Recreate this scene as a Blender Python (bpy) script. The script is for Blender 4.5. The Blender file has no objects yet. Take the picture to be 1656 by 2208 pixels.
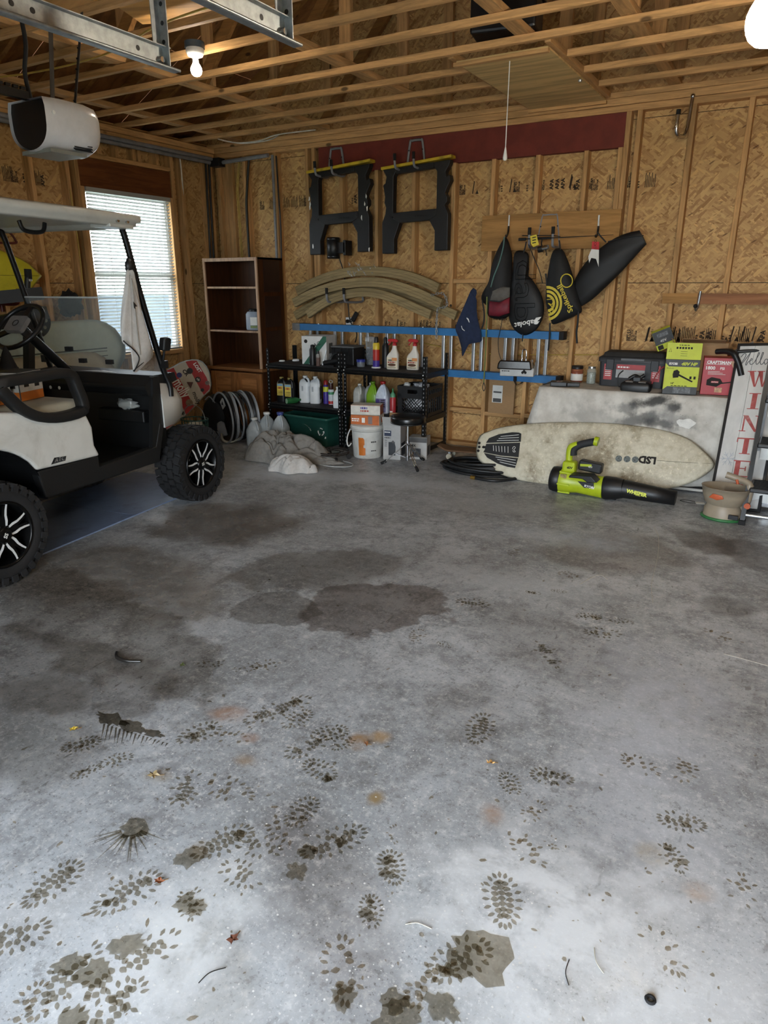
import bpy, bmesh, math, random
from mathutils import Vector, Matrix, noise as mnoise
R = math.radians
random.seed(7)
sc = bpy.context.scene
COL = sc.collection

# ------------------------------------------------------------------ camera
CAM_H, PITCH, YAW, FPX = 1.5, R(18.0), R(30.2), 1500.0
cam_d = bpy.data.cameras.new('camera'); cam = bpy.data.objects.new('camera', cam_d); COL.objects.link(cam)
cam.location = (0, 0, CAM_H); cam.rotation_euler = (R(90)-PITCH, 0, YAW)
cam_d.sensor_fit = 'HORIZONTAL'; cam_d.sensor_width = 36; cam_d.lens = FPX/1656*36
cam_d.clip_start = .02; cam_d.clip_end = 200
sc.camera = cam
# ------------------------------------------------------------------ world, daylight, exposure
wd = bpy.data.worlds.new('overcast'); sc.world = wd; wd.use_nodes = True
wn = wd.node_tree.nodes; wn['Background'].inputs[0].default_value = (.82, .91, 1.0, 1); wn['Background'].inputs[1].default_value = 8.0
vs = sc.view_settings; vs.view_transform = 'Standard'; vs.look = 'None'; vs.exposure = 1.45; vs.gamma = 1; vs.use_curve_mapping = False
sc.cycles.max_bounces = 7; sc.cycles.diffuse_bounces = 4; sc.cycles.sample_clamp_indirect = 6; sc.cycles.use_adaptive_sampling = True; sc.cycles.adaptive_threshold = .08
def portal(name, loc, rot, sx, sy):
    l = bpy.data.lights.new(name, 'AREA'); l.shape = 'RECTANGLE'; l.size = sx; l.size_y = sy; l.cycles.is_portal = True
    o = bpy.data.objects.new(name, l); COL.objects.link(o); o.location = loc; o.rotation_euler = rot
portal('door_daylight_portal', (-.25, -1.62, 1.07), (R(90), 0, 0), 2.75, 2.13)
portal('window_daylight_portal', (-5.86, 5.02, 1.6), (0, R(-90), 0), 1.5, 1.0)

# ------------------------------------------------------------------ measuring: photo pixel -> point in the room
def _ray(u, v):
    x, y, z = (u-828)/FPX, 1.0, -(v-1104)/FPX
    c, s = math.cos(PITCH), math.sin(PITCH); y, z = y*c+z*s, -y*s+z*c
    c, s = math.cos(YAW), math.sin(YAW)
    return x*c-y*s, x*s+y*c, z
def atY(u, v, Y): d = _ray(u, v); t = Y/d[1]; return Vector((d[0]*t, Y, CAM_H+d[2]*t))
def atX(u, v, X): d = _ray(u, v); t = X/d[0]; return Vector((X, d[1]*t, CAM_H+d[2]*t))
def atZ(u, v, Z=0.): d = _ray(u, v); t = (Z-CAM_H)/d[2]; return Vector((d[0]*t, d[1]*t, Z))

# ------------------------------------------------------------------ materials
def lin(h):
    h = h.lstrip('#'); c = [int(h[i:i+2], 16)/255 for i in (0, 2, 4)]
    return tuple((x/12.92 if x <= .04045 else ((x+.055)/1.055)**2.4) for x in c)+(1,)
def shade(c, k): return (min(c[0]*k, 1), min(c[1]*k, 1), min(c[2]*k, 1), 1)
MATS = {}
class NT:
    def __init__(s, name):
        s.m = bpy.data.materials.new(name); s.m.use_nodes = True; s.t = s.m.node_tree; s.b = s.t.nodes['Principled BSDF']
    def n(s, typ, **kw):
        nd = s.t.nodes.new(typ)
        for k, v in kw.items():
            if k[0] == '_': nd.inputs[int(k[1:]) if k[1:].isdigit() else k[1:].replace('_', ' ')].default_value = v
            else: setattr(nd, k, v)
        return nd
    def l(s, a, b): s.t.links.new(a, b)
    def math(s, op, a, b=None, clamp=False):
        nd = s.t.nodes.new('ShaderNodeMath'); nd.operation = op; nd.use_clamp = clamp
        for i, x in enumerate((a, b)):
            if x is None: continue
            if isinstance(x, (int, float)): nd.inputs[i].default_value = x
            else: s.l(x, nd.inputs[i])
        return nd.outputs[0]
    def mix(s, fac, a, b, bt='MIX'):
        nd = s.t.nodes.new('ShaderNodeMix'); nd.data_type = 'RGBA'; nd.blend_type = bt
        for sock, x in ((nd.inputs['Factor'], fac), (nd.inputs['A'], a), (nd.inputs['B'], b)):
            if isinstance(x, (int, float)): sock.default_value = x
            elif isinstance(x, tuple): sock.default_value = x
            else: s.l(x, sock)
        # Mix node has several A/B sockets: address the colour ones
        return nd.outputs['Result'] if False else nd
    def rgb(s, fac, a, b, bt='MIX'):
        nd = s.t.nodes.new('ShaderNodeMix'); nd.data_type = 'RGBA'; nd.blend_type = bt
        for i, x in ((0, fac), (6, a), (7, b)):
            if isinstance(x, (int, float, tuple)): nd.inputs[i].default_value = x
            else: s.l(x, nd.inputs[i])
        return nd.outputs[2]
    def map(s, rng, v):
        nd = s.t.nodes.new('ShaderNodeMapRange'); nd.interpolation_type = 'SMOOTHSTEP'
        for i, x in enumerate(rng): nd.inputs[1+i].default_value = x
        s.l(v, nd.inputs[0]); return nd.outputs[0]
    def coord(s, kind='Object', scale=(1, 1, 1), rot=(0, 0, 0), loc=(0, 0, 0)):
        c = s.n('ShaderNodeTexCoord'); mp = s.n('ShaderNodeMapping')
        mp.inputs['Scale'].default_value = scale; mp.inputs['Rotation'].default_value = rot; mp.inputs['Location'].default_value = loc
        s.l(c.outputs[kind], mp.inputs[0]); return mp.outputs[0]
    def noise(s, vec, scale, detail=3, rough=.5, dist=0):
        nd = s.n('ShaderNodeTexNoise', _Scale=scale, _Detail=detail, _Roughness=rough, _Distortion=dist)
        if vec is not None: s.l(vec, nd.inputs['Vector'])
        return nd.outputs[0]
    def bump(s, h, strength=.3, dist=.01):
        nd = s.n('ShaderNodeBump', _Strength=strength, _Distance=dist); s.l(h, nd.inputs['Height']); s.l(nd.outputs[0], s.b.inputs['Normal'])
    def set(s, **kw):
        for k, v in kw.items():
            k = {'rough': 'Roughness', 'metal': 'Metallic', 'col': 'Base Color', 'spec': 'Specular IOR Level', 'alpha': 'Alpha', 'trans': 'Transmission Weight', 'ior': 'IOR', 'coat': 'Coat Weight', 'sheen': 'Sheen Weight'}[k]
            if isinstance(v, (int, float, tuple)): s.b.inputs[k].default_value = v
            else: s.l(v, s.b.inputs[k])
def pm(name, hx, rough=.5, metal=0., var=.12, scale=18., bump=0., spec=.5, fine=0., stretch=(1, 1, 1), dirt=None, dirtamt=.5, coat=0., dscale=6):
    """general procedural surface: colour with soft variation, optional relief and dirt"""
    if name in MATS: return MATS[name]
    t = NT(name); c = lin(hx); v = t.coord('Object', stretch)
    nz = t.noise(v, scale, 4, .6)
    col = t.rgb(t.map((.3, .7, 0, 1), nz), shade(c, 1-var), shade(c, 1+var))
    if dirt:
        d = t.noise(v, dscale, 6, .7, .6)
        col = t.rgb(t.math('MULTIPLY', t.map((.48, .72, 0, 1), d), dirtamt), col, lin(dirt))
    t.set(col=col, rough=rough, metal=metal, spec=spec, coat=coat)
    if bump: t.bump(t.noise(v, scale*3 if not fine else fine, 3, .6), bump, .004)
    MATS[name] = t.m; return t.m
def glassy(name, hx, rough=.05, alpha=.25):
    if name in MATS: return MATS[name]
    t = NT(name); c = lin(hx); nz = t.noise(t.coord(), 7, 3)
    t.set(col=t.rgb(nz, shade(c, .95), c), rough=rough, spec=.5)
    tr = t.n('ShaderNodeBsdfTransparent'); mx = t.n('ShaderNodeMixShader'); mx.inputs[0].default_value = alpha
    out = t.t.nodes['Material Output']; t.l(tr.outputs[0], mx.inputs[1]); t.l(t.b.outputs[0], mx.inputs[2]); t.l(mx.outputs[0], out.inputs[0])
    MATS[name] = t.m; return t.m
def wood(name, hx, axis='z', rough=.75, dark=.55, knots=True, rings=26., tint=.16):
    if name in MATS: return MATS[name]
    t = NT(name); c = lin(hx); st = {'x': (.09, 1, 1), 'y': (1, .09, 1), 'z': (1, 1, .09)}[axis]
    oi = t.n('ShaderNodeObjectInfo')
    co = t.n('ShaderNodeTexCoord'); ad = t.n('ShaderNodeVectorMath', operation='ADD'); cm = t.n('ShaderNodeCombineXYZ')
    r10 = t.math('MULTIPLY', oi.outputs['Random'], 17.)
    for i in range(3): t.l(r10, cm.inputs[i])
    t.l(co.outputs['Object'], ad.inputs[0]); t.l(cm.outputs[0], ad.inputs[1])
    mp = t.n('ShaderNodeMapping'); mp.inputs['Scale'].default_value = st; t.l(ad.outputs[0], mp.inputs[0]); v = mp.outputs[0]
    g = t.noise(v, rings, 5, .65, .8); g2 = t.noise(v, rings*6, 2, .5)
    col = t.rgb(t.map((.35, .68, 0, 1), g), shade(c, 1.12), shade(c, dark+.12))
    col = t.rgb(t.math('MULTIPLY', t.map((.55, .75, 0, 1), g2), .35), col, shade(c, dark))
    if knots:
        kp = t.n('ShaderNodeMapping'); kp.inputs['Scale'].default_value = tuple(1 if q == 1 else .45 for q in st); t.l(ad.outputs[0], kp.inputs[0])
        vo = t.n('ShaderNodeTexVoronoi', _Scale=5.5); t.l(kp.outputs[0], vo.inputs['Vector'])
        k = t.map((.05, .11, 1, 0), vo.outputs['Distance']); col = t.rgb(k, col, shade(c, .22))
    col = t.rgb(1.0, col, t.rgb(oi.outputs['Random'], (1-tint, 1-tint*1.1, 1-tint*1.3, 1), (1+tint*.6, 1+tint*.5, 1+tint*.3, 1)), 'MULTIPLY')
    t.set(col=col, rough=rough, spec=.25); t.bump(g, .12, .003)
    MATS[name] = t.m; return t.m
def osb(name, plane='xz', k=1.0):
    """oriented strand board: layers of long flakes lying at different angles"""
    t = NT(name); co = t.n('ShaderNodeTexCoord').outputs['Object']; oi = t.n('ShaderNodeObjectInfo')
    sx = t.n('ShaderNodeSeparateXYZ'); t.l(co, sx.inputs[0]); cb = t.n('ShaderNodeCombineXYZ')
    t.l(sx.outputs['X' if plane == 'xz' else 'Y'], cb.inputs[0]); t.l(sx.outputs['Z'], cb.inputs[1]); t.l(t.math('MULTIPLY', oi.outputs['Random'], 9.), cb.inputs[2])
    base = cb.outputs[0]; col = None; hsum = None
    for i, (ang, sc_) in enumerate(((10, 1.), (-36, 1.05), (48, .95))):
        mp = t.n('ShaderNodeMapping'); mp.vector_type = 'TEXTURE'; mp.inputs['Rotation'].default_value = (0, 0, R(ang)); mp.inputs['Scale'].default_value = (1/(13.5*sc_), 1/(54*sc_), 1); mp.inputs['Location'].default_value = (i*3.7, i*1.3, 0)
        t.l(base, mp.inputs[0])
        vo = t.n('ShaderNodeTexVoronoi', _Scale=1.0, _Randomness=1.0); vo.distance = 'CHEBYCHEV'; t.l(mp.outputs[0], vo.inputs['Vector'])
        sp = t.n('ShaderNodeSeparateColor'); t.l(vo.outputs['Color'], sp.inputs[0])
        gr = t.n('ShaderNodeMapping'); gr.inputs['Scale'].default_value = (.5, 7, 1); t.l(mp.outputs[0], gr.inputs[0])
        fib = t.noise(gr.outputs[0], 1.2, 1, .6)
        tone = t.math('ADD', t.math('MULTIPLY', sp.outputs[0], .7), t.math('MULTIPLY', fib, .35))
        rp = t.n('ShaderNodeValToRGB'); e = rp.color_ramp.elements
        e[0].position = .08; e[0].color = shade(lin('7a5228'), k); e[1].position = .95; e[1].color = shade(lin('d0a468'), k)
        for pos, hx in ((.25, '9a754a'), (.5, 'b08c5c'), (.8, 'c09e6a')): q = e.new(pos); q.color = shade(lin(hx), k)
        t.l(tone, rp.inputs[0])
        if col is None: col = rp.outputs[0]; hsum = sp.outputs[1]
        else:
            m = t.math('GREATER_THAN', sp.outputs[2], .42 if i == 1 else .62); col = t.rgb(m, col, rp.outputs[0]); hsum = t.math('ADD', hsum, t.math('MULTIPLY', m, .6))
    big = t.noise(base, 1.3, 2); col = t.rgb(t.map((.3, .7, 0, .3), big), col, shade(lin('8e6a3c'), k))
    fl = t.n('ShaderNodeMapping'); fl.vector_type = 'TEXTURE'; fl.inputs['Scale'].default_value = (1/14, 1/60, 1); fl.inputs['Rotation'].default_value = (0, 0, R(33)); t.l(base, fl.inputs[0])
    v2 = t.n('ShaderNodeTexVoronoi', _Scale=1.0); t.l(fl.outputs[0], v2.inputs['Vector']); s2 = t.n('ShaderNodeSeparateColor'); t.l(v2.outputs['Color'], s2.inputs[0])
    dk = t.math('MULTIPLY', t.math('GREATER_THAN', s2.outputs[0], .965), t.map((.2, .45, 1, 0), v2.outputs['Distance'])); col = t.rgb(t.math('MULTIPLY', dk, .75), col, shade(lin('4a2c14'), k))
    t.set(col=col, rough=.62, spec=.3); t.bump(hsum, .22, .004)
    MATS[name] = t.m; return t.m
def emit(name, hx, strength):
    t = NT(name); t.set(col=lin(hx)); t.b.inputs['Emission Color'].default_value = lin(hx); t.b.inputs['Emission Strength'].default_value = strength
    MATS[name] = t.m; return t.m

# ------------------------------------------------------------------ mesh builder
class MB:
    def __init__(s): s.v = []; s.f = []; s.mi = []; s.sm = []
    def add(s, vs, fs, mi=0, sm=False):
        o = len(s.v); s.v += [tuple(p) for p in vs]
        for f in fs: s.f.append(tuple(i+o for i in f)); s.mi.append(mi); s.sm.append(sm)
        return s
    def box(s, x0, x1, y0, y1, z0, z1, mi=0, M=None):
        vs = [Vector((x, y, z)) for z in (z0, z1) for y in (y0, y1) for x in (x0, x1)]
        if M is not None: vs = [M @ p for p in vs]
        return s.add(vs, [(0, 2, 3, 1), (4, 5, 7, 6), (0, 1, 5, 4), (2, 6, 7, 3), (0, 4, 6, 2), (1, 3, 7, 5)], mi)
    def cbox(s, c, d, mi=0, rot=None):
        M = Matrix.Translation(Vector(c)) @ (rot.to_4x4() if rot is not None else Matrix()); a, b, e = d[0]/2, d[1]/2, d[2]/2
        return s.box(-a, a, -b, b, -e, e, mi, M)
    def bar(s, p, q, w, h, up=(0, 0, 1), mi=0):
        p, q = Vector(p), Vector(q); d = (q-p); L = d.length; d.normalize(); up = Vector(up)
        if abs(d.dot(up)) > .98: up = Vector((1, 0, 0))
        x = d.cross(up).normalized(); z = x.cross(d)
        M = Matrix((x, d, z)).transposed().to_4x4(); M.translation = p
        return s.box(-w/2, w/2, 0, L, -h/2, h/2, mi, M)
    def cyl(s, p, q, r, r2=None, n=14, caps=True, mi=0, sm=True):
        p, q = Vector(p), Vector(q); r2 = r if r2 is None else r2; d = (q-p).normalized()
        a = d.orthogonal().normalized(); b = d.cross(a); vs = []
        for P, rr in ((p, r), (q, r2)):
            for i in range(n): t = 2*math.pi*i/n; vs.append(P+(a*math.cos(t)+b*math.sin(t))*rr)
        s.add(vs, [(i, (i+1) % n, n+(i+1) % n, n+i) for i in range(n)], mi, sm)
        if caps: s.add(vs[:n], [tuple(range(n-1, -1, -1))], mi); s.add(vs[n:], [tuple(range(n))], mi)
        return s
    def tube(s, pts, r, n=8, closed=False, mi=0, flat=None):
        pts = [Vector(p) for p in pts]; N = len(pts); rings = []; a = None
        rr = r if isinstance(r, (list, tuple)) else [r]*N
        for i in range(N):
            if closed: d = pts[(i+1) % N]-pts[i-1]
            else: d = pts[min(i+1, N-1)]-pts[max(i-1, 0)]
            if d.length < 1e-9: d = Vector((0, 0, 1))
            d.normalize()
            if a is None: a = d.orthogonal().normalized()
            else:
                a = a-d*a.dot(d); a = a.normalized() if a.length > 1e-6 else d.orthogonal().normalized()
            b = d.cross(a)
            rings.append([pts[i]+(a*math.cos(2*math.pi*k/n)+b*math.sin(2*math.pi*k/n))*rr[i] for k in range(n)])
        s.loft(rings, closed_u=True, closed_v=closed, caps=not closed, mi=mi); return s
    def loft(s, rings, closed_u=True, closed_v=False, caps=False, mi=0, sm=True):
        n = len(rings[0]); N = len(rings); vs = [p for r in rings for p in r]; fs = []
        for i in range(N if closed_v else N-1):
            for k in range(n if closed_u else n-1):
                a, b = i*n+k, i*n+(k+1) % n; c, d = ((i+1) % N)*n+(k+1) % n, ((i+1) % N)*n+k
                fs.append((a, b, c, d))
        s.add(vs, fs, mi, sm)
        if caps: s.add(rings[0], [tuple(range(n-1, -1, -1))], mi); s.add(rings[-1], [tuple(range(n))], mi)
        return s
    def lathe(s, prof, n=20, c=(0, 0, 0), M=None, mi=0, caps=True, sm=True, arc=None, sx=1, sy=1):
        c = Vector(c); rings = []
        for r, z in prof:
            ring = [Vector((r*sx*math.cos(2*math.pi*k/n), r*sy*math.sin(2*math.pi*k/n), z)) for k in range(n)]
            rings.append([(M @ p if M is not None else p+c) for p in ring])
        return s.loft(rings, True, False, caps, mi, sm)
    def prism(s, poly, o, ex, ey, depth, mi=0):
        """polygon (2D) placed at o with axes ex, ey, extruded by -normal*depth"""
        o, ex, ey = Vector(o), Vector(ex), Vector(ey); nz = ex.cross(ey).normalized(); n = len(poly)
        A = [o+ex*a+ey*b for a, b in poly]; B = [p-nz*depth for p in A]
        area = sum(poly[i][0]*poly[(i+1) % n][1]-poly[(i+1) % n][0]*poly[i][1] for i in range(n))
        fs = [tuple(range(n)), tuple(range(2*n-1, n-1, -1))]+[(i, n+i, n+(i+1) % n, (i+1) % n) for i in range(n)]
        if area < 0: fs = [tuple(reversed(f)) for f in fs]
        return s.add(A+B, fs, mi)
    def slab(s, pts, nrm, depth, mi=0):
        """3D planar outline extruded along nrm by depth"""
        A = [Vector(p) for p in pts]; nrm = Vector(nrm).normalized(); B = [p+nrm*depth for p in A]; n = len(A)
        m = Vector((0, 0, 0))
        for i in range(n): m += A[i].cross(A[(i+1) % n])
        fs = [tuple(range(n)), tuple(range(2*n-1, n-1, -1))]+[(i, n+i, n+(i+1) % n, (i+1) % n) for i in range(n)]
        if m.dot(nrm) > 0: fs = [tuple(reversed(f)) for f in fs]
        return s.add(A+B, fs, mi)
    def sphere(s, c, r, n=14, m=8, sc=(1, 1, 1), M=None, mi=0):
        prof = [(max(1e-4, r*math.sin(math.pi*i/m)), -r*math.cos(math.pi*i/m)) for i in range(m+1)]
        Mx = Matrix.Translation(Vector(c)) @ (M if M is not None else Matrix()) @ Matrix.Diagonal((*sc, 1))
        return s.lathe(prof, n, M=Mx, mi=mi, caps=False)
    def grid(s, fn, nu, nv, mi=0, sm=True):
        vs = [fn(i/nu, j/nv) for j in range(nv+1) for i in range(nu+1)]; w = nu+1
        return s.add(vs, [(j*w+i, j*w+i+1, (j+1)*w+i+1, (j+1)*w+i) for j in range(nv) for i in range(nu)], mi, sm)
    def puff(s, poly, nrm, depth, back=.25, mi=0, levels=5, sag=None):
        """pillow-like body from a 3D outline (star-shaped): bulges along nrm"""
        A = [Vector(p) for p in poly]; n = len(A); c = sum(A, Vector())/n; nrm = Vector(nrm).normalized(); rings = []
        prof = [(0.02, 1), (.3, .97), (.6, .82), (.82, .55), (.95, .26), (1.0, 0)]
        for k, h in prof: rings.append([c+(p-c)*k+nrm*depth*h for p in A])
        for k, h in reversed(prof[:-1]): rings.append([c+(p-c)*k-nrm*depth*h*back for p in A])
        m = Vector((0, 0, 0))
        for i in range(n): m += A[i].cross(A[(i+1) % n])
        if m.dot(nrm) < 0: rings = [list(reversed(r)) for r in rings]
        rings.reverse()
        return s.loft(rings, True, False, True, mi, True)
    def build(s, name, mats, parent=None, label=None, cat=None, group=None, kind=None, loc=None, rot=None, bevel=0, sub=0, seg=2, smooth=None, weld=False):
        me = bpy.data.meshes.new(name); me.from_pydata(s.v, [], s.f)
        if not isinstance(mats, (list, tuple)): mats = [mats]
        for m in mats: me.materials.append(m)
        me.polygons.foreach_set('material_index', s.mi); me.polygons.foreach_set('use_smooth', s.sm if smooth is None else [smooth]*len(s.f)); me.validate(); me.update()
        if weld:
            b = bmesh.new(); b.from_mesh(me); bmesh.ops.remove_doubles(b, verts=b.verts, dist=1e-5); b.to_mesh(me); b.free()
        o = link(name, me, parent, label, cat, group, kind, loc, rot)
        if bevel:
            md = o.modifiers.new('edge', 'BEVEL'); md.width = bevel; md.segments = seg; md.limit_method = 'ANGLE'; md.angle_limit = R(35); md.harden_normals = False
        if sub:
            md = o.modifiers.new('round', 'SUBSURF'); md.levels = md.render_levels = sub
        return o
def tag(o, label=None, cat=None, group=None, kind=None):
    for k, v in (('label', label), ('category', cat), ('group', group), ('kind', kind)):
        if v: o[k] = v
    return o
def link(name, data, parent=None, label=None, cat=None, group=None, kind=None, loc=None, rot=None):
    o = bpy.data.objects.new(name, data); COL.objects.link(o)
    if parent is not None: o.parent = parent
    if loc is not None: o.location = loc
    if rot is not None: o.rotation_euler = rot
    return tag(o, label, cat, group, kind)
def thing(name, label, cat, loc=(0, 0, 0), rz=0., group=None, kind=None, rot=None):
    return link(name, None, None, label, cat, group, kind, loc, rot or (0, 0, rz))
def dup(o, parent=None, loc=None, rot=None, label=None, group=None):
    c = o.copy(); COL.objects.link(c); c.parent = parent
    if loc is not None: c.location = loc
    if rot is not None: c.rotation_euler = rot
    if label: c['label'] = label
    if group: c['group'] = group
    for ch in list(o.children): dup(ch, c)
    return c
def text(body, size, mat, parent, o, ex, ey, name='lettering', fit=None, shear=0, bold=0, extr=.0004, align='LEFT', outline=0):
    """flat printed lettering on a surface; o = lower-left point, ex / ey = reading and up directions"""
    cu = bpy.data.curves.new('tmp', 'FONT'); cu.body = body; cu.size = size; cu.resolution_u = 2; cu.shear = shear; cu.offset = bold; cu.align_x = align; cu.space_line = .85
    if outline: cu.fill_mode = 'NONE'; cu.bevel_depth = outline; cu.bevel_resolution = 0
    ob = bpy.data.objects.new('tmp', cu); COL.objects.link(ob); me = bpy.data.meshes.new_from_object(ob.evaluated_get(bpy.context.evaluated_depsgraph_get()))
    bpy.data.objects.remove(ob); bpy.data.curves.remove(cu)
    ex = Vector(ex).normalized(); ey = Vector(ey).normalized(); nz = ex.cross(ey).normalized(); ey = nz.cross(ex)
    if len(me.vertices):
        xs = [v.co.x for v in me.vertices]; w = max(xs)-min(xs); k = fit/w if fit and w else 1
        for v in me.vertices: v.co = Vector(o)+ex*(v.co.x*k)+ey*v.co.y+nz*extr
    me.name = name; me.materials.clear(); me.materials.append(mat)
    return link(name, me, parent)
def lines(mat, parent, o, ex, ey, w, h, n=1, name='print_line'):
    """small print too fine to read: short dashes in n rows"""
    o, ex, ey = Vector(o), Vector(ex).normalized(), Vector(ey).normalized(); nz = ex.cross(ey); rs = random.Random(int(w*1e4)+n); m = MB()
    for i in range(n):
        x = 0.; y0 = h*(n-1-i)/n
        while x < w:
            l = min(rs.uniform(.10, .3)*w, w-x); m.add([o+ex*a+ey*b+nz*.0004 for a, b in ((x, y0), (x+l, y0), (x+l, y0+h/n*.62), (x, y0+h/n*.62))], [(0, 1, 2, 3)]); x += l+.06*w
    return m.build(name, mat, parent, kind='stuff')
def flat(pts, mat, parent, name='print', off=None):
    """flat printed patch through given 3D points (already on the surface, pushed out by off)"""
    P = [Vector(p) for p in pts]
    if off is not None: P = [p+Vector(off) for p in P]
    return MB().add(P, [tuple(range(len(P)))]).build(name, mat, parent)
def rect(o, ex, ey, x0, x1, y0, y1, e=.0006):
    o, ex, ey = Vector(o), Vector(ex).normalized(), Vector(ey).normalized(); nz = ex.cross(ey)
    return [o+ex*a+ey*b+nz*e for a, b in ((x0, y0), (x1, y0), (x1, y1), (x0, y1))]
def spline(pts, k=6, closed=False):
    P = [Vector(p) for p in pts]; out = []; n = len(P)
    for i in range(n if closed else n-1):
        if closed: p0, p1, p2, p3 = P[i-1], P[i], P[(i+1) % n], P[(i+2) % n]
        else: p0, p1, p2, p3 = P[max(i-1, 0)], P[i], P[i+1], P[min(i+2, n-1)]
        for j in range(k):
            t = j/k; out.append(.5*((2*p1)+(p2-p0)*t+(2*p0-5*p1+4*p2-p3)*t*t+(3*p1-p0-3*p2+p3)*t**3))
    if not closed: out.append(P[-1])
    return out
def rrect(w, h, r, n=4, cx=0, cy=0):
    out = []
    for sx, sy, a0 in ((1, 1, 0), (-1, 1, 90), (-1, -1, 180), (1, -1, 270)):
        for i in range(n+1): a = R(a0+90*i/n); out.append((cx+sx*(w/2-r)+r*math.cos(a), cy+sy*(h/2-r)+r*math.sin(a)))
    return out
X_, Y_, Z_ = Vector((1, 0, 0)), Vector((0, 1, 0)), Vector((0, 0, 1))

# common materials
BLACK = pm('black_plastic', '101113', .45, var=.15, bump=.05)
RUBBER = pm('black_rubber', '0d0d0e', .8, var=.2, bump=.2)
DKMETAL = pm('black_painted_steel', '0f1011', .38, .3, var=.15)
CHROME = pm('chrome', 'c8cacc', .16, 1., var=.06)
STEEL = pm('galvanised_steel', 'a3a8aa', .42, .85, var=.16, scale=30)
GREYTUBE = pm('grey_coated_tube', '7d7f84', .5, .1, var=.08)
WHITEP = pm('white_plastic', 'd9dad6', .4, var=.05)
CARD = pm('cardboard', '9a7a55', .8, var=.08, scale=30, stretch=(1, 1, 6))
INK = pm('black_ink', '1e1a17', .8, var=.1)
STAMP = pm('mill_stamp_ink', '2c1f14', .85, var=.25, scale=60)
WHITEINK = pm('white_ink', 'e4e4e0', .6, var=.03)
PAPER = pm('white_paper', 'd4d4ce', .7, var=.05)
LUMX, LUMY, LUMZ = wood('lumber_x', 'c09766', 'x'), wood('lumber_y', 'c09766', 'y'), wood('lumber_z', 'c09766', 'z')
OSBX, OSBY = osb('strand_board_back', 'xz', 1.2), osb('strand_board_side', 'yz', 1.05)
# ================================================================== THE SETTING
XL, XR, YB, YF = -5.80, 1.75, 6.30, -1.60        # sheathing faces: left, right, back, front
SI, YI = -5.71, 6.21                             # stud faces inside: left wall, back wall
ZP0, ZP1 = 2.787, 2.885                          # top plates
RIDGE_X, RIDGE_Z = -2.02, 5.05

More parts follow.
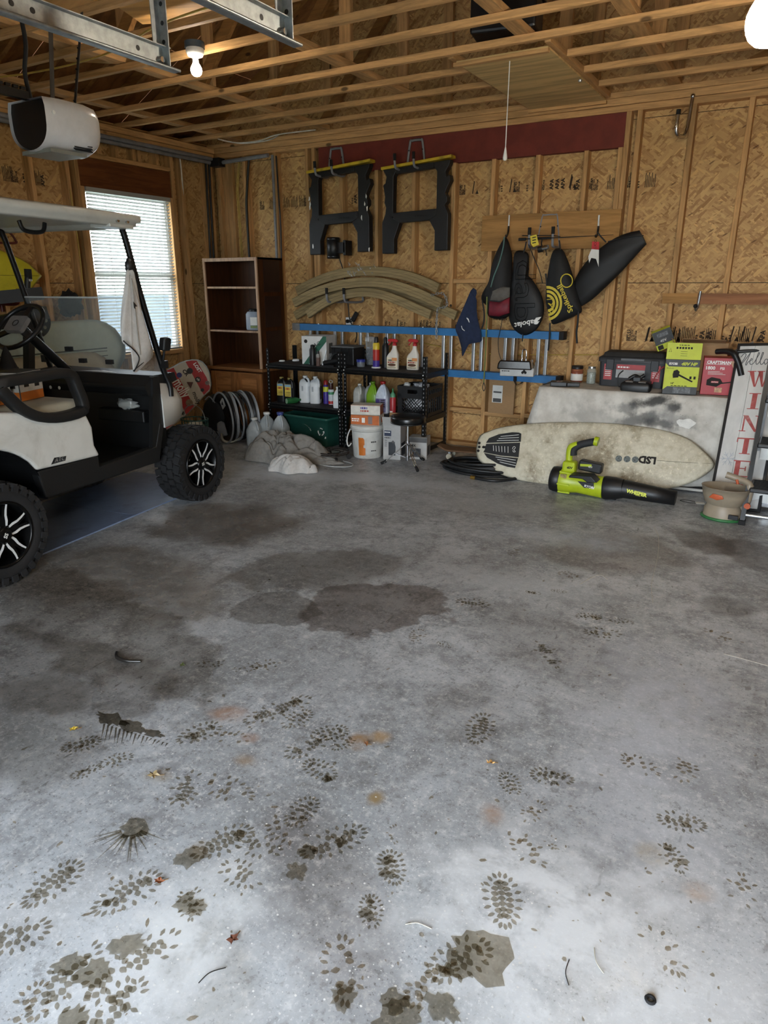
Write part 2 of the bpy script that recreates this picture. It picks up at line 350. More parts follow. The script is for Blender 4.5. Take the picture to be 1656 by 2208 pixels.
# ---- floor
def floor_material():
    t = NT('stained_concrete'); co = t.coord('Object')
    n1 = t.noise(co, 1.1, 3, .62, .4); n2 = t.noise(co, 6, 4, .72, .3); n3 = t.noise(co, 90, 2, .8); n4 = t.noise(co, 26, 3, .75)
    stv = t.coord('Object', (1, .28, 1), (0, 0, R(35))); scuff = t.noise(stv, 30, 2, .7)
    col = t.rgb(t.map((.32, .66, 0, 1), n1), lin('888d91'), lin('b0b6bc'))
    col = t.rgb(t.map((.40, .68, 0, .75), n2), col, lin('75777a'))
    col = t.rgb(t.map((.50, .74, 0, .8), n4), col, lin('c0c2c3'))
    col = t.rgb(t.map((.46, .30, 0, .6), n4), col, lin('63625f'))
    col = t.rgb(t.map((.56, .70, 0, .6), n3), col, lin('cfd1d1'))
    col = t.rgb(t.map((.42, .28, 0, .7), n3), col, lin('474542'))
    col = t.rgb(t.math('MULTIPLY', t.map((.64, .72, 0, .6), scuff), t.map((.4, .6, 0, 1), n1)), col, lin('4b4844'))
    rough = t.map((.3, .7, .30, .6), n2)
    wob = t.noise(co, 3.2, 2, .6); wob2 = t.noise(co, 14, 2, .7)
    def spot(u, v, ra, rb, an, k1, k2):
        p = atZ(u, v); mp = t.n('ShaderNodeMapping'); mp.vector_type = 'TEXTURE'; mp.inputs['Location'].default_value = p; mp.inputs['Rotation'].default_value = (0, 0, YAW+R(an)); mp.inputs['Scale'].default_value = (ra, rb, 1)
        t.l(co, mp.inputs[0]); ln = t.n('ShaderNodeVectorMath', operation='LENGTH'); t.l(mp.outputs[0], ln.inputs[0])
        return t.math('ADD', ln.outputs['Value'], t.math('ADD', t.math('MULTIPLY', t.math('SUBTRACT', wob, .5), k1), t.math('MULTIPLY', t.math('SUBTRACT', wob2, .5), k2)))
    # old damp and oil stains, the one by the front wheel also its painted shadow, measured in the photo: u, v, radius along / across, turn, tint, strength, softness, roughness
    ST = [(812, 1308, .37, .30, 0, '827670', .95, .10, .28), (590, 1312, .22, .20, 20, '8c8681', .9, .10, .28), (700, 1225, .5, .30, 10, '908983', .8, .35, .3),
          (480, 1125, .55, .45, -20, '7d6e60', .9, .6, .26), (190, 1330, 1.0, .32, -40, '857b70', .9, .4, .17), (110, 1440, .7, .26, -30, '7c746c', .9, .4, .2), (250, 1245, .9, .45, -30, '8f7c68', .8, .8, .24), (40, 1560, .5, .3, -30, '857e76', .8, .6, .4),
          (1330, 1190, .5, .36, 10, 'a3948b', .8, .5, .45), (1520, 1170, .16, .26, 0, '7c736e', .9, .5, .45), (1620, 1195, .17, .3, 0, '78706b', .9, .45, .45), (1570, 1310, .14, .12, 0, '8b8783', .8, .6, .5), (1200, 1390, .28, .55, 30, '9d9792', .6, .9, .5),
          (1140, 1095, .6, .28, 0, '9c948c', .5, .9, .5), (720, 1950, .16, .40, 25, 'a6968c', .7, .9, .5), (440, 2110, .14, .18, 30, 'b3a898', .8, .7, .5), (880, 1230, .8, .45, 0, '9c958f', .5, .9, .45), (1010, 1530, .2, .28, 0, '978f88', .5, .9, .5), (1580, 1520, .3, .3, 0, '9a948e', .4, .9, .5), (1250, 1830, .3, .3, 0, '9a9a9c', .5, .9, .5)]
    for (u, v, ra, rb, an, hx, amt, soft, rg) in ST:
        m = t.map((1-soft*.6, 1+soft*.25, amt, 0), spot(u, v, ra, rb, an, 1.1, .3)); col = t.rgb(m, col, tuple(int(hx[i:i+2], 16)/255 for i in (0, 2, 4))+(1,), 'MULTIPLY')
        mr = t.n('ShaderNodeMix'); t.l(m, mr.inputs[0]); t.l(rough, mr.inputs[2]); mr.inputs[3].default_value = rg; rough = mr.outputs[0]
    # window light painted pale before the shelves, then pale lime bloom and rust spots
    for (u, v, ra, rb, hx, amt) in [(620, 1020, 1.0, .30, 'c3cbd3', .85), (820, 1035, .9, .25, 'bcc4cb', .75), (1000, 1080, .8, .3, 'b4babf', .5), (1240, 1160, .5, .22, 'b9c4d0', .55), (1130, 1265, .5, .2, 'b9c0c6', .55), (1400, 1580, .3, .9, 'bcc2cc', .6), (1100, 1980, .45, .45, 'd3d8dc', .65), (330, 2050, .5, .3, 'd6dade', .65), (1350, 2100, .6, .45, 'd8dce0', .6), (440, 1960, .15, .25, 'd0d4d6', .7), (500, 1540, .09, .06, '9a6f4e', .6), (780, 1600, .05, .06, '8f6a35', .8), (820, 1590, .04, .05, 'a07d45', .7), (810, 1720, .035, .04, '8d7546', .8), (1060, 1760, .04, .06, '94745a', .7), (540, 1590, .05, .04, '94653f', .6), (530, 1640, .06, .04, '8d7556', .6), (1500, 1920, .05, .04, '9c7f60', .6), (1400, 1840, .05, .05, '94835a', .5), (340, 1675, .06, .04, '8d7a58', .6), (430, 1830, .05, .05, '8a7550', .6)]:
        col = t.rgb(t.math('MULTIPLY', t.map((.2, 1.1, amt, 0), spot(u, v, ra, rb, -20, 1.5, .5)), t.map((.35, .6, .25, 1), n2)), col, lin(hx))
    t.set(col=col, rough=rough, spec=.5); t.bump(t.math('ADD', n3, n2), .05, .004)
    return t.m
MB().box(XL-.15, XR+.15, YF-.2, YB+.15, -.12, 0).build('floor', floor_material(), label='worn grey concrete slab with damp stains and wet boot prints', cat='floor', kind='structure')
floor = bpy.data.objects['floor']
MB().box(-60, 40, -45, YF-.2, -.4, -.10).box(-60, XL-.15, YF-.2, 60, -.4, -.25).build('ground', pm('lawn_and_drive', '5f6a55', .9, var=.35, scale=1.2), label='dull green ground outside the garage', cat='ground', kind='structure')
MB().box(-2.2, 1.8, -14, YF-.2, -.12, -.02).build('driveway', pm('driveway_concrete', 'a2a19c', .8, var=.12, scale=3), label='pale concrete driveway outside the open garage door', cat='driveway', kind='structure')

MB().box(-9.3, -9.0, -2, 16, -.3, 1.38).build('neighbour_fence', pm('slate_fence', '39434c', .9, var=.2, scale=3), label='dark slate fence outside the window', cat='fence', kind='structure')
# ---- walls
def wall(name, label): return thing(name, label, 'wall', kind='structure')
wb = wall('wall_back', 'unfinished back wall of bare studs over strand board'); wl = wall('wall_left', 'unfinished left wall of bare studs around the window')
wr = wall('wall_right', 'unfinished right wall of studs and strand board'); wf = wall('wall_front', 'front wall with the garage door openings')
G = .0025
LIGHT_SEAL = pm('light_seal_black', '1c1a18', .9)  # unseen backing added to stop daylight leaking through the panel gaps
MB().box(XL-.1, XR+.1, YB+.014, YB+.03, -.05, 2.9).build('light_seal_sheet', LIGHT_SEAL, wb)
MB().box(XR+.014, XR+.03, YF-.1, YB+.03, -.05, 2.9).build('light_seal_sheet', LIGHT_SEAL, wr)
MB().box(XL-.03, XL-.014, YF-.1, 4.52, -.05, 2.9).box(XL-.03, XL-.014, 5.52, YB+.03, -.05, 2.9).box(XL-.03, XL-.014, 4.52, 5.52, -.05, .86).box(XL-.03, XL-.014, 4.52, 5.52, 2.345, 2.9).build('light_seal_sheet', LIGHT_SEAL, wl)
def rows(z1): return [(0, .304), (.304, 1.524), (1.524, 2.744), (2.744, z1)]
for k, (a, b) in enumerate(rows(2.90)):
    xs = [XL]+[x for x in ((-4.50, -2.10, .25) if k % 2 else (-3.30, -.95, 1.45))]+[XR]
    for x0, x1 in zip(xs, xs[1:]): MB().box(x0+G, x1-G, YB, YB+.012, a+G, b-G).build('strand_board_panel', OSBX, wb)
    for X, W_ in ((XL, wl), (XR, wr)):
        ys = [YF]+[y for y in ((1.2, 3.63) if k % 2 else (2.0, 4.44))]+[YB]
        for y0, y1 in zip(ys, ys[1:]):
            segs = [(y0, y1, a, b)]
            if X == XL:   # leave the window hole
                segs = []
                if y1 <= 4.52 or y0 >= 5.52 or b <= .86 or a >= 2.345: segs = [(y0, y1, a, b)]
                else:
                    if y0 < 4.52: segs.append((y0, 4.52, a, b))
                    if y1 > 5.52: segs.append((5.52, y1, a, b))
                    m0, m1 = max(y0, 4.52), min(y1, 5.52)
                    if a < .86: segs.append((m0, m1, a, .86))
                    if b > 2.345: segs.append((m0, m1, 2.345, b))
            for (p, q, c, d) in segs: MB().box(X-.012 if X == XL else X, X if X == XL else X+.012, p+G, q-G, c+G, d-G).build('strand_board_panel', OSBY, W_)
def stud(parent, x0, x1, y0, y1, z0, z1, m=None, name='stud'):
    d = (x1-x0, y1-y0, z1-z0); ax = d.index(max(d)); m = m or (LUMX, LUMY, LUMZ)[ax]
    c = Vector(((x0+x1)/2, (y0+y1)/2, (z0+z1)/2))
    return MB().box(-d[0]/2, d[0]/2, -d[1]/2, d[1]/2, -d[2]/2, d[2]/2).build(name, m, parent, loc=c, bevel=.002, seg=1)
HW = .019
# back wall: full studs, cripples under the red header, plates, blocking
for x in (-5.315, -4.91, -4.505, -1.334, -.948, -.561, -.155, .25, .655, 1.06, 1.465): stud(wb, x-HW, x+HW, YI, YB, .04, ZP0)
stud(wb, -5.66, -5.52, YI+.05, YB, .04, ZP0); stud(wb, -5.70, -5.66, YI, YB, .04, ZP0)
stud(wb, -4.445, -4.407, YI, YB, .04, ZP0); stud(wb, -4.405, -4.367, YI, YB, .04, 2.54); stud(wb, -1.475, -1.437, YI, YB, .04, 2.54); stud(wb, -1.435, -1.397, YI, YB, .04, ZP0)
for x in (-4.10, -3.70, -3.30, -2.895, -2.52, -2.125, -1.725): stud(wb, x-HW, x+HW, YI, YB, .04, 2.54)
stud(wb, -4.365, -1.437, YI+.012, YB-.02, 2.54, ZP0, pm('red_header_paint', '6d2a1f', .75, var=.14, scale=9), 'header_beam')
stud(wb, XL+.1, XR-.1, YI, YB, 0, .038, name='bottom_plate')
stud(wb, XL+.1, XR-.1, YI, YB, ZP0, ZP0+.045, name='top_plate'); stud(wb, XL+.1, XR-.1, YI-.012, YB, ZP0+.047, ZP1, name='top_plate')
for x0, x1, z in ((-2.87, -2.54, .335), (-2.50, -2.145, .32), (-2.106, -1.75, .335), (-2.87, -2.54, 1.524)): stud(wb, x0, x1, YI, YB, z, z+.038, name='blocking')
# left wall
for y in (-1.4, -1.0, -.6, -.2, .2, .6, 1.0, 1.4, 1.8, 2.2, 2.6, 3.0, 3.4, 3.62, 4.02): stud(wl, XL, SI, y-HW, y+HW, .04, ZP0)
for y0, y1, z0, z1 in ((4.345, 4.383, .04, ZP0), (4.44, 4.478, .04, ZP0), (4.48, 4.516, .04, 2.345), (5.524, 5.562, .04, 2.345), (5.564, 5.602, .04, ZP0), (5.70, 5.738, .04, ZP0), (6.06, 6.10, .04, ZP0), (6.12, 6.16, .04, ZP0)): stud(wl, XL, SI, y0, y1, z0, z1)
stud(wl, XL+.01, SI-.012, 4.48, 5.56, 2.345, 2.585, wood('header_plywood', '6b3f20', 'y', knots=False), 'header_beam')
stud(wl, XL, SI, 4.48, 5.56, 2.587, 2.625, name='header_plate')
for y in (4.72, 4.92, 5.12, 5.18, 5.40): stud(wl, XL, SI, y-HW, y+HW, 2.627, ZP0, name='cripple_stud')
stud(wl, XL, SI+.02, 4.518, 5.522, .82, .858, name='sill_plate')
for y in (4.80, 5.20): stud(wl, XL, SI, y-HW, y+HW, .04, .818, name='cripple_stud')
stud(wl, XL, SI, YF+.1, YB-.1, 0, .038, name='bottom_plate'); stud(wl, XL, SI, YF+.1, YB-.1, ZP0, ZP0+.045, name='top_plate'); stud(wl, XL, SI+.012, YF+.1, YB-.1, ZP0+.047, ZP1, name='top_plate')
# right wall and front wall (behind and beside the camera)
for k in range(19): y = -1.4+k*.406; stud(wr, XR-.09, XR, y-HW, y+HW, .04, ZP0)
stud(wr, XR-.09, XR, YF+.1, YB-.1, 0, .038, name='bottom_plate'); stud(wr, XR-.09, XR, YF+.1, YB-.1, ZP0, ZP1, name='top_plate')
for x0, x1, z0 in ((XL, -5.05, 0), (-2.15, -1.60, 0), (1.10, XR, 0), (-5.05, -2.15, 2.15), (-1.60, 1.10, 2.15)): MB().box(x0, x1, YF-.1, YF, z0, 2.9).build('strand_board_panel', OSBX, wf)
d1 = thing('door_1', 'closed sectional garage door of the left bay', 'door', kind='structure')
for k in range(4): MB().box(-5.05, -2.15, YF-.06, YF-.02, k*.5375+.004, (k+1)*.5375-.004).build('door_section', pm('garage_door_white', 'c9c9c4', .5), d1)

# ---- mill stamps printed on the boards
def stamp_row(parent, o, ex, n, h=.10):
    ex = Vector(ex); x = 0.
    for i in range(n):
        k = random.choice((0, 1, 2, 2, 3, 4, 4)); p = Vector(o)+ex*x
        if k == 0: text('APA', h*.36, STAMP, parent, p, Z_, -ex, 'mill_stamp', bold=.002); x += h*.4
        elif k == 1:
            text(random.choice(('0 0 0', 'SEPT 0 2', '6 9 9', '1 3 5')), h*.2, STAMP, parent, p, Z_, -ex, 'mill_stamp', bold=.0014); x += h*.35
        elif k == 2:
            text('EXPOSURE 1\n24 OC 7/16\nPS2-92\nSIZED FOR', h*.14, STAMP, parent, p-ex*.03, Z_, -ex, 'mill_stamp', bold=.001); x += h*.75
        elif k == 3:
            nz = ex.cross(Z_)
            MB().add([p+nz*.0006, p+ex*h*.12+Z_*h*.85+nz*.0006, p+ex*h*.05+Z_*h*.9+nz*.0006, p-ex*h*.07+Z_*h*.05+nz*.0006], [(0, 1, 2, 3)]).add([p+ex*h*.2+nz*.0006, p+ex*h*.45+nz*.0006, p+ex*h*.32+Z_*h*.3+nz*.0006], [(0, 1, 2)]).build('mill_stamp', STAMP, parent); x += h*.6
        else:
            m = MB(); nz = ex.cross(Z_)
            for j in range(7):
                q = p+ex*h*(.1*j); hh = h*random.uniform(.5, .95); m.add([q+nz*.0006, q+ex*h*.045+nz*.0006, q+ex*h*.045+Z_*hh+nz*.0006, q+Z_*hh+nz*.0006], [(0, 1, 2, 3)])
            m.build('mill_stamp', STAMP, parent); x += h*.85
random.seed(3)
for (u, v, n) in ((1355, 735, 5), (1395, 735, 4), (1450, 735, 7), (1520, 735, 4), (1575, 735, 7), (1285, 410, 3), (1170, 410, 5), (1230, 410, 4), (1100, 415, 4), (1060, 415, 2), (820, 712, 6), (895, 712, 6), (568, 452, 3), (612, 448, 4), (745, 440, 4), (1378, 405, 2), (1340, 405, 2), (1000, 420, 2), (1055, 690, 4)):
    p = atY(u, v, YB-.001); stamp_row(wb, p, (1, 0, 0), n, .13 if v > 600 else .12)
for (u, v, n) in ((8, 390, 5), (395, 545, 2)):
    p = atX(u, v, XL+.001); stamp_row(wl, p, (0, 1, 0), n, .13)

# ---- roof trusses, purlins and deck (open ceiling)
ce = thing('ceiling', 'open truss ceiling under a plywood roof deck', 'ceiling', kind='structure')
JY = [6.215-.4035*k for k in range(20)]
def roof_z(x): return ZP1+.09+(RIDGE_Z-ZP1-.09)*(1-abs(x-RIDGE_X)/(RIDGE_X-XL+.3)) if x <= RIDGE_X else ZP1+.09+(RIDGE_Z-ZP1-.09)*(1-(x-RIDGE_X)/(XR+.3-RIDGE_X))
RAFT = wood('rafter_wood', '9a6f40', 'x'); DECK = wood('roof_plywood', '8f6238', 'x', knots=True, rings=9)
for k, y in enumerate(JY):
    if 3 <= k-1 <= 3 and False: continue
    segs = [(XL, XR)]
    if 4.73 < y < 6.19: segs = [(XL, -2.235), (-1.56, XR)]          # joists stop at the attic hatch
    for a, b in segs: stud(ce, a, b, y-HW, y+HW, ZP1+.002, ZP1+.042, name='joist')
    for a, b in ((XL-.2, RIDGE_X), (RIDGE_X, XR+.2)):
        za, zb = roof_z(a)-.05, roof_z(b)-.05
        MB().bar((0, 0, 0), (b-a, 0, zb-za), .038, .089).build('rafter', RAFT, ce, loc=(a, y, za))
    if k % 2 == 0:
        for x in (-4.26, -3.0, -1.72, -1.1, .2): stud(ce, x-.045, x+.045, y+HW+.002, y+HW+.04, ZP1+.084, roof_z(x)-.1, name='web')
        for xa, xb in ((-4.26, -3.0), (-.6, .8)):
            MB().bar((0, 0, 0), (xb-xa, 0, roof_z(xb)-.15-ZP1-.1), .038, .089).build('web', RAFT, ce, loc=(xa, y-.04, ZP1+.1))
for x in (-5.35, -4.26, -3.0, -1.1, .2): stud(ce, x-.045, x+.045, YF, YB-.09, ZP1+.044, ZP1+.082, name='lateral_brace')
stud(ce, -1.765, -1.675, YF, 4.78, ZP1+.044, ZP1+.082, name='lateral_brace')
for x in (-2.235, -1.60): stud(ce, x, x+.038, 4.66, 6.17, ZP1+.002, ZP1+.042, name='hatch_frame')
for s in (0, 1):
    for i in range(4):
        for j in range(7):
            y0, y1 = YF-.3+j*1.2, YF-.3+(j+1)*1.2-.004
            f = lambda q: (XL-.4+(RIDGE_X-XL+.4)*q) if s == 0 else (RIDGE_X+(XR+.4-RIDGE_X)*q)
            a, b = f(i/4), f((i+1)/4-.001); za, zb = roof_z(a)+.01, roof_z(b)+.01
            MB().slab([(a, y0, za), (b, y0, zb), (b, y1, zb), (a, y1, za)], (0, 0, 1), .012).build('roof_sheet', DECK, ce)
gz = [(XL, 2.9)]+[(x, roof_z(x)) for x in (XL, RIDGE_X, XR)]+[(XR, 2.9)]
MB().prism(gz, (0, YB, 0), (1, 0, 0), (0, 0, 1), -.012).build('gable_sheet', OSBX, ce)
MB().prism(gz, (0, YF-.1, 0), (1, 0, 0), (0, 0, 1), -.012).build('gable_sheet', OSBX, ce)
for y0 in (1, ): 
    for xx in (XL-.42, XR+.40): MB().box(xx, xx+.02, YF-.3, YB+.05, 2.84, 3.02).build('fascia', OSBY, ce)
    for xx in (XL-.42, XR): 
        for yy in (YB, YF-.32): MB().box(xx, xx+.42, yy, yy+.03, 2.84, 3.12).build('eave_cap', OSBX, ce)
    MB().box(XL-.4, XL, YF-.3, YB, 2.89, 2.93).box(XR, XR+.4, YF-.3, YB, 2.89, 2.93).build('soffit', OSBX, ce)
p = atY(1520, 165, YB-.002); stamp_row(ce, p, (1, 0, 0), 7, .16)
# loose scraps of bright plywood lying on the joists round the lamp
for (x, y, w, d, a) in ((-3.35, 3.35, .5, .35, 20), (-3.9, 3.05, .6, .3, -15), (-4.35, 3.6, .4, .5, 40), (-3.1, 2.6, .45, .6, 5), (-4.1, 2.5, .5, .4, 30)):
    MB().cbox((0, 0, 0), (w, d, .012)).build('plywood_scrap', wood('fresh_plywood', 'c79a5c', 'x', rings=9), ce, loc=(x, y, ZP1+.090), rot=(0, 0, R(a)))

# ---- window with mini blind
w1 = thing('window_1', 'window behind a white mini blind on the left wall', 'window', kind='structure')
WF = pm('window_vinyl', 'd8d8d4', .45)
m = MB(); 
for y0, y1, z0, z1 in ((4.52, 4.56, .86, 2.345), (5.48, 5.52, .86, 2.345), (4.56, 5.48, .86, .90), (4.56, 5.48, 2.305, 2.345), (4.56, 5.48, 1.58, 1.625)): m.box(XL-.01, XL+.035, y0, y1, z0, z1)
m.build('window_frame', WF, w1, bevel=.003)
for z0, z1 in ((.9, 1.58), (1.625, 2.305)): MB().box(XL+.01, XL+.014, 4.56, 5.48, z0, z1).build('pane', glassy('window_glass', 'dfe8ea', .02, .06), w1)
BL = NT('blind_slat_white'); BL.set(col=BL.rgb(BL.noise(BL.coord(), 5), lin('9c9d98'), lin('a6a7a2')), rough=.5)
MATS['blind'] = BL.m
_tl = BL.n('ShaderNodeBsdfTranslucent'); _tl.inputs[0].default_value = lin('c9ccc9'); _mx = BL.n('ShaderNodeMixShader'); _mx.inputs[0].default_value = .03
BL.l(BL.b.outputs[0], _mx.inputs[1]); BL.l(_tl.outputs[0], _mx.inputs[2]); BL.l(_mx.outputs[0], BL.t.nodes['Material Output'].inputs[0])
MB().box(-5.745, -5.700, 4.525, 5.515, 2.305, 2.343).build('head_rail', BL.m, w1)
sl = MB(); a = R(38)
sl.loft([[Vector((-.014*math.cos(a)*(1-2*q), yy, -.014*math.sin(a)*(1-2*q)+.002*math.sin(math.pi*q))) for q in (0, .25, .5, .75, 1)] for yy in (-.49, .49)], closed_u=False)
first = None
for k in range(47):
    z = 2.288-k*.0301
    if first is None: first = sl.build('slat', BL.m, w1, loc=(-5.722, 5.02, z))
    else: c = first.copy(); COL.objects.link(c); c.location = (-5.722, 5.02, z)
MB().box(-5.737, -5.707, 4.53, 5.51, .868, .884).build('bottom_rail', BL.m, w1)
for y in (4.72, 5.32):
    for dx in (-.013, .013): MB().cyl((-5.722+dx, y, .88), (-5.722+dx, y, 2.31), .0012, n=5).build('ladder_cord', BL.m, w1)
MB().cyl((-5.69, 5.44, 1.95), (-5.69, 5.44, 2.31), .003, n=6).build('tilt_wand', glassy('clear_plastic', 'e8eeee', .1, .35), w1)

# ---- lamps
def bulb(name, label, x, y, zc, r, watts, drop):
    t = thing(name, label, 'light bulb', (x, y, zc))
    MB().lathe([(.001, r*-1.05), (r*.55, -r*.9), (r*.8, -r*.68), (r*.92, -r*.45), (r*.985, -r*.2), (r, 0), (r*.98, r*.22), (r*.9, r*.45), (r*.77, r*.7), (r*.6, r*.95), (r*.45, r*1.35), (r*.44, r*1.5)], 40).build('glass_globe', emit(name+'_glow', 'fff1d8', 60), t)
    MB().lathe([(r*.5, r*1.5), (r*.52, r*1.9), (.045, r*1.9+.01), (.055, r*1.9+.03), (.056, drop-.02), (.05, drop)], 20).build('lamp_holder', WHITEP, t)
    l = bpy.data.lights.new(name+'_light', 'POINT'); l.energy = watts; l.color = (1, .88, .70); l.shadow_soft_size = r; lo = bpy.data.objects.new(name+'_light', l); COL.objects.link(lo); lo.location = (0, 0, 0); lo.parent = t
    return t
pL = atZ(420, 105, ZP1)
bulb('light_bulb', 'lit bare bulb in a white porcelain holder by the garage door rail', pL.x, pL.y, ZP1-.115, .034, 72, .125)
pR = atY(1664, 42, 3.2)
bulb('light_bulb', 'large glaring bulb hanging at the top right corner', pR.x, pR.y, pR.z, .085, 120, ZP1-pR.z)
MB().cyl((pL.x, pL.y, ZP1), (pL.x, pL.y, ZP1+.035), .06, n=16).build('junction_box', pm('blue_box', '3b4a55', .5), ce)
# ================================================================== OVERHEAD THINGS
def px1(a, b): return 560+a*.2597, 680+b*.2597
def px3(a, b): return 960+a*.1812, 680+b*.1812
def px4(a, b): return 1140+a*.3116, 680+b*.3116
def px5(a, b): return 960+a*.3623, 860+b*.3621
def px6(a, b): return 1400+a*.1992, 700+b*.1993
def px7(a, b): return 600+a*.2536, 300+b*.2536
def px8(a, b): return 980+a*.2657, 420+b*.2657
def pxd(a, b): return 360+a*.13285, 760+b*.13285
def poly(fn, pts, Y): return [atY(*fn(*p), Y) for p in pts]

# attic hatch, its edge strips and pull cord
ah = thing('attic_hatch', 'plywood attic hatch set between the ceiling joists', 'hatch', (-1.90, 5.44, ZP1-.012))
HP = wood('hatch_plywood', 'd8ba82', 'x', knots=False, rings=11)
MB().box(-.305, .305, -.72, .735, 0, .012).build('panel', HP, ah)
for y in (-.735, .722): MB().box(-.32, .31, y, y+.035, -.022, 0).build('edge_strip', LUMX, ah)
MB().lathe([(.012, -.012), (.014, 0)], 10).build('screw_eye', STEEL, ah, loc=(.29, .05, -.004))
pt = atZ(1099, 134, ZP1-.02)
pc = thing('pull_cord', 'thin white attic pull cord ending in a small bell-shaped knob', 'cord', (pt.x, pt.y, 2.30))
zb = .0
MB().cyl((0, 0, .06), (0, 0, ZP1-.014-2.30), .0035, n=6).build('cord', WHITEP, pc)
MB().lathe([(.004, .075), (.007, .06), (.014, .02), (.015, .005), (.009, -.005)], 12).build('knob', WHITEP, pc)

p = atZ(1092, 66, ZP1+.12)
t = thing('storage_tote', 'black storage tote lying on the joists above the attic hatch', 'tote', (p.x, p.y, ZP1+.084), R(10))
MB().box(-.2, .2, -.14, .14, 0, .2).build('tub', BLACK, t, bevel=.015); MB().box(-.215, .215, -.155, .155, .2, .23).build('lid', DKMETAL, t, bevel=.006)
# door tracks with their perforated hangers
def track(x, side, y1, zt, label):
    t = thing('door_track', label, 'door track', (x, 0, zt), group='garage door tracks')
    MB().box(-.0015, .0015, YF+.05, y1, -.035, .035).box(-.0015 if side > 0 else -.032, .032 if side > 0 else .0015, YF+.05, y1+.03, -.038, -.034).box(-.0015, side*.022 if side > 0 else .0015, YF+.05, y1, .033, .036).cyl((side*.03, YF+.05, -.034), (side*.03, y1+.03, -.034), .006, n=8).build('rail', STEEL, t)
    h = MB().box(-.006, -.003, y1-.06, y1-.02, -.03, ZP1-zt+.0).box(-.006, .034, y1-.022, y1-.018, -.03, ZP1-zt+.0); hg = h.build('hanger', STEEL, t)
    for k in range(9): MB().cyl((.012, y1-.0235, .05+k*.06), (.012, y1-.0225, .05+k*.06), .008, n=8).build('hole', BLACK, hg)
    for yy in (y1-.14, y1-.55, y1-.62): MB().cyl((.0016, yy, .005), (.0022, yy, .005), .009, n=10).build('hole', BLACK, t)
    MB().cyl((.0, y1-.04, -.01), (.018, y1-.04, -.01), .011, n=6).build('bolt', CHROME, t)
    return t
track(-2.21, 1, 2.185, 2.305, 'grey steel garage door track nearest the garage door opener')
track(-1.635, 1, 2.175, 2.305, 'shorter-looking grey steel garage door track at the top centre of the picture')

# garage door opener
po = thing('garage_door_opener', 'white garage door opener with a black end panel hanging from the joists', 'opener', (-3.56, 2.70, 2.30)); po.scale = (.9, .9, .92)
OW = pm('opener_white', 'c6c6c8', .3, var=.04)
def osec(w, h, top, y):
    pts = []
    for i in range(21):
        a = math.pi*(i/20); pts.append(Vector((w*math.cos(a)*(1 if abs(math.cos(a)) < .98 else 1), y, -h*math.sin(a)**.72+top*0)))
    return [Vector((w*.92, y, top)), ]+[Vector((w*1.0, y, top*.55))]+pts+[Vector((-w, y, top*.55)), Vector((-w*.92, y, top))]
secs = [osec(.165, .15, .10, -.20), osec(.172, .155, .105, -.1), osec(.172, .155, .105, .06), osec(.16, .148, .095, .14), osec(.13, .12, .07, .185), osec(.08, .07, .04, .2)]
MB().loft(list(reversed(secs)), True, False, False).build('cover', OW, po, weld=True)
MB().loft([osec(.08, .07, .04, .2), osec(.03, .02, .01, .203)], True, False, True).build('end_cap', OW, po)
MB().loft([[p for p in osec(.158, .143, .093, -.185)], [p for p in osec(.15, .135, .09, -.17)]], True, False, True).build('end_panel', BLACK, po)
MB().prism([(-.13, -.12), (.13, -.12), (.13, .12), (-.13, .12)], (0, -.05, -.142), (1, 0, 0), (0, 1, 0), .02).build('light_lens', pm('lens_grey', '77776f', .4), po)
for k in range(4): MB().cbox((.118, .05+k*.0, -.075-k*.014), (.05, .12, .005), rot=Matrix.Rotation(R(35), 3, 'Y')).build('vent_slot', BLACK, po)
MB().box(-.02, .02, YF-2.70+.1, -.18, .10, .14).build('rail', DKMETAL, po)
ch = MB()
for k in range(60): ch.cbox((.0, -.2-k*.045, .155), (.018, .03, .014))
ch.build('chain', DKMETAL, po)
MB().box(-.13, .13, .03, .07, .10, .103).build('mounting_bracket', STEEL, po)
for sx, ty in ((-.1, .1), (.1, .16)):
    s = MB().bar((sx, .05, .10), (sx+.02, ty, ZP1-2.30), .028, .003).build('hanger_strap', pm('strap_steel', '4c4a48', .5, .8), po)
    for k in range(8): MB().cyl((sx+.0004*k, .05+(ty-.05)*k/8-.004, .13+k*.055), (sx+.0004*k, .05+(ty-.05)*k/8+.004, .13+k*.055), .005, n=6).build('hole', BLACK, s)
MB().tube(spline([(-.05, -.12, .1), (-.06, -.13, .25), (-.045, -.11, .4), (-.055, -.12, ZP1-2.30)]), .012).build('cable', RUBBER, po)
text('', .01, INK, po, (0, 0, 0), X_, Z_) if False else None
MB().cyl((.165, -.15, .03), (.174, -.15, .03), .01, n=10).build('button', WHITEP, po)

# cables and conduit run along the bare framing
def cable(parent, pts, r, m, name='cable', k=6): return MB().tube(spline(pts, k), r, 6).build(name, m, parent)
ROMEX, ROMY, PVC = pm('white_cable', 'cfccc0', .5), pm('yellow_cable', 'b79a4a', .5), pm('grey_conduit', '75767a', .5)
cable(ce, [atZ(u, v, 2.87) for u, v in ((480, 303), (515, 308), (560, 303), (600, 290), (680, 280))], .006, ROMEX)
cable(ce, [atZ(u, v, 2.87) for u, v in ((470, 300), (520, 309), (575, 303), (600, 292))], .006, ROMEX)
cable(ce, [atZ(u, v, 2.875) for u, v in ((0, 166), (60, 158), (150, 140), (250, 108), (330, 60), (430, 22), (490, 8))], .006, ROMY)
MB().cyl((SI+.03, 3.6, 2.74), (SI+.03, 6.1, 2.74), .02, n=10).build('conduit', PVC, wl); MB().cyl((SI+.06, 3.6, 2.77), (SI+.06, 6.1, 2.77), .018, n=10).build('conduit', PVC, wl)
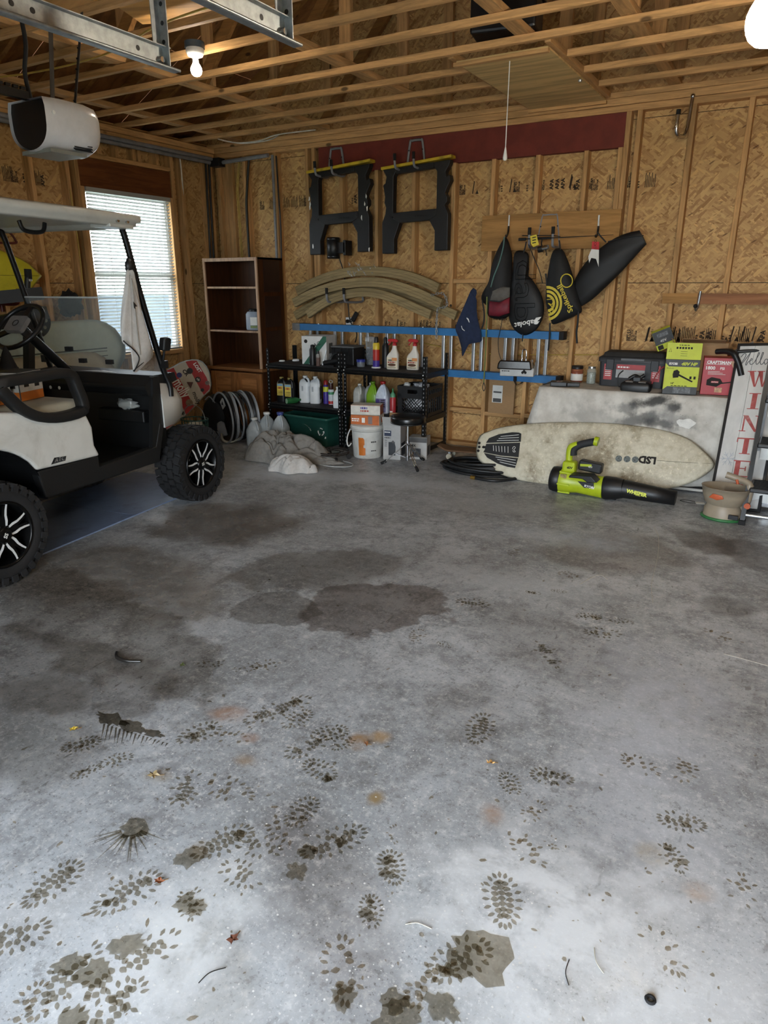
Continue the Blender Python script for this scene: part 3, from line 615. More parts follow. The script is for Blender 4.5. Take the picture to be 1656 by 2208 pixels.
MB().cyl((-5.62, 6.17, 2.74), (-4.95, 6.17, 2.76), .02, n=10).build('conduit', PVC, wb)
MB().box(-5.68, -5.56, 6.1, 6.2, 2.70, 2.78).build('junction_box', BLACK, wb)
p = atY(590, 400, 6.18).x; MB().cyl((p, 6.18, .1), (p, 6.18, 2.76), .014, n=10).build('conduit', PVC, wb)
cable(wb, [(p+.04, 6.19, 2.75), (p+.05, 6.19, 2.4), (p+.06, 6.19, 2.0), (p+.03, 6.19, 1.2)], .008, BLACK)
cable(wb, [(-5.22, 6.19, 2.75), (-5.27, 6.19, 2.45), (-5.29, 6.19, 2.2), (-5.28, 6.19, 1.2)], .013, BLACK)
for d in (0, .02): cable(wb, [(-5.40+d, 6.24, 2.76), (-5.45+d, 6.24, 2.5), (-5.45+d, 6.24, 2.2), (-5.44+d, 6.24, 1.2)], .006, ROMY)
for d in (0, .05): cable(wl, [(SI+.02, 6.05+d, 2.74), (SI+.02, 6.03+d, 2.2), (SI+.02, 6.0+d, 1.0)], .012, BLACK)
cable(wl, [(SI+.004, 4.36, 2.3), (SI+.01, 4.37, 1.8), (SI+.005, 4.36, 1.3), (SI+.01, 4.37, .9)], .006, ROMY)
cable(wl, [(SI, 5.70, 2.78), (SI+.01, 5.70, 2.6), (SI-.01, 5.72, 2.3), (SI-.02, 5.75, 1.2)], .008, ROMEX)
cable(wb, [atY(u, v, 6.27) for u, v in ((905, 738), (1010, 760), (1060, 763), (1150, 765), (1290, 765))], .005, ROMY)

# ================================================================== ON THE BACK WALL
# tubular utility hooks
def utility_hook(label, X, z, w=.19, h=.2, prong=.22, up=.055):
    t = thing('utility_hook', label, 'hook', (X, YI-.012, z), group='grey tubular wall hooks')
    MB().tube(spline([(-w/2, 0, -.03), (-w/2+.005, 0, 0), (-w*.33, 0, h*.92), (-w*.22, 0, h), (w*.22, 0, h), (w*.33, 0, h*.92), (w/2-.005, 0, 0), (w/2, 0, -.03)], 4), .011, 8).build('wall_frame', GREYTUBE, t)
    for s in (-1, 1):
        p = MB().tube(spline([(s*w/2, 0, -.03), (s*w/2, -.03, -.05), (s*w/2, -prong*.8, -.05), (s*w/2, -prong, -.03), (s*w/2, -prong-.01, up)], 4), .011, 8).build('prong', GREYTUBE, t)
        MB().tube([(s*w/2, -prong-.008, up-.045), (s*w/2, -prong-.01, up+.012)], .0145, 10).build('rubber_tip', RUBBER, p)
        MB().cyl((s*w*.36, -.008, .12), (s*w*.36, -.014, .12), .006, n=8).build('screw', DKMETAL, t)
    return t
utility_hook('grey tubular hook holding the sawhorse over the black wall light', -4.14, 2.555)
utility_hook('grey tubular hook holding the sawhorse nearer the attic cord', -3.27, 2.55)
utility_hook('grey tubular hook screwed to the bag board', -1.985, 1.86, .2, .21, .2, .09)
utility_hook('grey tubular hook carrying the curved timbers', -3.95, 1.40, .2, .12, .34, .07)

# folded sawhorses
def sawhorse(label, X, z, k=1., rz=0, tilt=0):
    t = thing('sawhorse', label, 'sawhorse', (X, 6.06, z), group='folded black sawhorses', rot=(0, tilt, rz)); t.scale = (k, 1, k)
    q = lambda pts: [((a-1150)/580*.70, -(b-205)/760*.755) for a, b in pts]
    SH = pm('sawhorse_black', '101114', .55, var=.12, bump=.05); YE = pm('sawhorse_yellow', 'c9ab2a', .5, var=.12, dirt='6d5c20', dirtamt=.6)
    o = (0, 0, 0)
    MB().prism(q([(866, 240), (900, 300), (890, 355), (868, 372), (878, 420), (886, 470), (880, 520), (895, 560), (888, 620), (862, 690), (862, 965), (968, 965), (968, 840), (1018, 692), (985, 660), (958, 600), (962, 300), (985, 262), (985, 235)]), o, X_, Z_, .07).build('leg', SH, t, bevel=.006)
    MB().prism(q([(1432, 205), (1425, 240), (1393, 300), (1402, 340), (1428, 326), (1437, 372), (1410, 425), (1393, 470), (1412, 505), (1412, 545), (1392, 570), (1424, 640), (1425, 948), (1315, 950), (1315, 780), (1264, 682), (1300, 650), (1325, 590), (1325, 290), (1300, 255), (1300, 215)]), o, X_, Z_, .07).build('leg', SH, t, bevel=.006)
    MB().prism(q([(985, 235), (1300, 215), (1300, 262), (985, 285)]), (0, -.004, 0), X_, Z_, .06).build('top_beam', SH, t, bevel=.004)
    cb = MB().prism(q([(958, 612), (1325, 596), (1325, 655), (1264, 690), (1018, 700), (958, 660)]), (0, -.006, 0), X_, Z_, .055).build('crossbar', SH, t, bevel=.004)
    for a, b in ((950, 648), (1308, 628)): 
        x, zz = q([(a, b)])[0]; MB().cyl((x, -.012, zz), (x, -.002, zz), .011, n=10).build('bolt', BLACK, cb)
    MB().prism(q([(855, 218), (1442, 168), (1444, 192), (857, 243)]), (0, -.012, 0), X_, Z_, .09).build('yellow_rail', YE, t, bevel=.004)
    MB().prism(q([(985, 640), (1160, 620), (1160, 650), (985, 665)]), (0, -.008, 0), X_, Z_, .003).build('brace', SH, t)
    lines(DKMETAL, t, (.0, -.009, -.445), X_, Z_, .12, .014)
    return t
sawhorse('folded black sawhorse with chipped white paint above the black wall light', -4.03, 2.575, 1.03)
s2 = sawhorse('clean folded black sawhorse hanging just left of the blank studs', -3.20, 2.545, 1.0)
# peeling white paint flakes on the first sawhorse
s1 = bpy.data.objects['sawhorse']
random.seed(5)
for (x, zz) in ((-.335, -.26), (-.325, -.3), (-.33, -.33), (.285, -.33), (.30, -.27), (.31, -.37), (.25, -.45), (.33, -.72), (-.31, -.68)):
    n = 7; MB().add([(x+random.uniform(.004, .012)*math.cos(6.28*i/n), -.0012, zz+random.uniform(.01, .028)*math.sin(6.28*i/n)) for i in range(n)], [tuple(range(n-1, -1, -1))]).build('paint_flake', WHITEINK, s1)

# black wall light, its cord, and the power outlet
p = atY(719, 535, 6.09)
t = thing('wall_light', 'black cylindrical wall light fixed beside the first sawhorse', 'wall light', (p.x, 6.09, p.z)); t.scale = (1.15, 1.15, 1.15)
MB().lathe([(.05, -.085), (.056, -.085), (.056, .085), (.05, .085), (.048, .06), (.03, .055)], 24).build('housing', BLACK, t)
for z in (-.07, .07): MB().lathe([(.0575, z-.004), (.0575, z+.004)], 24, caps=False).build('trim_ring', DKMETAL, t)
MB().box(.045, .13, -.02, .02, -.045, .045).box(.11, .135, -.02, .085, -.06, .06).build('bracket', BLACK, t, bevel=.004)
MB().tube(spline([(.06, 0, -.09), (.08, .03, -.2), (.1, .06, -.45), (.12, .06, -.6), (.2, .04, -.7), (.21, .0, -.78)]), .005, 6).build('cord', BLACK, t)
p = atY(752, 697, 6.19)
t = thing('power_outlet', 'white double power outlet with a black plug in it', 'outlet', (p.x, 6.195, p.z))
MB().box(-.038, .038, -.003, .015, -.058, .058).build('cover_plate', WHITEP, t, bevel=.002)
for z in (.02, -.02): MB().lathe([(.017, -.004), (.017, -.001)], 16, M=Matrix.Translation((0, 0, z)) @ Matrix.Rotation(R(90), 4, 'X')).build('socket', pm('socket_white', 'bfbfba', .5), t)
MB().lathe([(.017, .002), (.019, .03), (.008, .045)], 12, M=Matrix.Translation((-.005, 0, .02)) @ Matrix.Rotation(R(90), 4, 'X')).build('plug', BLACK, t)
p = atY(765, 683, 6.14)
t = thing('power_adapter', 'black power adapter hanging beside the white outlet', 'adapter', (p.x, 6.14, p.z), rot=(0, R(35), 0))
MB().box(-.022, .022, -.016, .016, -.05, .05).build('body', BLACK, t, bevel=.006)
MB().tube(spline([(0, 0, -.05), (-.02, 0, -.08), (-.06, .03, -.09)]), .005, 6).build('cord', BLACK, t)

# curved timbers of a hammock stand
OLDW = wood('weathered_timber', '94835f', 'x', dark=.6, tint=.12)
def beam(label, pts, Y, h, th, dY=0):
    C = spline([atY(*px7(*p), Y) for p in pts], 5); rings = []
    for i, c in enumerate(C):
        d = (C[min(i+1, len(C)-1)]-C[max(i-1, 0)]).normalized(); up = Vector((-d.z, 0, d.x)); up = up if up.z > 0 else -up; yy = Vector((0, 1, 0))
        rings.append([c+up*h/2-yy*th/2, c+up*h/2+yy*th/2, c-up*h/2+yy*th/2, c-up*h/2-yy*th/2])
    o = C[len(C)//2]; rings = [[p-o for p in r] for r in rings]
    t = thing('curved_timber', label, 'timber', o, group='curved timbers of a hammock stand')
    MB().loft(rings, True, False, True, sm=False).build('beam', OLDW, t, bevel=.006)
    g = MB()
    for k in (-.18, .12): g.loft([[c-o+Vector((0, -th/2-.0006, 0))+n*h*k-n*.0012, c-o+Vector((0, -th/2-.0006, 0))+n*h*k+n*.0012] for c, n in ((C[i], (rings[i][0]-rings[i][3]).normalized()) for i in range(len(C)))], closed_u=False)
    g.build('laminate_line', pm('glue_line', '54442e', .8), t)
    return t
beam('topmost curved timber with torn plastic wrap on its crown', [(165, 1292), (300, 1222), (470, 1160), (640, 1128), (800, 1122), (960, 1135), (1130, 1172), (1280, 1230), (1365, 1272)], 6.06, .088, .05)
beam('second curved timber, its left end capped by a block', [(140, 1392), (300, 1312), (500, 1248), (700, 1218), (850, 1218), (1000, 1244), (1200, 1314), (1390, 1402)], 5.995, .088, .05)
b3 = beam('rearmost curved timber with metal pins at its right end', [(150, 1500), (270, 1430), (420, 1355), (600, 1300), (800, 1290), (1000, 1310), (1200, 1370), (1360, 1430), (1515, 1500)], 6.115, .085, .045)
beam('shortest curved timber in front, resting on the two rubber hook tips', [(255, 1490), (400, 1392), (560, 1328), (720, 1303), (870, 1318), (1030, 1372), (1180, 1440), (1300, 1492)], 5.935, .08, .05)
for a, b in ((1470, 1415), (1400, 1385)):
    q = atY(*px7(a, b), 6.085)-b3.location; MB().cyl(q, q+Vector((0, -.012, 0)), .012, n=10).build('pin', CHROME, b3)
# torn plastic wrap
tp = atY(*px7(710, 1120), 6.03)
random.seed(11); m = MB()
for k in range(26):
    x, z = random.uniform(-.16, .16), random.uniform(-.05, .05); a = random.uniform(.01, .035)
    m.add([(x, random.uniform(-.03, .03)-.0, z), (x+a, -.02, z+random.uniform(-.02, .03)), (x+a*.4, -.04, z+a)], [(0, 1, 2)])
m.build('plastic_wrap', glassy('cloudy_film', 'd8d8d2', .3, .55), bpy.data.objects['curved_timber'], kind='stuff', loc=tp-bpy.data.objects['curved_timber'].location)
# chain
cl = MB(); cl.tube([(.009*math.cos(a), 0, .017*math.sin(a)) for a in [2*math.pi*i/12 for i in range(12)]], .003, 6, closed=True)
cpts = spline([atY(*px7(*p), 5.95) for p in ((1310, 1325), (1390, 1310), (1425, 1350), (1430, 1420), (1360, 1440), (1350, 1500), (1345, 1590), (1345, 1690))], 4)
ct = thing('steel_chain', 'steel chain dangling from the timbers in front of the ladder', 'chain', cpts[0]); first = None
acc = 0; prev = cpts[0]; i = 0; d_ = .026; pos = []
L_ = [0]
for a, b in zip(cpts, cpts[1:]): L_.append(L_[-1]+(b-a).length)
k = 0
while k*d_ < L_[-1]:
    s = k*d_; j = max(i for i in range(len(L_)) if L_[i] <= s); j = min(j, len(cpts)-2); f = (s-L_[j])/max(1e-6, L_[j+1]-L_[j]); P = cpts[j].lerp(cpts[j+1], f); D = (cpts[j+1]-cpts[j]).normalized()
    q = Vector((0, 0, 1)).rotation_difference(D) @ Matrix.Rotation(R(90)*(k % 2), 3, 'Z').to_quaternion()
    if first is None: first = cl.build('chain_link', STEEL, ct); o = first
    else: o = first.copy(); COL.objects.link(o)
    o.location = P-cpts[0]; o.rotation_mode = 'QUATERNION'; o.rotation_quaternion = q; k += 1

# blue ladder hung sideways
lt = thing('ladder', 'blue fibreglass extension ladder hung sideways along the wall', 'ladder', (-3.19, 6.05, .72))
LB = pm('ladder_blue', '2f6ea3', .45, var=.12, scale=8); ALU = pm('aluminium', 'b4b8bb', .35, .8, var=.08)
for z, y in ((.375, 0), (0, 0)):
    for dy in (0, .05):
        r = MB().box(-1.40, 1.42, y+dy-.022, y+dy+.012, z-.032, z+.032).box(-1.40, 1.42, y+dy-.026, y+dy-.02, z+.016, z+.032).box(-1.40, 1.42, y+dy-.026, y+dy-.02, z-.032, z-.016).build('rail', LB, lt)
    MB().box(-1.425, -1.33, y-.03, y+.07, z-.036, z+.036).build('end_cap', pm('worn_aluminium', '8d8f90', .5, .6), lt); MB().box(1.41, 1.45, y-.03, y+.07, z-.034, z+.034).build('end_cap', RUBBER, lt)
first = None
for k in range(9):
    for dx, dy in ((0, -.004), (.055, .046)):
        x = -1.21+k*.305+dx
        if first is None: first = MB().box(-.014, .014, -.012, .012, .03, .345).build('rung', ALU, lt, loc=(x, dy, 0), bevel=.004)
        else: c = first.copy(); COL.objects.link(c); c.location = (x, dy, 0)
for x in (-1.1, -.6, .1, .75): MB().cyl((x, -.01, .407), (x, -.01, .414), .012, n=8).build('rivet', ALU, lt)
for x in (-.35, 1.05): 
    t = thing('ladder_hook', ('rubber-coated' if x < 0 else 'plated')+' steel hook under the ladder '+('behind the shelf bottles' if x < 0 else 'by the white machine'), 'hook', (-3.19+x, 6.2, .66), group='hooks under the ladder')
    MB().tube(spline([(0, 0, .1), (0, 0, .0), (0, -.06, -.015), (0, -.15, -.005), (0, -.2, .03), (0, -.205, .06)], 4), .011, 8).build('hook_arm', CHROME if x > 0 else GREYTUBE, t)
    MB().tube([(0, -.204, .035), (0, -.206, .075)], .014, 10).build('rubber_tip', RUBBER, t)
# boards screwed to the studs
MB().box(-.6, .6, 0, .02, -.146, .146).build('hanging_board', wood('pine_board', 'b98c55', 'x', rings=14), label='wide pine board that the sports bags hang from', cat='board', loc=(-1.998, YI-.021, 1.942), bevel=.002)
bd2 = thing('hanging_board', 'narrow pine strip with a reddish stain and a single hook', 'board', (.35, YI-.021, 1.405))
MB().box(-1.36, -1.10, 0, .02, -.04, .04).build('board_end', MATS['pine_board'], bd2); MB().box(-1.098, 1.3, 0, .02, -.04, .04).build('board', wood('stained_pine', '96694a', 'x', rings=14), bd2)
# chrome hooks at the right
p = atY(1493, 250, YI)
t = thing('bicycle_hook', 'big chrome J-shaped hook screwed high on a stud', 'hook', (p.x-.035, YI-.02, p.z)); t.scale = (.85, .85, .85)
MB().tube(spline([(.03, 0, .15), (.025, 0, .08), (.015, 0, -.09), (.0, -.03, -.16), (-.03, -.1, -.17), (-.05, -.14, -.13), (-.05, -.145, -.0)], 5), .017, 10).build('hook_arm', CHROME, t)
MB().tube([(-.05, -.145, -.01), (-.05, -.145, .03)], .0185, 10).build('rubber_tip', RUBBER, t)
MB().sphere((.03, -.002, .15), .022).build('flattened_end', CHROME, t)
p = atY(1506, 648, YI-.03)
t = thing('coat_hook', 'small zinc hook on the reddish strip', 'hook', (p.x, YI-.025, p.z))
MB().tube(spline([(.006, 0, .07), (.003, 0, 0), (0, -.01, -.05), (-.004, -.05, -.07), (-.006, -.085, -.045)], 4), .010, 8).build('hook_arm', STEEL, t)
MB().sphere((-.006, -.09, -.04), .016).build('rubber_tip', RUBBER, t)
# ================================================================== BAGS AND CLOTHS ON THE BACK WALL
NB = pm('black_nylon', '111214', .7, var=.25, scale=10, bump=.3, fine=9.)
NYL = pm('black_nylon_smooth', '0f1012', .6, var=.2, scale=8, bump=.15, fine=7.)
SOUT = Vector((0, -1, 0))
def bag(name, label, cat, pts, Y, depth, mat, back=.4):
    P = spline(poly(px8, pts, Y), 3, True); o = sum(P, Vector())/len(P)
    t = thing(name, label, cat, o, group='sports bags on the pine board')
    MB().puff([p-o for p in P], SOUT, depth, back).build('bag_body', mat, t)
    return t, o
def L8(o, a, b, Y): return atY(*px8(a, b), Y)-o
# mesh drawstring bag with a red pocket
t, o = bag('drawstring_bag', 'black mesh drawstring bag with a grey and red pocket', 'bag', [(405, 350), (350, 450), (310, 560), (285, 700), (230, 800), (222, 860), (262, 905), (275, 985), (350, 1008), (440, 985), (462, 850), (470, 640), (465, 480), (435, 370)], 6.06, .10, NB)
MB().puff([L8(o, a, b, 5.985) for a, b in ((282, 860), (370, 870), (450, 832), (448, 960), (360, 990), (276, 982))], SOUT, .04).build('red_pocket', pm('dark_red_nylon', '6d1526', .6, var=.3, scale=14, bump=.3, fine=12.), t)
MB().puff([L8(o, a, b, 5.985) for a, b in ((290, 770), (350, 740), (452, 752), (450, 830), (370, 868), (285, 862))], SOUT, .03).build('grey_panel', pm('grey_nylon', '5a5650', .7, var=.2), t)
MB().tube(spline([L8(o, a, b, 5.95) for a, b in ((405, 340), (395, 430), (360, 560), (320, 660), (295, 750))]), .006, 6).build('teal_leash', pm('teal_cord', '4c6e66', .5), t)
MB().tube(spline([L8(o, a, b, 6.0) for a, b in ((225, 860), (240, 950), (238, 1030), (220, 1090))]), .007, 6).build('strap', NYL, t)
MB().tube(spline([L8(o, a, b, 6.0) for a, b in ((390, 1000), (375, 1080), (355, 1180), (360, 1280), (380, 1340))]), .003, 5).build('draw_cord', NYL, t)
t = thing('rope', 'green cord with a black clip dangling past the ladder', 'cord', atY(1050, 640, 5.98))
o = t.location.copy()
MB().tube(spline([atY(u, v, 5.98)-o for u, v in ((1050, 640), (1049, 700), (1047, 760), (1043, 825))]), .006, 6).build('cord', pm('green_cord', '6f7a3c', .6), t)
MB().tube(spline([atY(u, v, 5.98)-o for u, v in ((1043, 823), (1041, 835), (1043, 843), (1046, 836), (1043, 823))], 4), .004, 6).build('clip', BLACK, t)
# racket bag
t, o = bag('racket_bag', 'black tennis racket bag with upside-down white lettering', 'bag', [(485, 480), (540, 452), (598, 478), (602, 560), (592, 640), (640, 700), (700, 800), (727, 900), (716, 1000), (670, 1088), (600, 1135), (540, 1135), (475, 1080), (443, 1000), (440, 860), (470, 640)], 6.02, .055, NYL)
gl = pm('grey_print', '55565a', .6)
q = L8(o, 680, 1005, 5.957); text('Babolat', .062, WHITEINK, t, q, (L8(o, 470, 1045, 5.957)-q), (0, 0, -1), bold=.0012, shear=.15, fit=.215)
MB().add([L8(o, a, b, 5.957) for a, b in ((655, 1035), (690, 1025), (678, 1045), (648, 1052))], [(0, 1, 2, 3)]).add([L8(o, a, b, 5.957) for a, b in ((640, 1050), (660, 998), (705, 990), (690, 1010))], [(0, 1, 2, 3)]).build('logo', WHITEINK, t)
q = L8(o, 500, 520, 5.960); text('dab', .26, gl, t, q, (0.03, 0, -1), (1, 0, .03), outline=.0014, extr=.002, fit=.50)
MB().tube(spline([L8(o, a, b, 6.0) for a, b in ((560, 470), (575, 420), (582, 380))]), .006, 6).build('strap', NYL, t)
MB().tube(spline([L8(o, a, b, 5.99) for a, b in ((600, 400), (640, 500), (690, 620), (715, 720))]), .004, 6).build('shoulder_strap', NYL, t)
MB().tube(spline([L8(o, a, b, 6.0) for a, b in ((555, 1130), (553, 1160), (550, 1190))]), .005, 6).build('zip_pull', NYL, t)
# ball game bag
YEL = pm('yellow_print', 'c8b437', .6)
t, o = bag('ball_game_bag', 'black drawstring bag with a yellow round logo and yellow lettering', 'bag', [(800, 455), (870, 440), (915, 520), (950, 620), (990, 760), (1035, 930), (1000, 972), (900, 1018), (800, 1052), (778, 1000), (742, 880), (745, 740), (765, 590)], 5.99, .075, NB)
for rr in (165, 125, 85):
    A = []; 
    for i in range(15):
        a = R(-95+180*i/14); A.append((a, rr))
    c = (755, 880); pts = []
    for (a, r_) in A: pts.append((c[0]+r_*math.cos(a)*.72, c[1]+r_*math.sin(a)*.85))
    inn = [(c[0]+(r_-26)*math.cos(a)*.72, c[1]+(r_-26)*math.sin(a)*.85) for a, r_ in A]
    m = MB(); m.loft([[L8(o, *p, 5.898), L8(o, *p2, 5.898)] for p, p2 in zip(pts, inn)], closed_u=False); m.build('yellow_ring', YEL, t)
MB().tube(spline([L8(o, a, b, 5.9) for a, b in ((750, 850), (800, 850), (790, 890), (760, 880), (800, 920), (790, 960), (760, 940))], 4), .004, 5).build('logo', YEL, t)
q = L8(o, 962, 945, 5.9); text('Spikeball', .058, YEL, t, q, (L8(o, 880, 760, 5.9)-q), (L8(o, 900, 970, 5.9)-q)*-1 if False else Vector((-.9, 0, .3)), bold=.001, fit=.24)
MB().tube([L8(o, 910+48*math.cos(a), 697+54*math.sin(a), 5.905) for a in [2*math.pi*i/18 for i in range(18)]], .005, 6, closed=True).build('ring_logo', YEL, t)
for a0, b0, a1, b1 in ((775, 1040, 760, 1265), (740, 640, 750, 780)): MB().tube([L8(o, a0, b0, 5.97), L8(o, (a0+a1)/2+4, (b0+b1)/2, 5.97), L8(o, a1, b1, 5.97)], .008, 6).build('strap', NYL, t)
MB().tube(spline([L8(o, a, b, 5.96) for a, b in ((860, 445), (855, 400), (850, 370))]), .006, 6).build('hanging_loop', NYL, t)
# folded camp chair in its long bag
C_ = [((985, 890), 40), ((1035, 800), 80), ((1100, 700), 98), ((1200, 590), 108), ((1320, 480), 100), ((1430, 395), 80), ((1530, 345), 58)]
t = thing('chair_bag', 'long black bag slanting up to the right from the pine board', 'bag', atY(*px8(1220, 580), 6.02)); o = t.location.copy()
rings = []
for i, ((a, b), hw) in enumerate(C_):
    d = Vector((C_[min(i+1, 6)][0][0]-C_[max(i-1, 0)][0][0], C_[min(i+1, 6)][0][1]-C_[max(i-1, 0)][0][1])).normalized(); n_ = Vector((-d.y, d.x))
    c = atY(*px8(a, b), 6.02)-o; e = (atY(*px8(a+n_.x*hw, b+n_.y*hw), 6.02)-o-c)*(1.3 if 0 < i < 6 else 1.12)
    rings.append([c+e*math.cos(q)+Vector((0, -1, 0))*e.length*.42*math.sin(q)*(1+.25*math.sin(5*q+i*1.7)) for q in [2*math.pi*k/16 for k in range(16)]])
MB().loft(rings, True, False, True).build('bag_body', NYL, t, sub=1)
MB().tube(spline([L8(o, a, b, 5.96) for a, b in ((1005, 950), (1000, 1040), (990, 1120), (995, 1205))]), .009, 6).build('strap', NYL, t)
MB().tube(spline([L8(o, a, b, 5.94) for a, b in ((1230, 385), (1180, 330), (1160, 300))]), .006, 6).build('hanging_loop', NYL, t)
MB().tube(spline([L8(o, a, b, 5.965) for a, b in ((1245, 380), (1390, 345), (1535, 330))]), .004, 6).build('seam', BLACK, t)
# tags and rod
t = thing('hang_tag', 'red and white cardboard hang tag on the slanting bag', 'tag', atY(*px8(1140, 440), 5.93)); o = t.location.copy()
MB().slab([L8(o, a, b, 5.93) for a, b in ((1118, 378), (1175, 382), (1172, 445), (1112, 440))], (0, 1, 0), .002).build('red_half', pm('red_card', 'b52025', .6), t)
MB().slab([L8(o, a, b, 5.928) for a, b in ((1112, 441), (1172, 446), (1170, 585), (1148, 520), (1110, 512), (1092, 555), (1086, 500))], (0, 1, 0), .002).build('white_half', PAPER, t)
q = L8(o, 1150, 436, 5.929); text('UCO', .03, INK, t, q, (0, 0, 1), (-1, 0, 0))
t = thing('hang_tag', 'small yellow tag tied to the fishing rod', 'tag', atY(*px8(648, 370), 5.93)); o = t.location.copy()
MB().slab([L8(o, a, b, 5.93) for a, b in ((612, 335), (665, 322), (685, 405), (640, 425), (622, 400))], (0, 1, 0), .002).build('card', pm('yellow_card', 'd0be3a', .6), t)
for k in range(3): flat([L8(o, a, b+k*22, 5.9285) for a, b in ((630, 345), (660, 338), (662, 346), (632, 353))], INK, t, 'print_line')
t = thing('fishing_rod', 'fishing rod with a spinning reel lying on the hook prongs', 'fishing rod', atY(*px8(700, 350), 5.97)); o = t.location.copy()
MB().tube([L8(o, 522, 362, 5.97), L8(o, 580, 360, 5.97)], .012, 10).build('butt', BLACK, t); MB().tube([L8(o, 640, 357, 5.97), L8(o, 785, 350, 5.97)], [.011, .009], 10).build('handle', BLACK, t)
MB().tube([L8(o, 550, 360, 5.97), L8(o, 900, 345, 5.97), L8(o, 1290, 325, 5.97)], [.005, .004, .0015], 6).build('rod_blank', BLACK, t)
MB().tube([L8(o, 550, 332, 5.99), L8(o, 800, 330, 5.99), L8(o, 860, 340, 5.99)], [.004, .004, .003], 6).build('second_rod', BLACK, t)
rl = MB().tube(spline([L8(o, 715, 352, 5.96), L8(o, 705, 395, 5.95), L8(o, 715, 430, 5.94)]), .006, 8).build('reel_foot', BLACK, t)
MB().cyl(L8(o, 690, 440, 5.94), L8(o, 760, 425, 5.94), .022, .02, n=14).build('spool', CHROME, rl); MB().cyl(L8(o, 680, 445, 5.94), L8(o, 715, 437, 5.94), .026, n=14).build('rotor', BLACK, rl); MB().tube(spline([L8(o, 740, 440, 5.93), L8(o, 745, 480, 5.92), L8(o, 750, 492, 5.91)]), .004, 6).build('crank', BLACK, rl)
for (a, b, lab) in ((442, 260, 'white-tipped screw hook above the drawstring bag'), (1170, 260, 'white-tipped screw hook above the slanting bag')):
    t = thing('screw_hook', lab, 'hook', atY(*px8(a, b), 6.15)); o = t.location.copy()
    MB().tube([L8(o, a+3, b-95, 6.15), L8(o, a-2, b-5, 6.15)], .007, 8).build('tip', WHITEP, t); MB().tube(spline([L8(o, a-2, b-5, 6.15), L8(o, a-8, b+50, 6.13), L8(o, a-20, b+80, 6.05), L8(o, a-25, b+70, 6.0)]), .008, 8).build('shank', BLACK, t)
# navy towel over the ladder
t = thing('towel', 'navy blue microfibre towel draped in a point over the ladder', 'towel', atY(1016, 690, 5.99)); o = t.location.copy()
random.seed(4)
out = [(150, 765), (172, 762), (187, 775), (180, 860), (183, 950), (205, 1080), (226, 1182), (180, 1200), (132, 1212), (100, 1265), (72, 1308), (62, 1240), (30, 1150), (10, 1085), (40, 1010), (85, 920), (125, 830)]
P = spline([L8(o, a, b, 5.985) for a, b in out], 3, True); c0 = L8(o, 140, 780, 5.985)
m = MB(); rings = []
for k in (1, .85, .7, .55, .4, .25, .1, .02): rings.append([c0+(p-c0)*k+Vector((0, -.018-.022*math.sin(9*math.atan2(p.x-c0.x, c0.z-p.z+.02)+1)*k, 0)) for p in P])
m.loft(rings, True, False, False); m.build('cloth', pm('navy_microfibre', '1f2a44', .95, var=.15, scale=30, bump=.2), t).modifiers.new('thick', 'SOLIDIFY').thickness = .004
ar = [(100, 995), (115, 1008), (122, 1035), (117, 1036), (108, 1015), (97, 1003)]; flat([L8(o, a, b, 5.935) for a, b in reversed(ar)], WHITEINK, t, 'logo'); flat([L8(o, a, b, 5.935) for a, b in reversed([(58, 1062), (64, 1085), (84, 1102), (82, 1107), (62, 1092), (54, 1066)])], WHITEINK, t, 'logo')

# ================================================================== STEEL SHELVING AND WHAT IS ON IT
ZT, ZM = .765, .37
def shelving(label, x0, x1):
    t = thing('shelving_unit', label, 'shelf', ((x0+x1)/2, 5.77, 0), group='black steel shelving units'); w = (x1-x0)/2; first = None
    for sx in (-1, 1):
        for sy in (-1, 1):
            m = MB().box(min(sx*w, sx*(w-.032)), max(sx*w, sx*(w-.032)), sy*.23-.0015, sy*.23+.0015, 0, .91).box(sx*w-.0015, sx*w+.0015, min(sy*.23, sy*.198), max(sy*.23, sy*.198), 0, .91)
            p = m.build('post', DKMETAL, t)
            if sy < 0 or sx > 0:
                h = MB()
                for k in range(24):
                    z = .03+k*.037
                    if sy < 0: h.box(sx*(w-.016)-.004, sx*(w-.016)+.004, -.2325, -.2318, z, z+.014)
                    if sx > 0: h.box(w+.0018, w+.0025, sy*.214-.004, sy*.214+.004, z, z+.014)
                h.build('slot_holes', pm('slot_light', '8d9093', .6, .3), p, kind='stuff')
    for z in (ZT, ZM):
        for sy in (-1, 1): 
            bm = MB().box(-w+.002, w-.002, sy*.2335-.012, sy*.2335+.004, z-.05, z-.004).cyl((-w+.002, sy*.2335-.012*1, z-.03), (w-.002, sy*.2335-.012*1, z-.03), .012, n=10).build('beam', DKMETAL, t)
            for sx in (-1, 1):
                for dz in (-.014, -.04): MB().cyl((sx*(w-.016), sy*.232-.016, z+dz), (sx*(w-.016), sy*.232-.019, z+dz), .006, n=8).build('rivet', WHITEP, bm)
        for sx in (-1, 1): MB().box(min(sx*w, sx*(w-.012)), max(sx*w, sx*(w-.012)), -.22, .22, z-.05, z-.004).build('side_beam', DKMETAL, t)
        MB().box(-w+.004, w-.004, -.222, .222, z-.012, z).build('shelf_board', pm('shelf_board_black', '1c1c1d', .7), t)
    for sx in (-1, 1): MB().box(min(sx*w, sx*(w-.012)), max(sx*w, sx*(w-.012)), -.22, .22, .05, .09).build('side_beam', DKMETAL, t)
    return t
shelving('black steel shelving unit with the white jugs on its middle shelf', -4.585, -3.70)
shelving('black steel shelving unit with the milk crate on its middle shelf', -3.665, -2.80)
TOCAM = math.atan2(.5, .86)
def on(fn, a, b, z): return atZ(*fn(a, b), z)
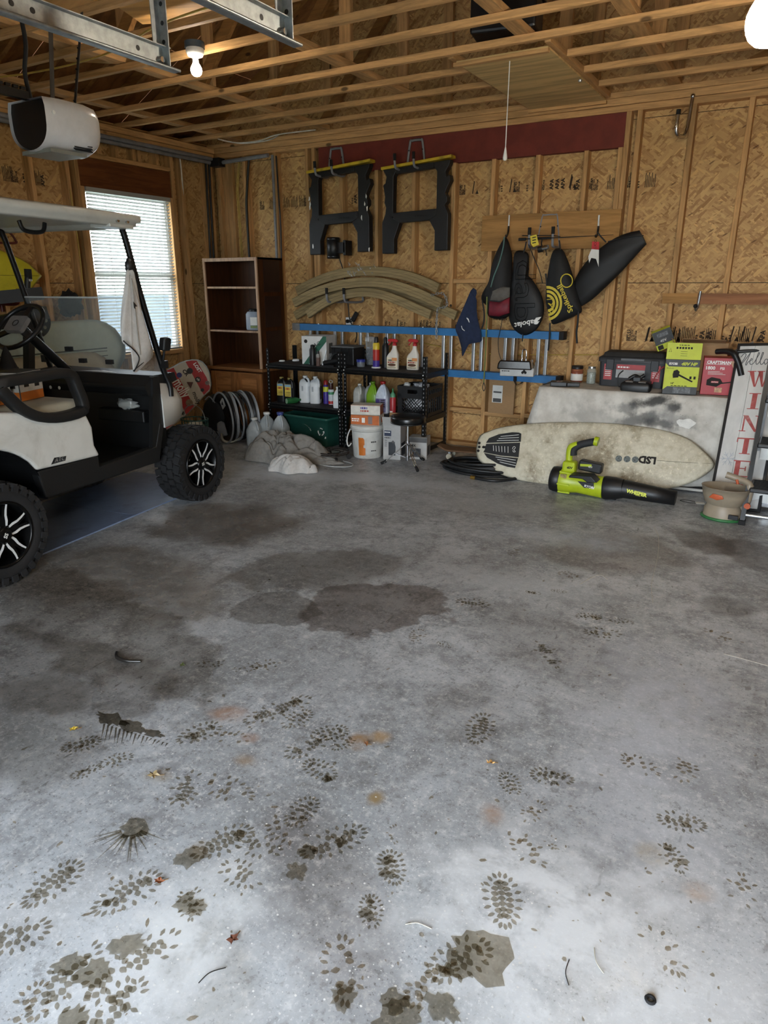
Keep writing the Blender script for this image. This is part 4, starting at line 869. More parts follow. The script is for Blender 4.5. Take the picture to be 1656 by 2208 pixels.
def jug(name, label, pos, w, d, h, mat, capm, rz=.3, lab=None, group=None, handle='top', labfrac=(.12, .55), labm2=None, flatlab=False):
    t = thing(name, label, 'jug', pos, rz, group)
    def sec(k, z, r=.25, kx=None): return [Vector((x, y, z)) for x, y in rrect(w*(kx or k), d*k, min(w, d)*r*k, 3)]
    if handle == 'cone': prof = [(.94, 0), (1, .02*1), (1, h*.52), (.93, h*.60), (.62, h*.78), (.32, h*.89), (.28, h*.93)]
    else: prof = [(.94, 0), (1, .02), (1, h*.66), (.93, h*.76), (.72, h*.86), (.40, h*.90), (.28, h*.93)]
    MB().loft([sec(k, z, .25 if k > .5 else .45) for k, z in prof], True, False, True).build('body', mat, t)
    n = .28*min(w, d)
    off = 0 
    MB().lathe([(n*.6, h*.90), (n*.6, h*.93), (n*.78, h*.93), (n*.78, h), (n*.6, h+.002)], 14).build('cap', capm, t)
    if handle == 'top': MB().tube(spline([(w*.12, -d*.1, h*.90), (w*.25, -d*.3, h*.93), (w*.42, -d*.38, h*.86), (w*.47, -d*.40, h*.72), (w*.46, -d*.42, h*.62)], 4), .012, 8).build('handle', mat, t)
    else: MB().tube(spline([(w*.1, -d*.12, h*.90), (w*.22, -d*.3, h*.86), (w*.36, -d*.44, h*.72), (w*.40, -d*.5, h*.58)], 4), .011, 8).build('handle', mat, t)
    if lab:
        z0, z1 = labfrac; MB().add(rect((0, -d/2-.0012, 0), X_, Z_, -w*.40, w*.40, h*z0, h*z1), [(0, 1, 2, 3)]).build('paper_label', lab, t)
        if labm2:
            MB().add(rect((0, -d/2-.0018, 0), X_, Z_, -w*.40, -w*.1, h*z0+.01, h*z1-.01), [(0, 1, 2, 3)]).build('label_print', labm2, t)
            for k in range(4): MB().add(rect((0, -d/2-.0018, 0), X_, Z_, w*.0, w*.33, h*z1-.02-k*.018, h*z1-.012-k*.018), [(0, 1, 2, 3)]).build('label_print', INK, t)
    return t
def can(name, label, cat, pos, prof, mats_parts, group=None, rz=0, n=18):
    """round bottle or can: list of (part name, material, profile)"""
    t = thing(name, label, cat, pos, rz, group)
    for nm, m, pr in mats_parts: MB().lathe(pr, n).build(nm, m, t)
    return t
WJ = pm('milky_white_plastic', 'cfd3d4', .4, var=.05); 
# --- top shelf, first unit
p = on(px1, 385, 405, ZT)
t = thing('carton', 'white carton with a green diagonal band tilted on the shelf', 'box', (-4.13, 5.80, ZT), R(14))
MB().box(-.13, .13, -.12, .14, 0, .27).build('carton_body', pm('white_carton', 'cfd1cf', .6, var=.04), t, bevel=.003)
GRN = pm('green_print', '1f5a45', .6)
flat([(-.115, -.1206, .0), (-.06, -.1206, 0), (.13, -.1206, .22), (.13, -.1206, .269), (.095, -.1206, .269)], GRN, t, 'green_band')
text('PAC', .055, INK, t, (-.02, -.121, .15), (1, 0, .45), (-.45, 0, 1)); MB().cyl((-.085, -.1202, .22), (-.085, -.1208, .22), .018, n=16).build('round_mark', INK, t)
MB().box(.1302, .1308, -.05, .05, .1, .2).build('picture', pm('print_grey', '5b5c58', .7), t)
t = thing('tool_case', 'black case with a grey lid beside the tilted carton', 'case', (-3.80, 5.86, ZT), R(3))
MB().box(-.15, .10, -.1, .12, 0, .165).build('case_body', pm('case_black', '141416', .5), t, bevel=.008); MB().box(-.155, .105, -.105, .125, .165, .18).build('lid', pm('case_grey', '585b5c', .5), t, bevel=.004)
for x in (-.12, -.04, .04): MB().box(x-.012, x+.012, -.112, -.1, .1, .16).build('clip', BLACK, t)
p = on(px1, 460, 410, ZT-.0); can('spray_can', 'tall black can standing before the tilted carton', 'can', (-4.06, 5.60, ZT), 0, [('body', BLACK, [(.03, 0), (.032, .01), (.032, .15), (.025, .165)]), ('cap', DKMETAL, [(.02, .165), (.02, .19), (.015, .195)])])
can('oil_bottle', 'small brown bottle with a grey shoulder next to the black can', 'bottle', (-3.985, 5.585, ZT), 0, [('body', pm('brown_bottle', '5d4740', .5), [(.018, 0), (.02, .005), (.02, .08)]), ('shoulder', pm('grey_bottle', '8b8a86', .5), [(.02, .08), (.014, .11), (.012, .115)]), ('cap', BLACK, [(.013, .115), (.012, .14)])])
t = thing('caulking_gun', 'black caulking gun with a pale rod leaning on the shelf post', 'tool', (-3.83, 5.60, ZT), R(10))
MB().tube([(-.09, .0, .03), (.06, .0, .06)], .024, 12).build('barrel', BLACK, t); MB().tube([(-.1, -.01, .01), (-.06, .0, .15)], .006, 8).build('rod', ALU, t); MB().tube(spline([(-.02, 0, .05), (.0, 0, .1), (.05, 0, .13), (.09, 0, .12)]), .012, 8).build('handle', BLACK, t); MB().box(-.11, .02, -.02, .02, 0, .012).build('foot', BLACK, t)
for k, (a, b, r_, lab) in enumerate(((185, 382, .03, 'thin white plastic saucer at the left end of the top shelf'), (305, 378, .035, 'thicker white plastic saucer just left of the tilted carton'))):
    q = on(px1, a, b, ZT); MB().lathe([(r_, 0), (r_*1.05, .004), (r_*.9, .012+.008*k), (.01, .014+.008*k)], 16).build('plastic_saucer', WHITEP, label=lab, cat='saucer', loc=(q.x if q.y < 5.98 else q.x*5.8/q.y, min(q.y, 5.85), ZT))
# --- top shelf, second unit
q = on(px1, 850, 424, ZT)
can('nail_jar', 'clear jar of nails with a blue lid', 'jar', (q.x, q.y-.02, ZT), 0, [('glass', glassy('clear_jar', '8c9298', .1, .6), [(.038, 0), (.04, .005), (.04, .05)]), ('lid', pm('blue_lid', '1d2f86', .4), [(.043, .045), (.043, .068), (.04, .07)]), ('nails', pm('nail_grey', '6d7174', .4, .6, var=.5, scale=200), [(.034, .003), (.035, .04)])])
q = on(px1, 905, 420, ZT); t = thing('parts_bag', 'clear plastic bag of hardware standing between the jar and the tall can', 'bag', (q.x-.01, q.y+.06, ZT)); 
MB().puff([(-.05, 0, 0), (.05, 0, 0), (.06, 0, .12), (.075, 0, .27), (.0, 0, .275), (-.065, 0, .27), (-.055, 0, .12)], SOUT, .03, 1).build('film', glassy('bag_film', 'b9bdbf', .15, .35), t)
random.seed(2); m = MB()
for k in range(40): m.cbox((random.uniform(-.04, .04), random.uniform(-.012, .012), random.uniform(.02, .16)), (.02, .012, .03), rot=Matrix.Rotation(random.uniform(0, 3), 3, 'Y'))
m.build('hardware', pm('dark_hardware', '3d444c', .4, .5, var=.5, scale=120), t, kind='stuff')
MB().cbox((-.01, -.01, .2), (.05, .01, .05)).build('brass_fitting', pm('brass', 'a58440', .3, .8), t)
q = on(px1, 968, 436, ZT); Y2 = pm('can_yellow', 'd0b52c', .4); RED = pm('can_red', 'a8281f', .45); PUR = pm('can_purple', '3b2a86', .45)
can('tall_spray_can', 'tall lubricant can striped yellow, red and purple with a black cap', 'can', (q.x, q.y, ZT), 0, [('base', WHITEP, [(.045, 0), (.045, .012)]), ('purple_band', PUR, [(.032, .012), (.033, .02), (.033, .07)]), ('red_band', RED, [(.033, .07), (.033, .17)]), ('yellow_band', Y2, [(.033, .17), (.033, .22), (.026, .232)]), ('cap', BLACK, [(.02, .23), (.022, .27), (.014, .285)])])
can('air_can', 'black aerosol can half hidden behind the tall striped can', 'can', (q.x+.06, q.y+.07, ZT), 0, [('body', BLACK, [(.033, 0), (.033, .2), (.02, .225)]), ('cap', DKMETAL, [(.018, .225), (.018, .27), (.01, .28)])])
def sprayer(label, q):
    t = thing('spray_bottle', label, 'spray bottle', (q.x, q.y, ZT), R(8), 'weed killer spray bottles'); BW = pm('bottle_white', 'd3cfc4', .45, var=.04); RS = pm('sprayer_red', 'ab1d20', .4)
    sec = lambda w, d, z, dx=0: [Vector((x+dx, y, z)) for x, y in rrect(w, d, d*.35, 3)]
    MB().loft([sec(.108, .055, 0), sec(.112, .058, .008), sec(.112, .058, .115), sec(.10, .056, .135, .006), sec(.072, .05, .155, .012), sec(.045, .042, .18, .016), sec(.036, .036, .205, .016), sec(.034, .034, .215, .016)], True, False, True).build('body', BW, t)
    hd = MB().lathe([(.02, .213), (.02, .235), (.013, .24), (.013, .252)], 12, c=(.016, 0, 0)).build('collar', RS, t)
    MB().prism([(-.045, .252), (.045, .246), (.05, .262), (.03, .275), (-.03, .277), (-.05, .268)], (.012, -.014, 0), X_, Z_, -.028).build('trigger_head', RS, t, bevel=.004)
    MB().tube(spline([(-.02, 0, .252), (-.03, 0, .235), (-.045, 0, .218)]), .006, 6).build('trigger', RS, t)
    MB().add(rect((0, -.0298, 0), X_, Z_, -.05, .05, .008, .108), [(0, 1, 2, 3)]).build('paper_label', pm('cream_label', 'd6ccb4', .6), t)
    MB().add(rect((0, -.0304, 0), X_, Z_, .0, .05, .078, .106), [(0, 1, 2, 3)]).build('label_print', pm('orange_fade', 'c98a52', .6), t)
    pm('label_red', '9b2a22', .6); lines(INK, t, (-.035, -.0305, .077), X_, Z_, .06, .02); lines(MATS['label_red'], t, (-.04, -.0305, .06), X_, Z_, .075, .016)
    e = MB().sphere((0, 0, 0), 1, 14, 8, (.04, .0005, .013)).build('label_picture', pm('label_brown', '55351f', .6), t, loc=(0, -.0305, .042)); 
    for k in range(2): MB().add(rect((0, -.0305, 0), X_, Z_, -.045, .04, .012+k*.008, .015+k*.008), [(0, 1, 2, 3)]).build('label_print', INK, t)
    return t
sprayer('red-topped white spray bottle nearer the tall striped can', on(px1, 1106, 446, ZT)); sprayer('red-topped white spray bottle nearer the right shelf post', on(px1, 1272, 450, ZT))
# --- middle shelf, first unit
for k, (x, y, lab) in enumerate(((-4.50, 5.66, 'black oil jug with a yellow label at the left end of the middle shelf'), (-4.385, 5.64, 'black oil jug with a yellow label second from the left shelf post'), (-4.285, 5.76, 'unlabelled black jug half hidden beside the white jugs'))):
    t = jug('oil_jug', lab, (x, y, ZM), .095, .1, .25, pm('black_jug', '0f1011', .35), pm('cap_dull', '8d7d43', .5) if k < 2 else BLACK, .25, None, 'black oil jugs')
    if k < 2:
        MB().add(rect((0, -.0512, 0), X_, Z_, -.032, .032, .07, .19), [(0, 1, 2, 3)]).build('paper_label', pm('label_yellow', 'cbb446', .6), t); MB().add(rect((0, -.0518, 0), X_, Z_, -.03, .03, .165, .188), [(0, 1, 2, 3)]).build('label_print', pm('label_blue', '6f94ac', .6), t); lines(pm('label_red', '9b2a22', .6), t, (-.024, -.052, .135), X_, Z_, .045, .035)
        for j in range(4): MB().add(rect((0, -.0518, 0), X_, Z_, -.026, .026, .08+j*.011, .084+j*.011), [(0, 1, 2, 3)]).build('label_print', INK, t)
GB = pm('green_bottle', '1f5a2e', .35)
t = thing('green_bottle', 'green bottle lying on its side on the middle shelf', 'bottle', (-4.335, 5.60, ZM+.031), rot=(0, 0, R(-25)))
MB().lathe([(.028, -.06), (.03, -.055), (.03, .05), (.012, .085), (.012, .1)], 16, M=Matrix.Rotation(R(-90), 4, 'X') @ Matrix.Rotation(0, 4, 'Z')).build('body', GB, t); MB().lathe([(.026, -.061), (.026, -.0605)], 16, M=Matrix.Rotation(R(-90), 4, 'X')).build('base', pm('pale_green', '8fae8d', .5), t)
q = on(px1, 385, 718, ZM)
for (dx, dy, lab, w) in ((0, 0, 'big white jug with a moulded grip, nearest the black oil jugs', .115), (.125, .0, 'white jug with a dark picture label, second of the white jugs', .105)):
    t = jug('cleaner_jug', lab, (q.x+dx, q.y+dy, ZM), w, .13, .265, WJ, WHITEP, .35, None, 'white cleaner jugs')
    MB().box(w/2-.002, w/2+.0012, -.04, .04, .04, .17).build('paper_label', pm('label_dark', '4c5563', .5, var=.6, scale=40), t)
    MB().add(rect((0, -.0662, 0), X_, Z_, -w*.2, -w*.05, .12, .17), [(0, 1, 2, 3)]).build('label_print', pm('label_grey', '9aa0a4', .5), t)
q = on(px1, 552, 732, ZM); can('foam_cleaner', 'purple bottle with a red trigger cap and yellow-green sticker', 'bottle', (q.x, q.y, ZM), 0, [('body', PUR, [(.026, 0), (.027, .01), (.027, .17), (.018, .19)]), ('cap', pm('cap_red', '93231f', .4), [(.022, .19), (.022, .22), (.012, .235)]), ('sticker', pm('sticker_lime', 'c3c63a', .5), [(.0275, .12), (.0275, .17)])])
q = on(px1, 595, 738, ZM); t = can('spray_can', 'white and green spray can with a dark looped nozzle', 'can', (q.x, q.y, ZM), 0, [('body', pm('can_white', 'c9cfd0', .4), [(.028, 0), (.029, .005), (.029, .15)]), ('green_band', pm('can_green', '3f8a5c', .4), [(.0295, .1), (.0295, .125)]), ('red_band', RED, [(.0295, .006), (.0295, .035)]), ('cap', pm('dark_red_cap', '3a1c18', .4), [(.02, .15), (.024, .165), (.02, .21)])])
MB().tube([(.02*math.cos(a), 0, .225+.015*math.sin(a)) for a in [2*math.pi*i/12 for i in range(12)]], .003, 6, closed=True).build('nozzle_loop', PAPER, t)
jug('cleaner_jug', 'small white jug partly behind the shared shelf posts', (-3.80, 5.64, ZM), .09, .1, .20, WJ, WHITEP, .4, None, 'white cleaner jugs', 'cone')
for x, y, lab in ((-3.575, 5.68, 'grey-white flat jug just right of the shared shelf posts'), (-3.52, 5.80, 'grey-white flat jug behind its twin near the shared posts')):
    t = jug('coolant_jug', lab, (x, y, ZM), .08, .17, .24, pm('dingy_white', 'a3a5a0', .45), WHITEP, R(10), None, 'grey-white flat jugs')
# --- middle shelf, second unit
q = on(px1, 870, 800, ZM); jug('antifreeze_jug', 'bright green plastic jug above the stacked orange cartons', (-3.415, 5.66, ZM), .115, .105, .275, pm('lime_jug', '6f9a1f', .35, var=.06), pm('lime_cap', '5d8119', .4), .2, None, None, 'cone')
jug('cleaner_bottle', 'milky gallon bottle with a red cap and purple label', (-3.275, 5.61, ZM), .125, .12, .29, pm('milky_blue', 'b6bfcc', .4), pm('cap_red', '93231f'), .15, pm('label_lav', '6a6688', .5, var=.5, scale=26), None, 'cone', (.05, .48), pm('label_purple', '332468', .5))
q = on(px1, 1072, 815, ZM); t = can('red_bottle', 'red bottle with a green spout beside the milk crate', 'bottle', (-3.165, 5.60, ZM), 0, [('body', pm('bottle_red', '9d2b2f', .4), [(.029, 0), (.03, .006), (.03, .145), (.026, .155)]), ('shoulder', pm('bottle_green_glass', '4f8a68', .35), [(.026, .155), (.024, .18), (.01, .2)]), ('spout', pm('spout_green', '1f6a3c', .4), [(.009, .2), (.007, .235)])])
MB().add(rect((0, -.0305, 0), X_, Z_, -.014, .014, .01, .03), [(0, 1, 2, 3)]).build('barcode', PAPER, t)
t = thing('milk_crate', 'black milk crate of shiny wrapped things on the middle shelf', 'crate', (-2.965, 5.76, ZM), R(2)); BKC = pm('crate_black', '141517', .5)
hw, hd, hh = .15, .16, .265
for sy in (-1, 1):
    y = sy*hd
    for z0, z1 in ((0, .03), (.155, .20), (.235, hh)): MB().box(-hw, hw, y-.006, y+.006, z0, z1).build('rail', BKC, t)
    for x0, x1 in ((-hw, -hw+.045), (hw-.045, hw)): MB().box(x0, x1, y-.006, y+.006, .03, hh-.03).build('corner', BKC, t)
    for x0, x1 in ((-.105, -.05), (.05, .105)): MB().box(x0, x1, y-.005, y+.005, .2, .235).build('grip_side', BKC, t)
    for k in range(-4, 5):
        for s in (-1, 1):
            xa, xb = k*.03, k*.03+s*.125; za, zb = .03, .155
            ca, cb_ = max(-.105, min(.105, xa)), max(-.105, min(.105, xb))
            if abs(xb-xa) > 1e-6:
                ta, tb = (ca-xa)/(xb-xa), (cb_-xa)/(xb-xa)
                if tb-ta > .1: MB().bar((ca, y, za+(zb-za)*ta), (cb_, y, za+(zb-za)*tb), .006, .006, (0, 1, 0)).build('lattice_bar', BKC, t)
for sx in (-1, 1):
    for z0, z1 in ((0, .03), (.155, .2), (.235, hh)): MB().box(sx*hw-.006, sx*hw+.006, -hd, hd, z0, z1).build('rail', BKC, t)
    for k in range(7): MB().box(sx*hw-.005, sx*hw+.005, -.14+k*.045, -.13+k*.045, .03, .235).build('lattice_bar', BKC, t)
MB().box(-hw+.006, hw-.006, -hd+.006, hd-.006, 0, .006).build('base', BKC, t)
SIL = pm('crumpled_film', 'c3c5c8', .3, .1, var=.5, scale=35, bump=.8, fine=40.)
def crumple(c, r, s, mat, name, label=None, cat=None, parent=None, group=None, amp=.5, seed=0):
    m = MB(); n_, k_ = 22, 13; o = Vector((seed*3.1, seed*1.7, 0))
    def f(u, v):
        a, b = 2*math.pi*u, math.pi*v; d = Vector((math.sin(b)*math.cos(a), math.sin(b)*math.sin(a), math.cos(b)))
        rr = r*(1+amp*(abs(mnoise.noise(d*2.3+o))*1.2-.4)+amp*.35*mnoise.noise(d*5+o)); return Vector((d.x*rr*s[0], d.y*rr*s[1], d.z*rr*s[2]))
    m.grid(f, n_, k_); return m.build(name, mat, parent, label, cat, group, loc=c, weld=True)
crumple((-2.965, 5.72, ZM+.10), .12, (1, .9, .72), SIL, 'wrapped_bundle', 'crumpled silvery bundle inside the milk crate', 'bundle', None, 'silvery bundles in the crate', .4, 1)
crumple((-2.97, 5.80, ZM+.24), .08, (1, .9, .5), SIL, 'wrapped_bundle', 'crumpled silvery bundle poking out above the crate rim', 'bundle', None, 'silvery bundles in the crate', .6, 2)
crumple((-3.07, 5.70, ZM+.262), .035, (1, .8, .6), PAPER, 'tissue', 'scrap of white tissue on the left rim of the milk crate', 'tissue', None, None, .6, 3)
# --- below the shelves
t = thing('recycling_bin', 'dark green recycling bin with white arrows under the shelf', 'bin', (-4.05, 5.62, 0), R(-4)); RG = pm('bin_green', '1d4a40', .45, var=.08)
sec = lambda w, d, z: [Vector((x, y, z)) for x, y in rrect(w, d, .03, 3)]
MB().loft([sec(.50, .32, 0), sec(.56, .38, .27), sec(.60, .42, .275), sec(.60, .42, .295), sec(.57, .39, .295), sec(.51, .33, .02)], True, False, True).build('tub', RG, t)
nrm = Vector((0, -.275, .03)).normalized(); fy = lambda z: -.16-.03*z/.27-.002
up = Vector((0, -.03, .27)).normalized()
text('WE', .052, WHITEINK, t, (-.06, fy(.13), .13), X_, up, bold=.001); text('RECYCLE', .052, WHITEINK, t, (-.17, fy(.06), .06), X_, up, bold=.001)
for k, chs in enumerate('CITY OF HARRISON'):
    a = R(160-k*9.2); text(chs, .02, WHITEINK, t, (-.03+.10*math.cos(a), fy(.14+.075*math.sin(a)), .14+.075*math.sin(a)), (math.sin(a), 0, -math.cos(a)), (math.cos(a), 0, math.sin(a)))
for k in range(3):
    a = R(90+120*k); c = Vector((.2, fy(.16), .16)); r_ = .035
    pts = [(r_*math.cos(a+R(d)), r_*math.sin(a+R(d))) for d in (-42, -14, 14)]
    MB().tube([c+Vector((x, -.001, z)) for x, z in pts], .005, 5).build('recycling_mark', WHITEINK, t)
    e = Vector((r_*math.cos(a+R(32)), 0, r_*math.sin(a+R(32)))); d1_ = Vector((math.cos(a), 0, math.sin(a))); d2_ = Vector((-math.sin(a), 0, math.cos(a)))
    flat([c+e+d2_*.012+Vector((0, -.002, 0)), c+e-d2_*.006+d1_*.014+Vector((0, -.002, 0)), c+e-d2_*.006-d1_*.014+Vector((0, -.002, 0))], WHITEINK, t, 'recycling_mark')
MB().add(rect((0, 0, 0), X_, Z_, .15, .255, .095, .115), [(0, 1, 2, 3)]).build('label_print', WHITEINK, t, loc=(0, fy(.1)+.001, 0))
# bucket with two cartons on it
q = on(px1, 835, 1188, 0)
t = thing('bucket', 'white plastic bucket with an orange panel under two cartons', 'bucket', (q.x, q.y+.13, 0), R(12)); WBK = pm('bucket_white', 'c4c4be', .45, var=.05, dirt='8c8578', dirtamt=.5)
MB().lathe([(.128, 0), (.132, .005), (.145, .24), (.145, .25), (.155, .25), (.157, .285), (.153, .295), (.148, .3), (.02, .3)], 32).build('pail', WBK, t)
for z in (.258, .272): MB().lathe([(.157, z-.003), (.16, z), (.157, z+.003)], 32, caps=False).build('rim_ring', WBK, t)
m = MB(); OP = pm('orange_print', 'b9671f', .5)
def onp(a, z, e=.001): r_ = .132+(.145-.132)*z/.24+e; return Vector((r_*math.sin(a), -r_*math.cos(a), z))
gpts = [(-.28, .03), (.05, .03), (.16, .05), (.2, .085), (.08, .115), (.13, .145), (.1, .175), (-.02, .195), (-.28, .195)]
m.loft([[onp(a*0+R(-16), z) for z in (.03, .07, .11, .15, .195)]]+[[onp(a, z) for z in (.03, .07, .11, .15, .195)] for a in (R(-8), R(0), R(4))], closed_u=False); m.loft([[onp(R(4), z) for z in (.03, .05, .08, .105)], [onp(R(11), z) for z in (.035, .055, .08, .1)]], closed_u=False); m.loft([[onp(R(4), z) for z in (.125, .15, .17, .19)], [onp(R(8), z) for z in (.13, .15, .165, .18)]], closed_u=False)
m.build('orange_panel', OP, t)
lines(INK, t, onp(R(32), .15, .003), (math.cos(R(42)), math.sin(R(42)), 0), Z_, .05, .02); lines(INK, t, onp(R(32), .07, .003), (math.cos(R(42)), math.sin(R(42)), 0), Z_, .05, .014)
MB().tube(spline([(-.157, .0, .262), (-.17, -.06, .2), (-.165, -.1, .14), (-.15, -.10, .10), (-.14, -.06, .12)]), .006, 8).build('bail_handle', WHITEP, t)
bx, by = q.x, q.y+.13
ORC, WHC = pm('orange_card', 'b5602a', .6), pm('white_card', 'c9c6bd', .6)
def smallcarton(label, loc, rz, front, side):
    t = thing('carton', label, 'box', loc, rz, 'orange and white cartons on the bucket')
    MB().box(-.135, .135, -.075, .075, 0, .088).build('carton_body', WHC, t, bevel=.002)
    MB().add(rect((0, -.0756, 0), X_, Z_, -.134, .134, .002, .086), [(0, 1, 2, 3)]).build('front_print', front, t)
    MB().add(rect((.1356, 0, 0), Y_, Z_, -.074, .074, .002, .086), [(0, 1, 2, 3)]).build('side_print', side, t)
    MB().add(rect((0, -.0756, 0), X_, Z_, -.134, .134, .084, .088), [(0, 1, 2, 3)]).build('edge_print', ORC, t)
    return t
c1 = smallcarton('orange-fronted carton lying directly on the bucket lid', (bx, by-.0, .301), R(14), ORC, WHC)
lines(WHITEINK, c1, (-.125, -.0762, .03), X_, Z_, .07, .035, 2); MB().add(rect((0, -.0762, 0), X_, Z_, -.03, .0, .02, .065), [(0, 1, 2, 3)]).build('picture', WHITEINK, c1); MB().add(rect((0, -.0762, 0), X_, Z_, .03, .07, .01, .08), [(0, 1, 2, 3)]).build('picture', pm('grey_photo', '7a6a66', .6), c1)
MB().add(rect((.1362, 0, 0), Y_, Z_, -.02, .02, .02, .07), [(0, 1, 2, 3)]).build('picture', ORC, c1)
c2 = smallcarton('white-fronted carton on top of the orange-fronted one', (bx-.01, by+.01, .391), R(20), WHC, ORC)
lines(PUR, c2, (-.045, -.0762, .052), X_, Z_, .065, .03); lines(pm('text_red', 'a33a2b', .6), c2, (-.045, -.0762, .028), X_, Z_, .08, .024)
for a in (-.04, .02): MB().add(rect((.1362, 0, 0), Y_, Z_, a, a+.03, .02, .065), [(0, 1, 2, 3)]).build('picture', pm('grey_photo', '7a6a66'), c2)
# tall carton with a picture of a pump, and a second one behind the stool
q = on(px1, 1052, 1195, 0)
def tallcarton(label, x, y, rz, w, d, h, opened):
    t = thing('appliance_carton', label, 'box', (x, y, 0), rz, 'appliance cartons under the shelf')
    MB().box(-w/2, w/2, -d/2, d/2, 0, h).build('carton_body', pm('pale_carton', 'a9a8a5', .6, var=.06), t, bevel=.002)
    if opened:
        for s, a in ((-1, 60), (1, 70)): MB().cbox((0, 0, 0), (w, .003, .09)).build('flap', CARD if s > 0 else MATS['pale_carton'], t, loc=(0, s*(d/2+.015), h+.04), rot=(R(-20*s), 0, 0))
        MB().cbox((0, 0, 0), (.003, d, .08)).build('flap', CARD, t, loc=(w/2+.02, 0, h+.03), rot=(0, R(40), 0))
    return t
t = tallcarton('pale carton with a dark pump picture and open flaps beside the bucket', -3.055, 5.44, R(12), .165, .17, .31, True)
MB().add(rect((0, -.0856, 0), X_, Z_, -.07, -.005, .215, .265), [(0, 1, 2, 3)]).build('blue_panel', pm('navy_print', '26324c', .5), t); lines(WHITEINK, t, (-.066, -.0862, .245), X_, Z_, .05, .016)
MB().puff([(-.03, -.0858, .04), (.035, -.0858, .04), (.038, -.0858, .12), (.03, -.0858, .15), (.03, -.0858, .165), (-.03, -.0858, .16)], SOUT, .0008, .1).build('pump_picture', pm('pump_dark', '34373b', .4), t)
for k in range(4): MB().add(rect((0, -.0856, 0), X_, Z_, -.068, -.045, .12+k*.018, .124+k*.018), [(0, 1, 2, 3)]).build('text_line', INK, t)
MB().cyl((.012, -.0858, .165), (.012, -.0866, .165), .012, n=14).build('gauge_picture', CHROME, t); lines(INK, t, (-.068, -.0862, .195), X_, Z_, .06, .012)
MB().box(.083, .0838, -.06, .06, .03, .15).build('side_picture', pm('side_photo', '3c3f45', .5, var=.5, scale=50), t)
t = tallcarton('lower grey carton with a dark side picture behind the stool', -2.86, 5.56, R(14), .17, .15, .20, False)
MB().add(rect((0, -.0756, 0), X_, Z_, -.084, .084, .155, .198), [(0, 1, 2, 3)]).build('grey_band', pm('grey_band', '4f4f4f', .6), t); text('15X', .03, INK, t, (-.07, -.0762, .115), X_, Z_, bold=.001); MB().add(rect((0, -.0756, 0), X_, Z_, -.07, .03, .02, .1), [(0, 1, 2, 3)]).build('side_picture', MATS['side_photo'], t)
MB().box(.0855, .0862, -.05, .05, .03, .12).build('side_picture', MATS['side_photo'], t)
# drum stool
qa, qb = on(px1, 1040, 1283, 0), on(px1, 1372, 1300, 0)
t = thing('drum_stool', 'round black padded stool on a chrome tripod', 'stool', (-2.80, 5.22, 0))
MB().lathe([(.02, .375), (.125, .375), (.145, .385), (.15, .40), (.15, .43), (.142, .445), (.12, .45), (.02, .452)], 32).build('seat', pm('black_vinyl', '0e0f10', .3, bump=.1), t)
MB().lathe([(.151, .383), (.153, .386), (.151, .389)], 32, caps=False).build('piping', BLACK, t)
MB().cyl((0, 0, .07), (0, 0, .375), .012, n=12).build('post', CHROME, t); MB().cyl((0, 0, .16), (0, 0, .22), .018, n=12).build('collar', CHROME, t); MB().cyl((0, 0, .05), (0, 0, .09), .018, n=12).build('lower_collar', CHROME, t)
MB().tube([(.018, 0, .19), (.05, -.01, .19)], .006, 8).build('wing_bolt', CHROME, t)
for a in (200, 320, 80):
    d = Vector((math.cos(R(a)), math.sin(R(a)), 0)); n_ = Vector((-d.y, d.x, 0))
    lg = MB()
    for s in (-1, 1): lg.tube([d*.015+n_*s*.008+Vector((0, 0, .2)), d*.21+n_*s*.008+Vector((0, 0, .02))], .0045, 6)
    l_ = lg.build('leg', CHROME, t); MB().bar(Vector((0, 0, .07)), d*.11+Vector((0, 0, .11)), .012, .003).build('brace', CHROME, l_); MB().tube([d*.19+Vector((0, 0, .038)), d*.235+Vector((0, 0, .013))], .013, 8).build('rubber_foot', RUBBER, l_)
# wire plant stand on casters
q = on(px1, 610, 1200, 0); t = thing('plant_stand', 'dark round wire plant stand on small casters', 'plant stand', (q.x, q.y, 0)); IR = pm('dark_iron', '2a2320', .45, .5)
ringp = lambda r_, z: [(r_*math.cos(2*math.pi*i/28), r_*math.sin(2*math.pi*i/28), z) for i in range(28)]
for r_, z in ((.15, .085), (.15, .07), (.07, .075)): MB().tube(ringp(r_, z), .005, 6, closed=True).build('ring', IR, t)
for k in range(4):
    a = R(45+90*k); d = Vector((math.cos(a), math.sin(a), 0))
    MB().tube(spline([d*.15+Vector((0, 0, .075)), d*.11+Vector((-d.y*.03, d.x*.03, .078)), d*.09+Vector((d.y*.02, -d.x*.02, .078)), d*.06+Vector((0, 0, .075))]), .0045, 6).build('scroll', IR, t)
    cs = MB().cyl(d*.145+Vector((-d.y, d.x, 0))*-.012+Vector((0, 0, .025)), d*.145+Vector((-d.y, d.x, 0))*.012+Vector((0, 0, .025)), .025, n=14).build('caster', BLACK, t)
    MB().cyl(d*.14+Vector((0, 0, .035)), d*.14+Vector((0, 0, .075)), .007, n=8).build('caster_stem', IR, cs)
t = thing('wire', 'loop of pale wire lying under the plant stand', 'wire', (q.x+.08, q.y-.12, .006))
MB().tube(spline([(.2*math.cos(a), .11*math.sin(a), .0) for a in [R(200+i*20) for i in range(13)]]), .005, 6).build('strand', pm('pale_wire', 'a9aaa6', .5), t)
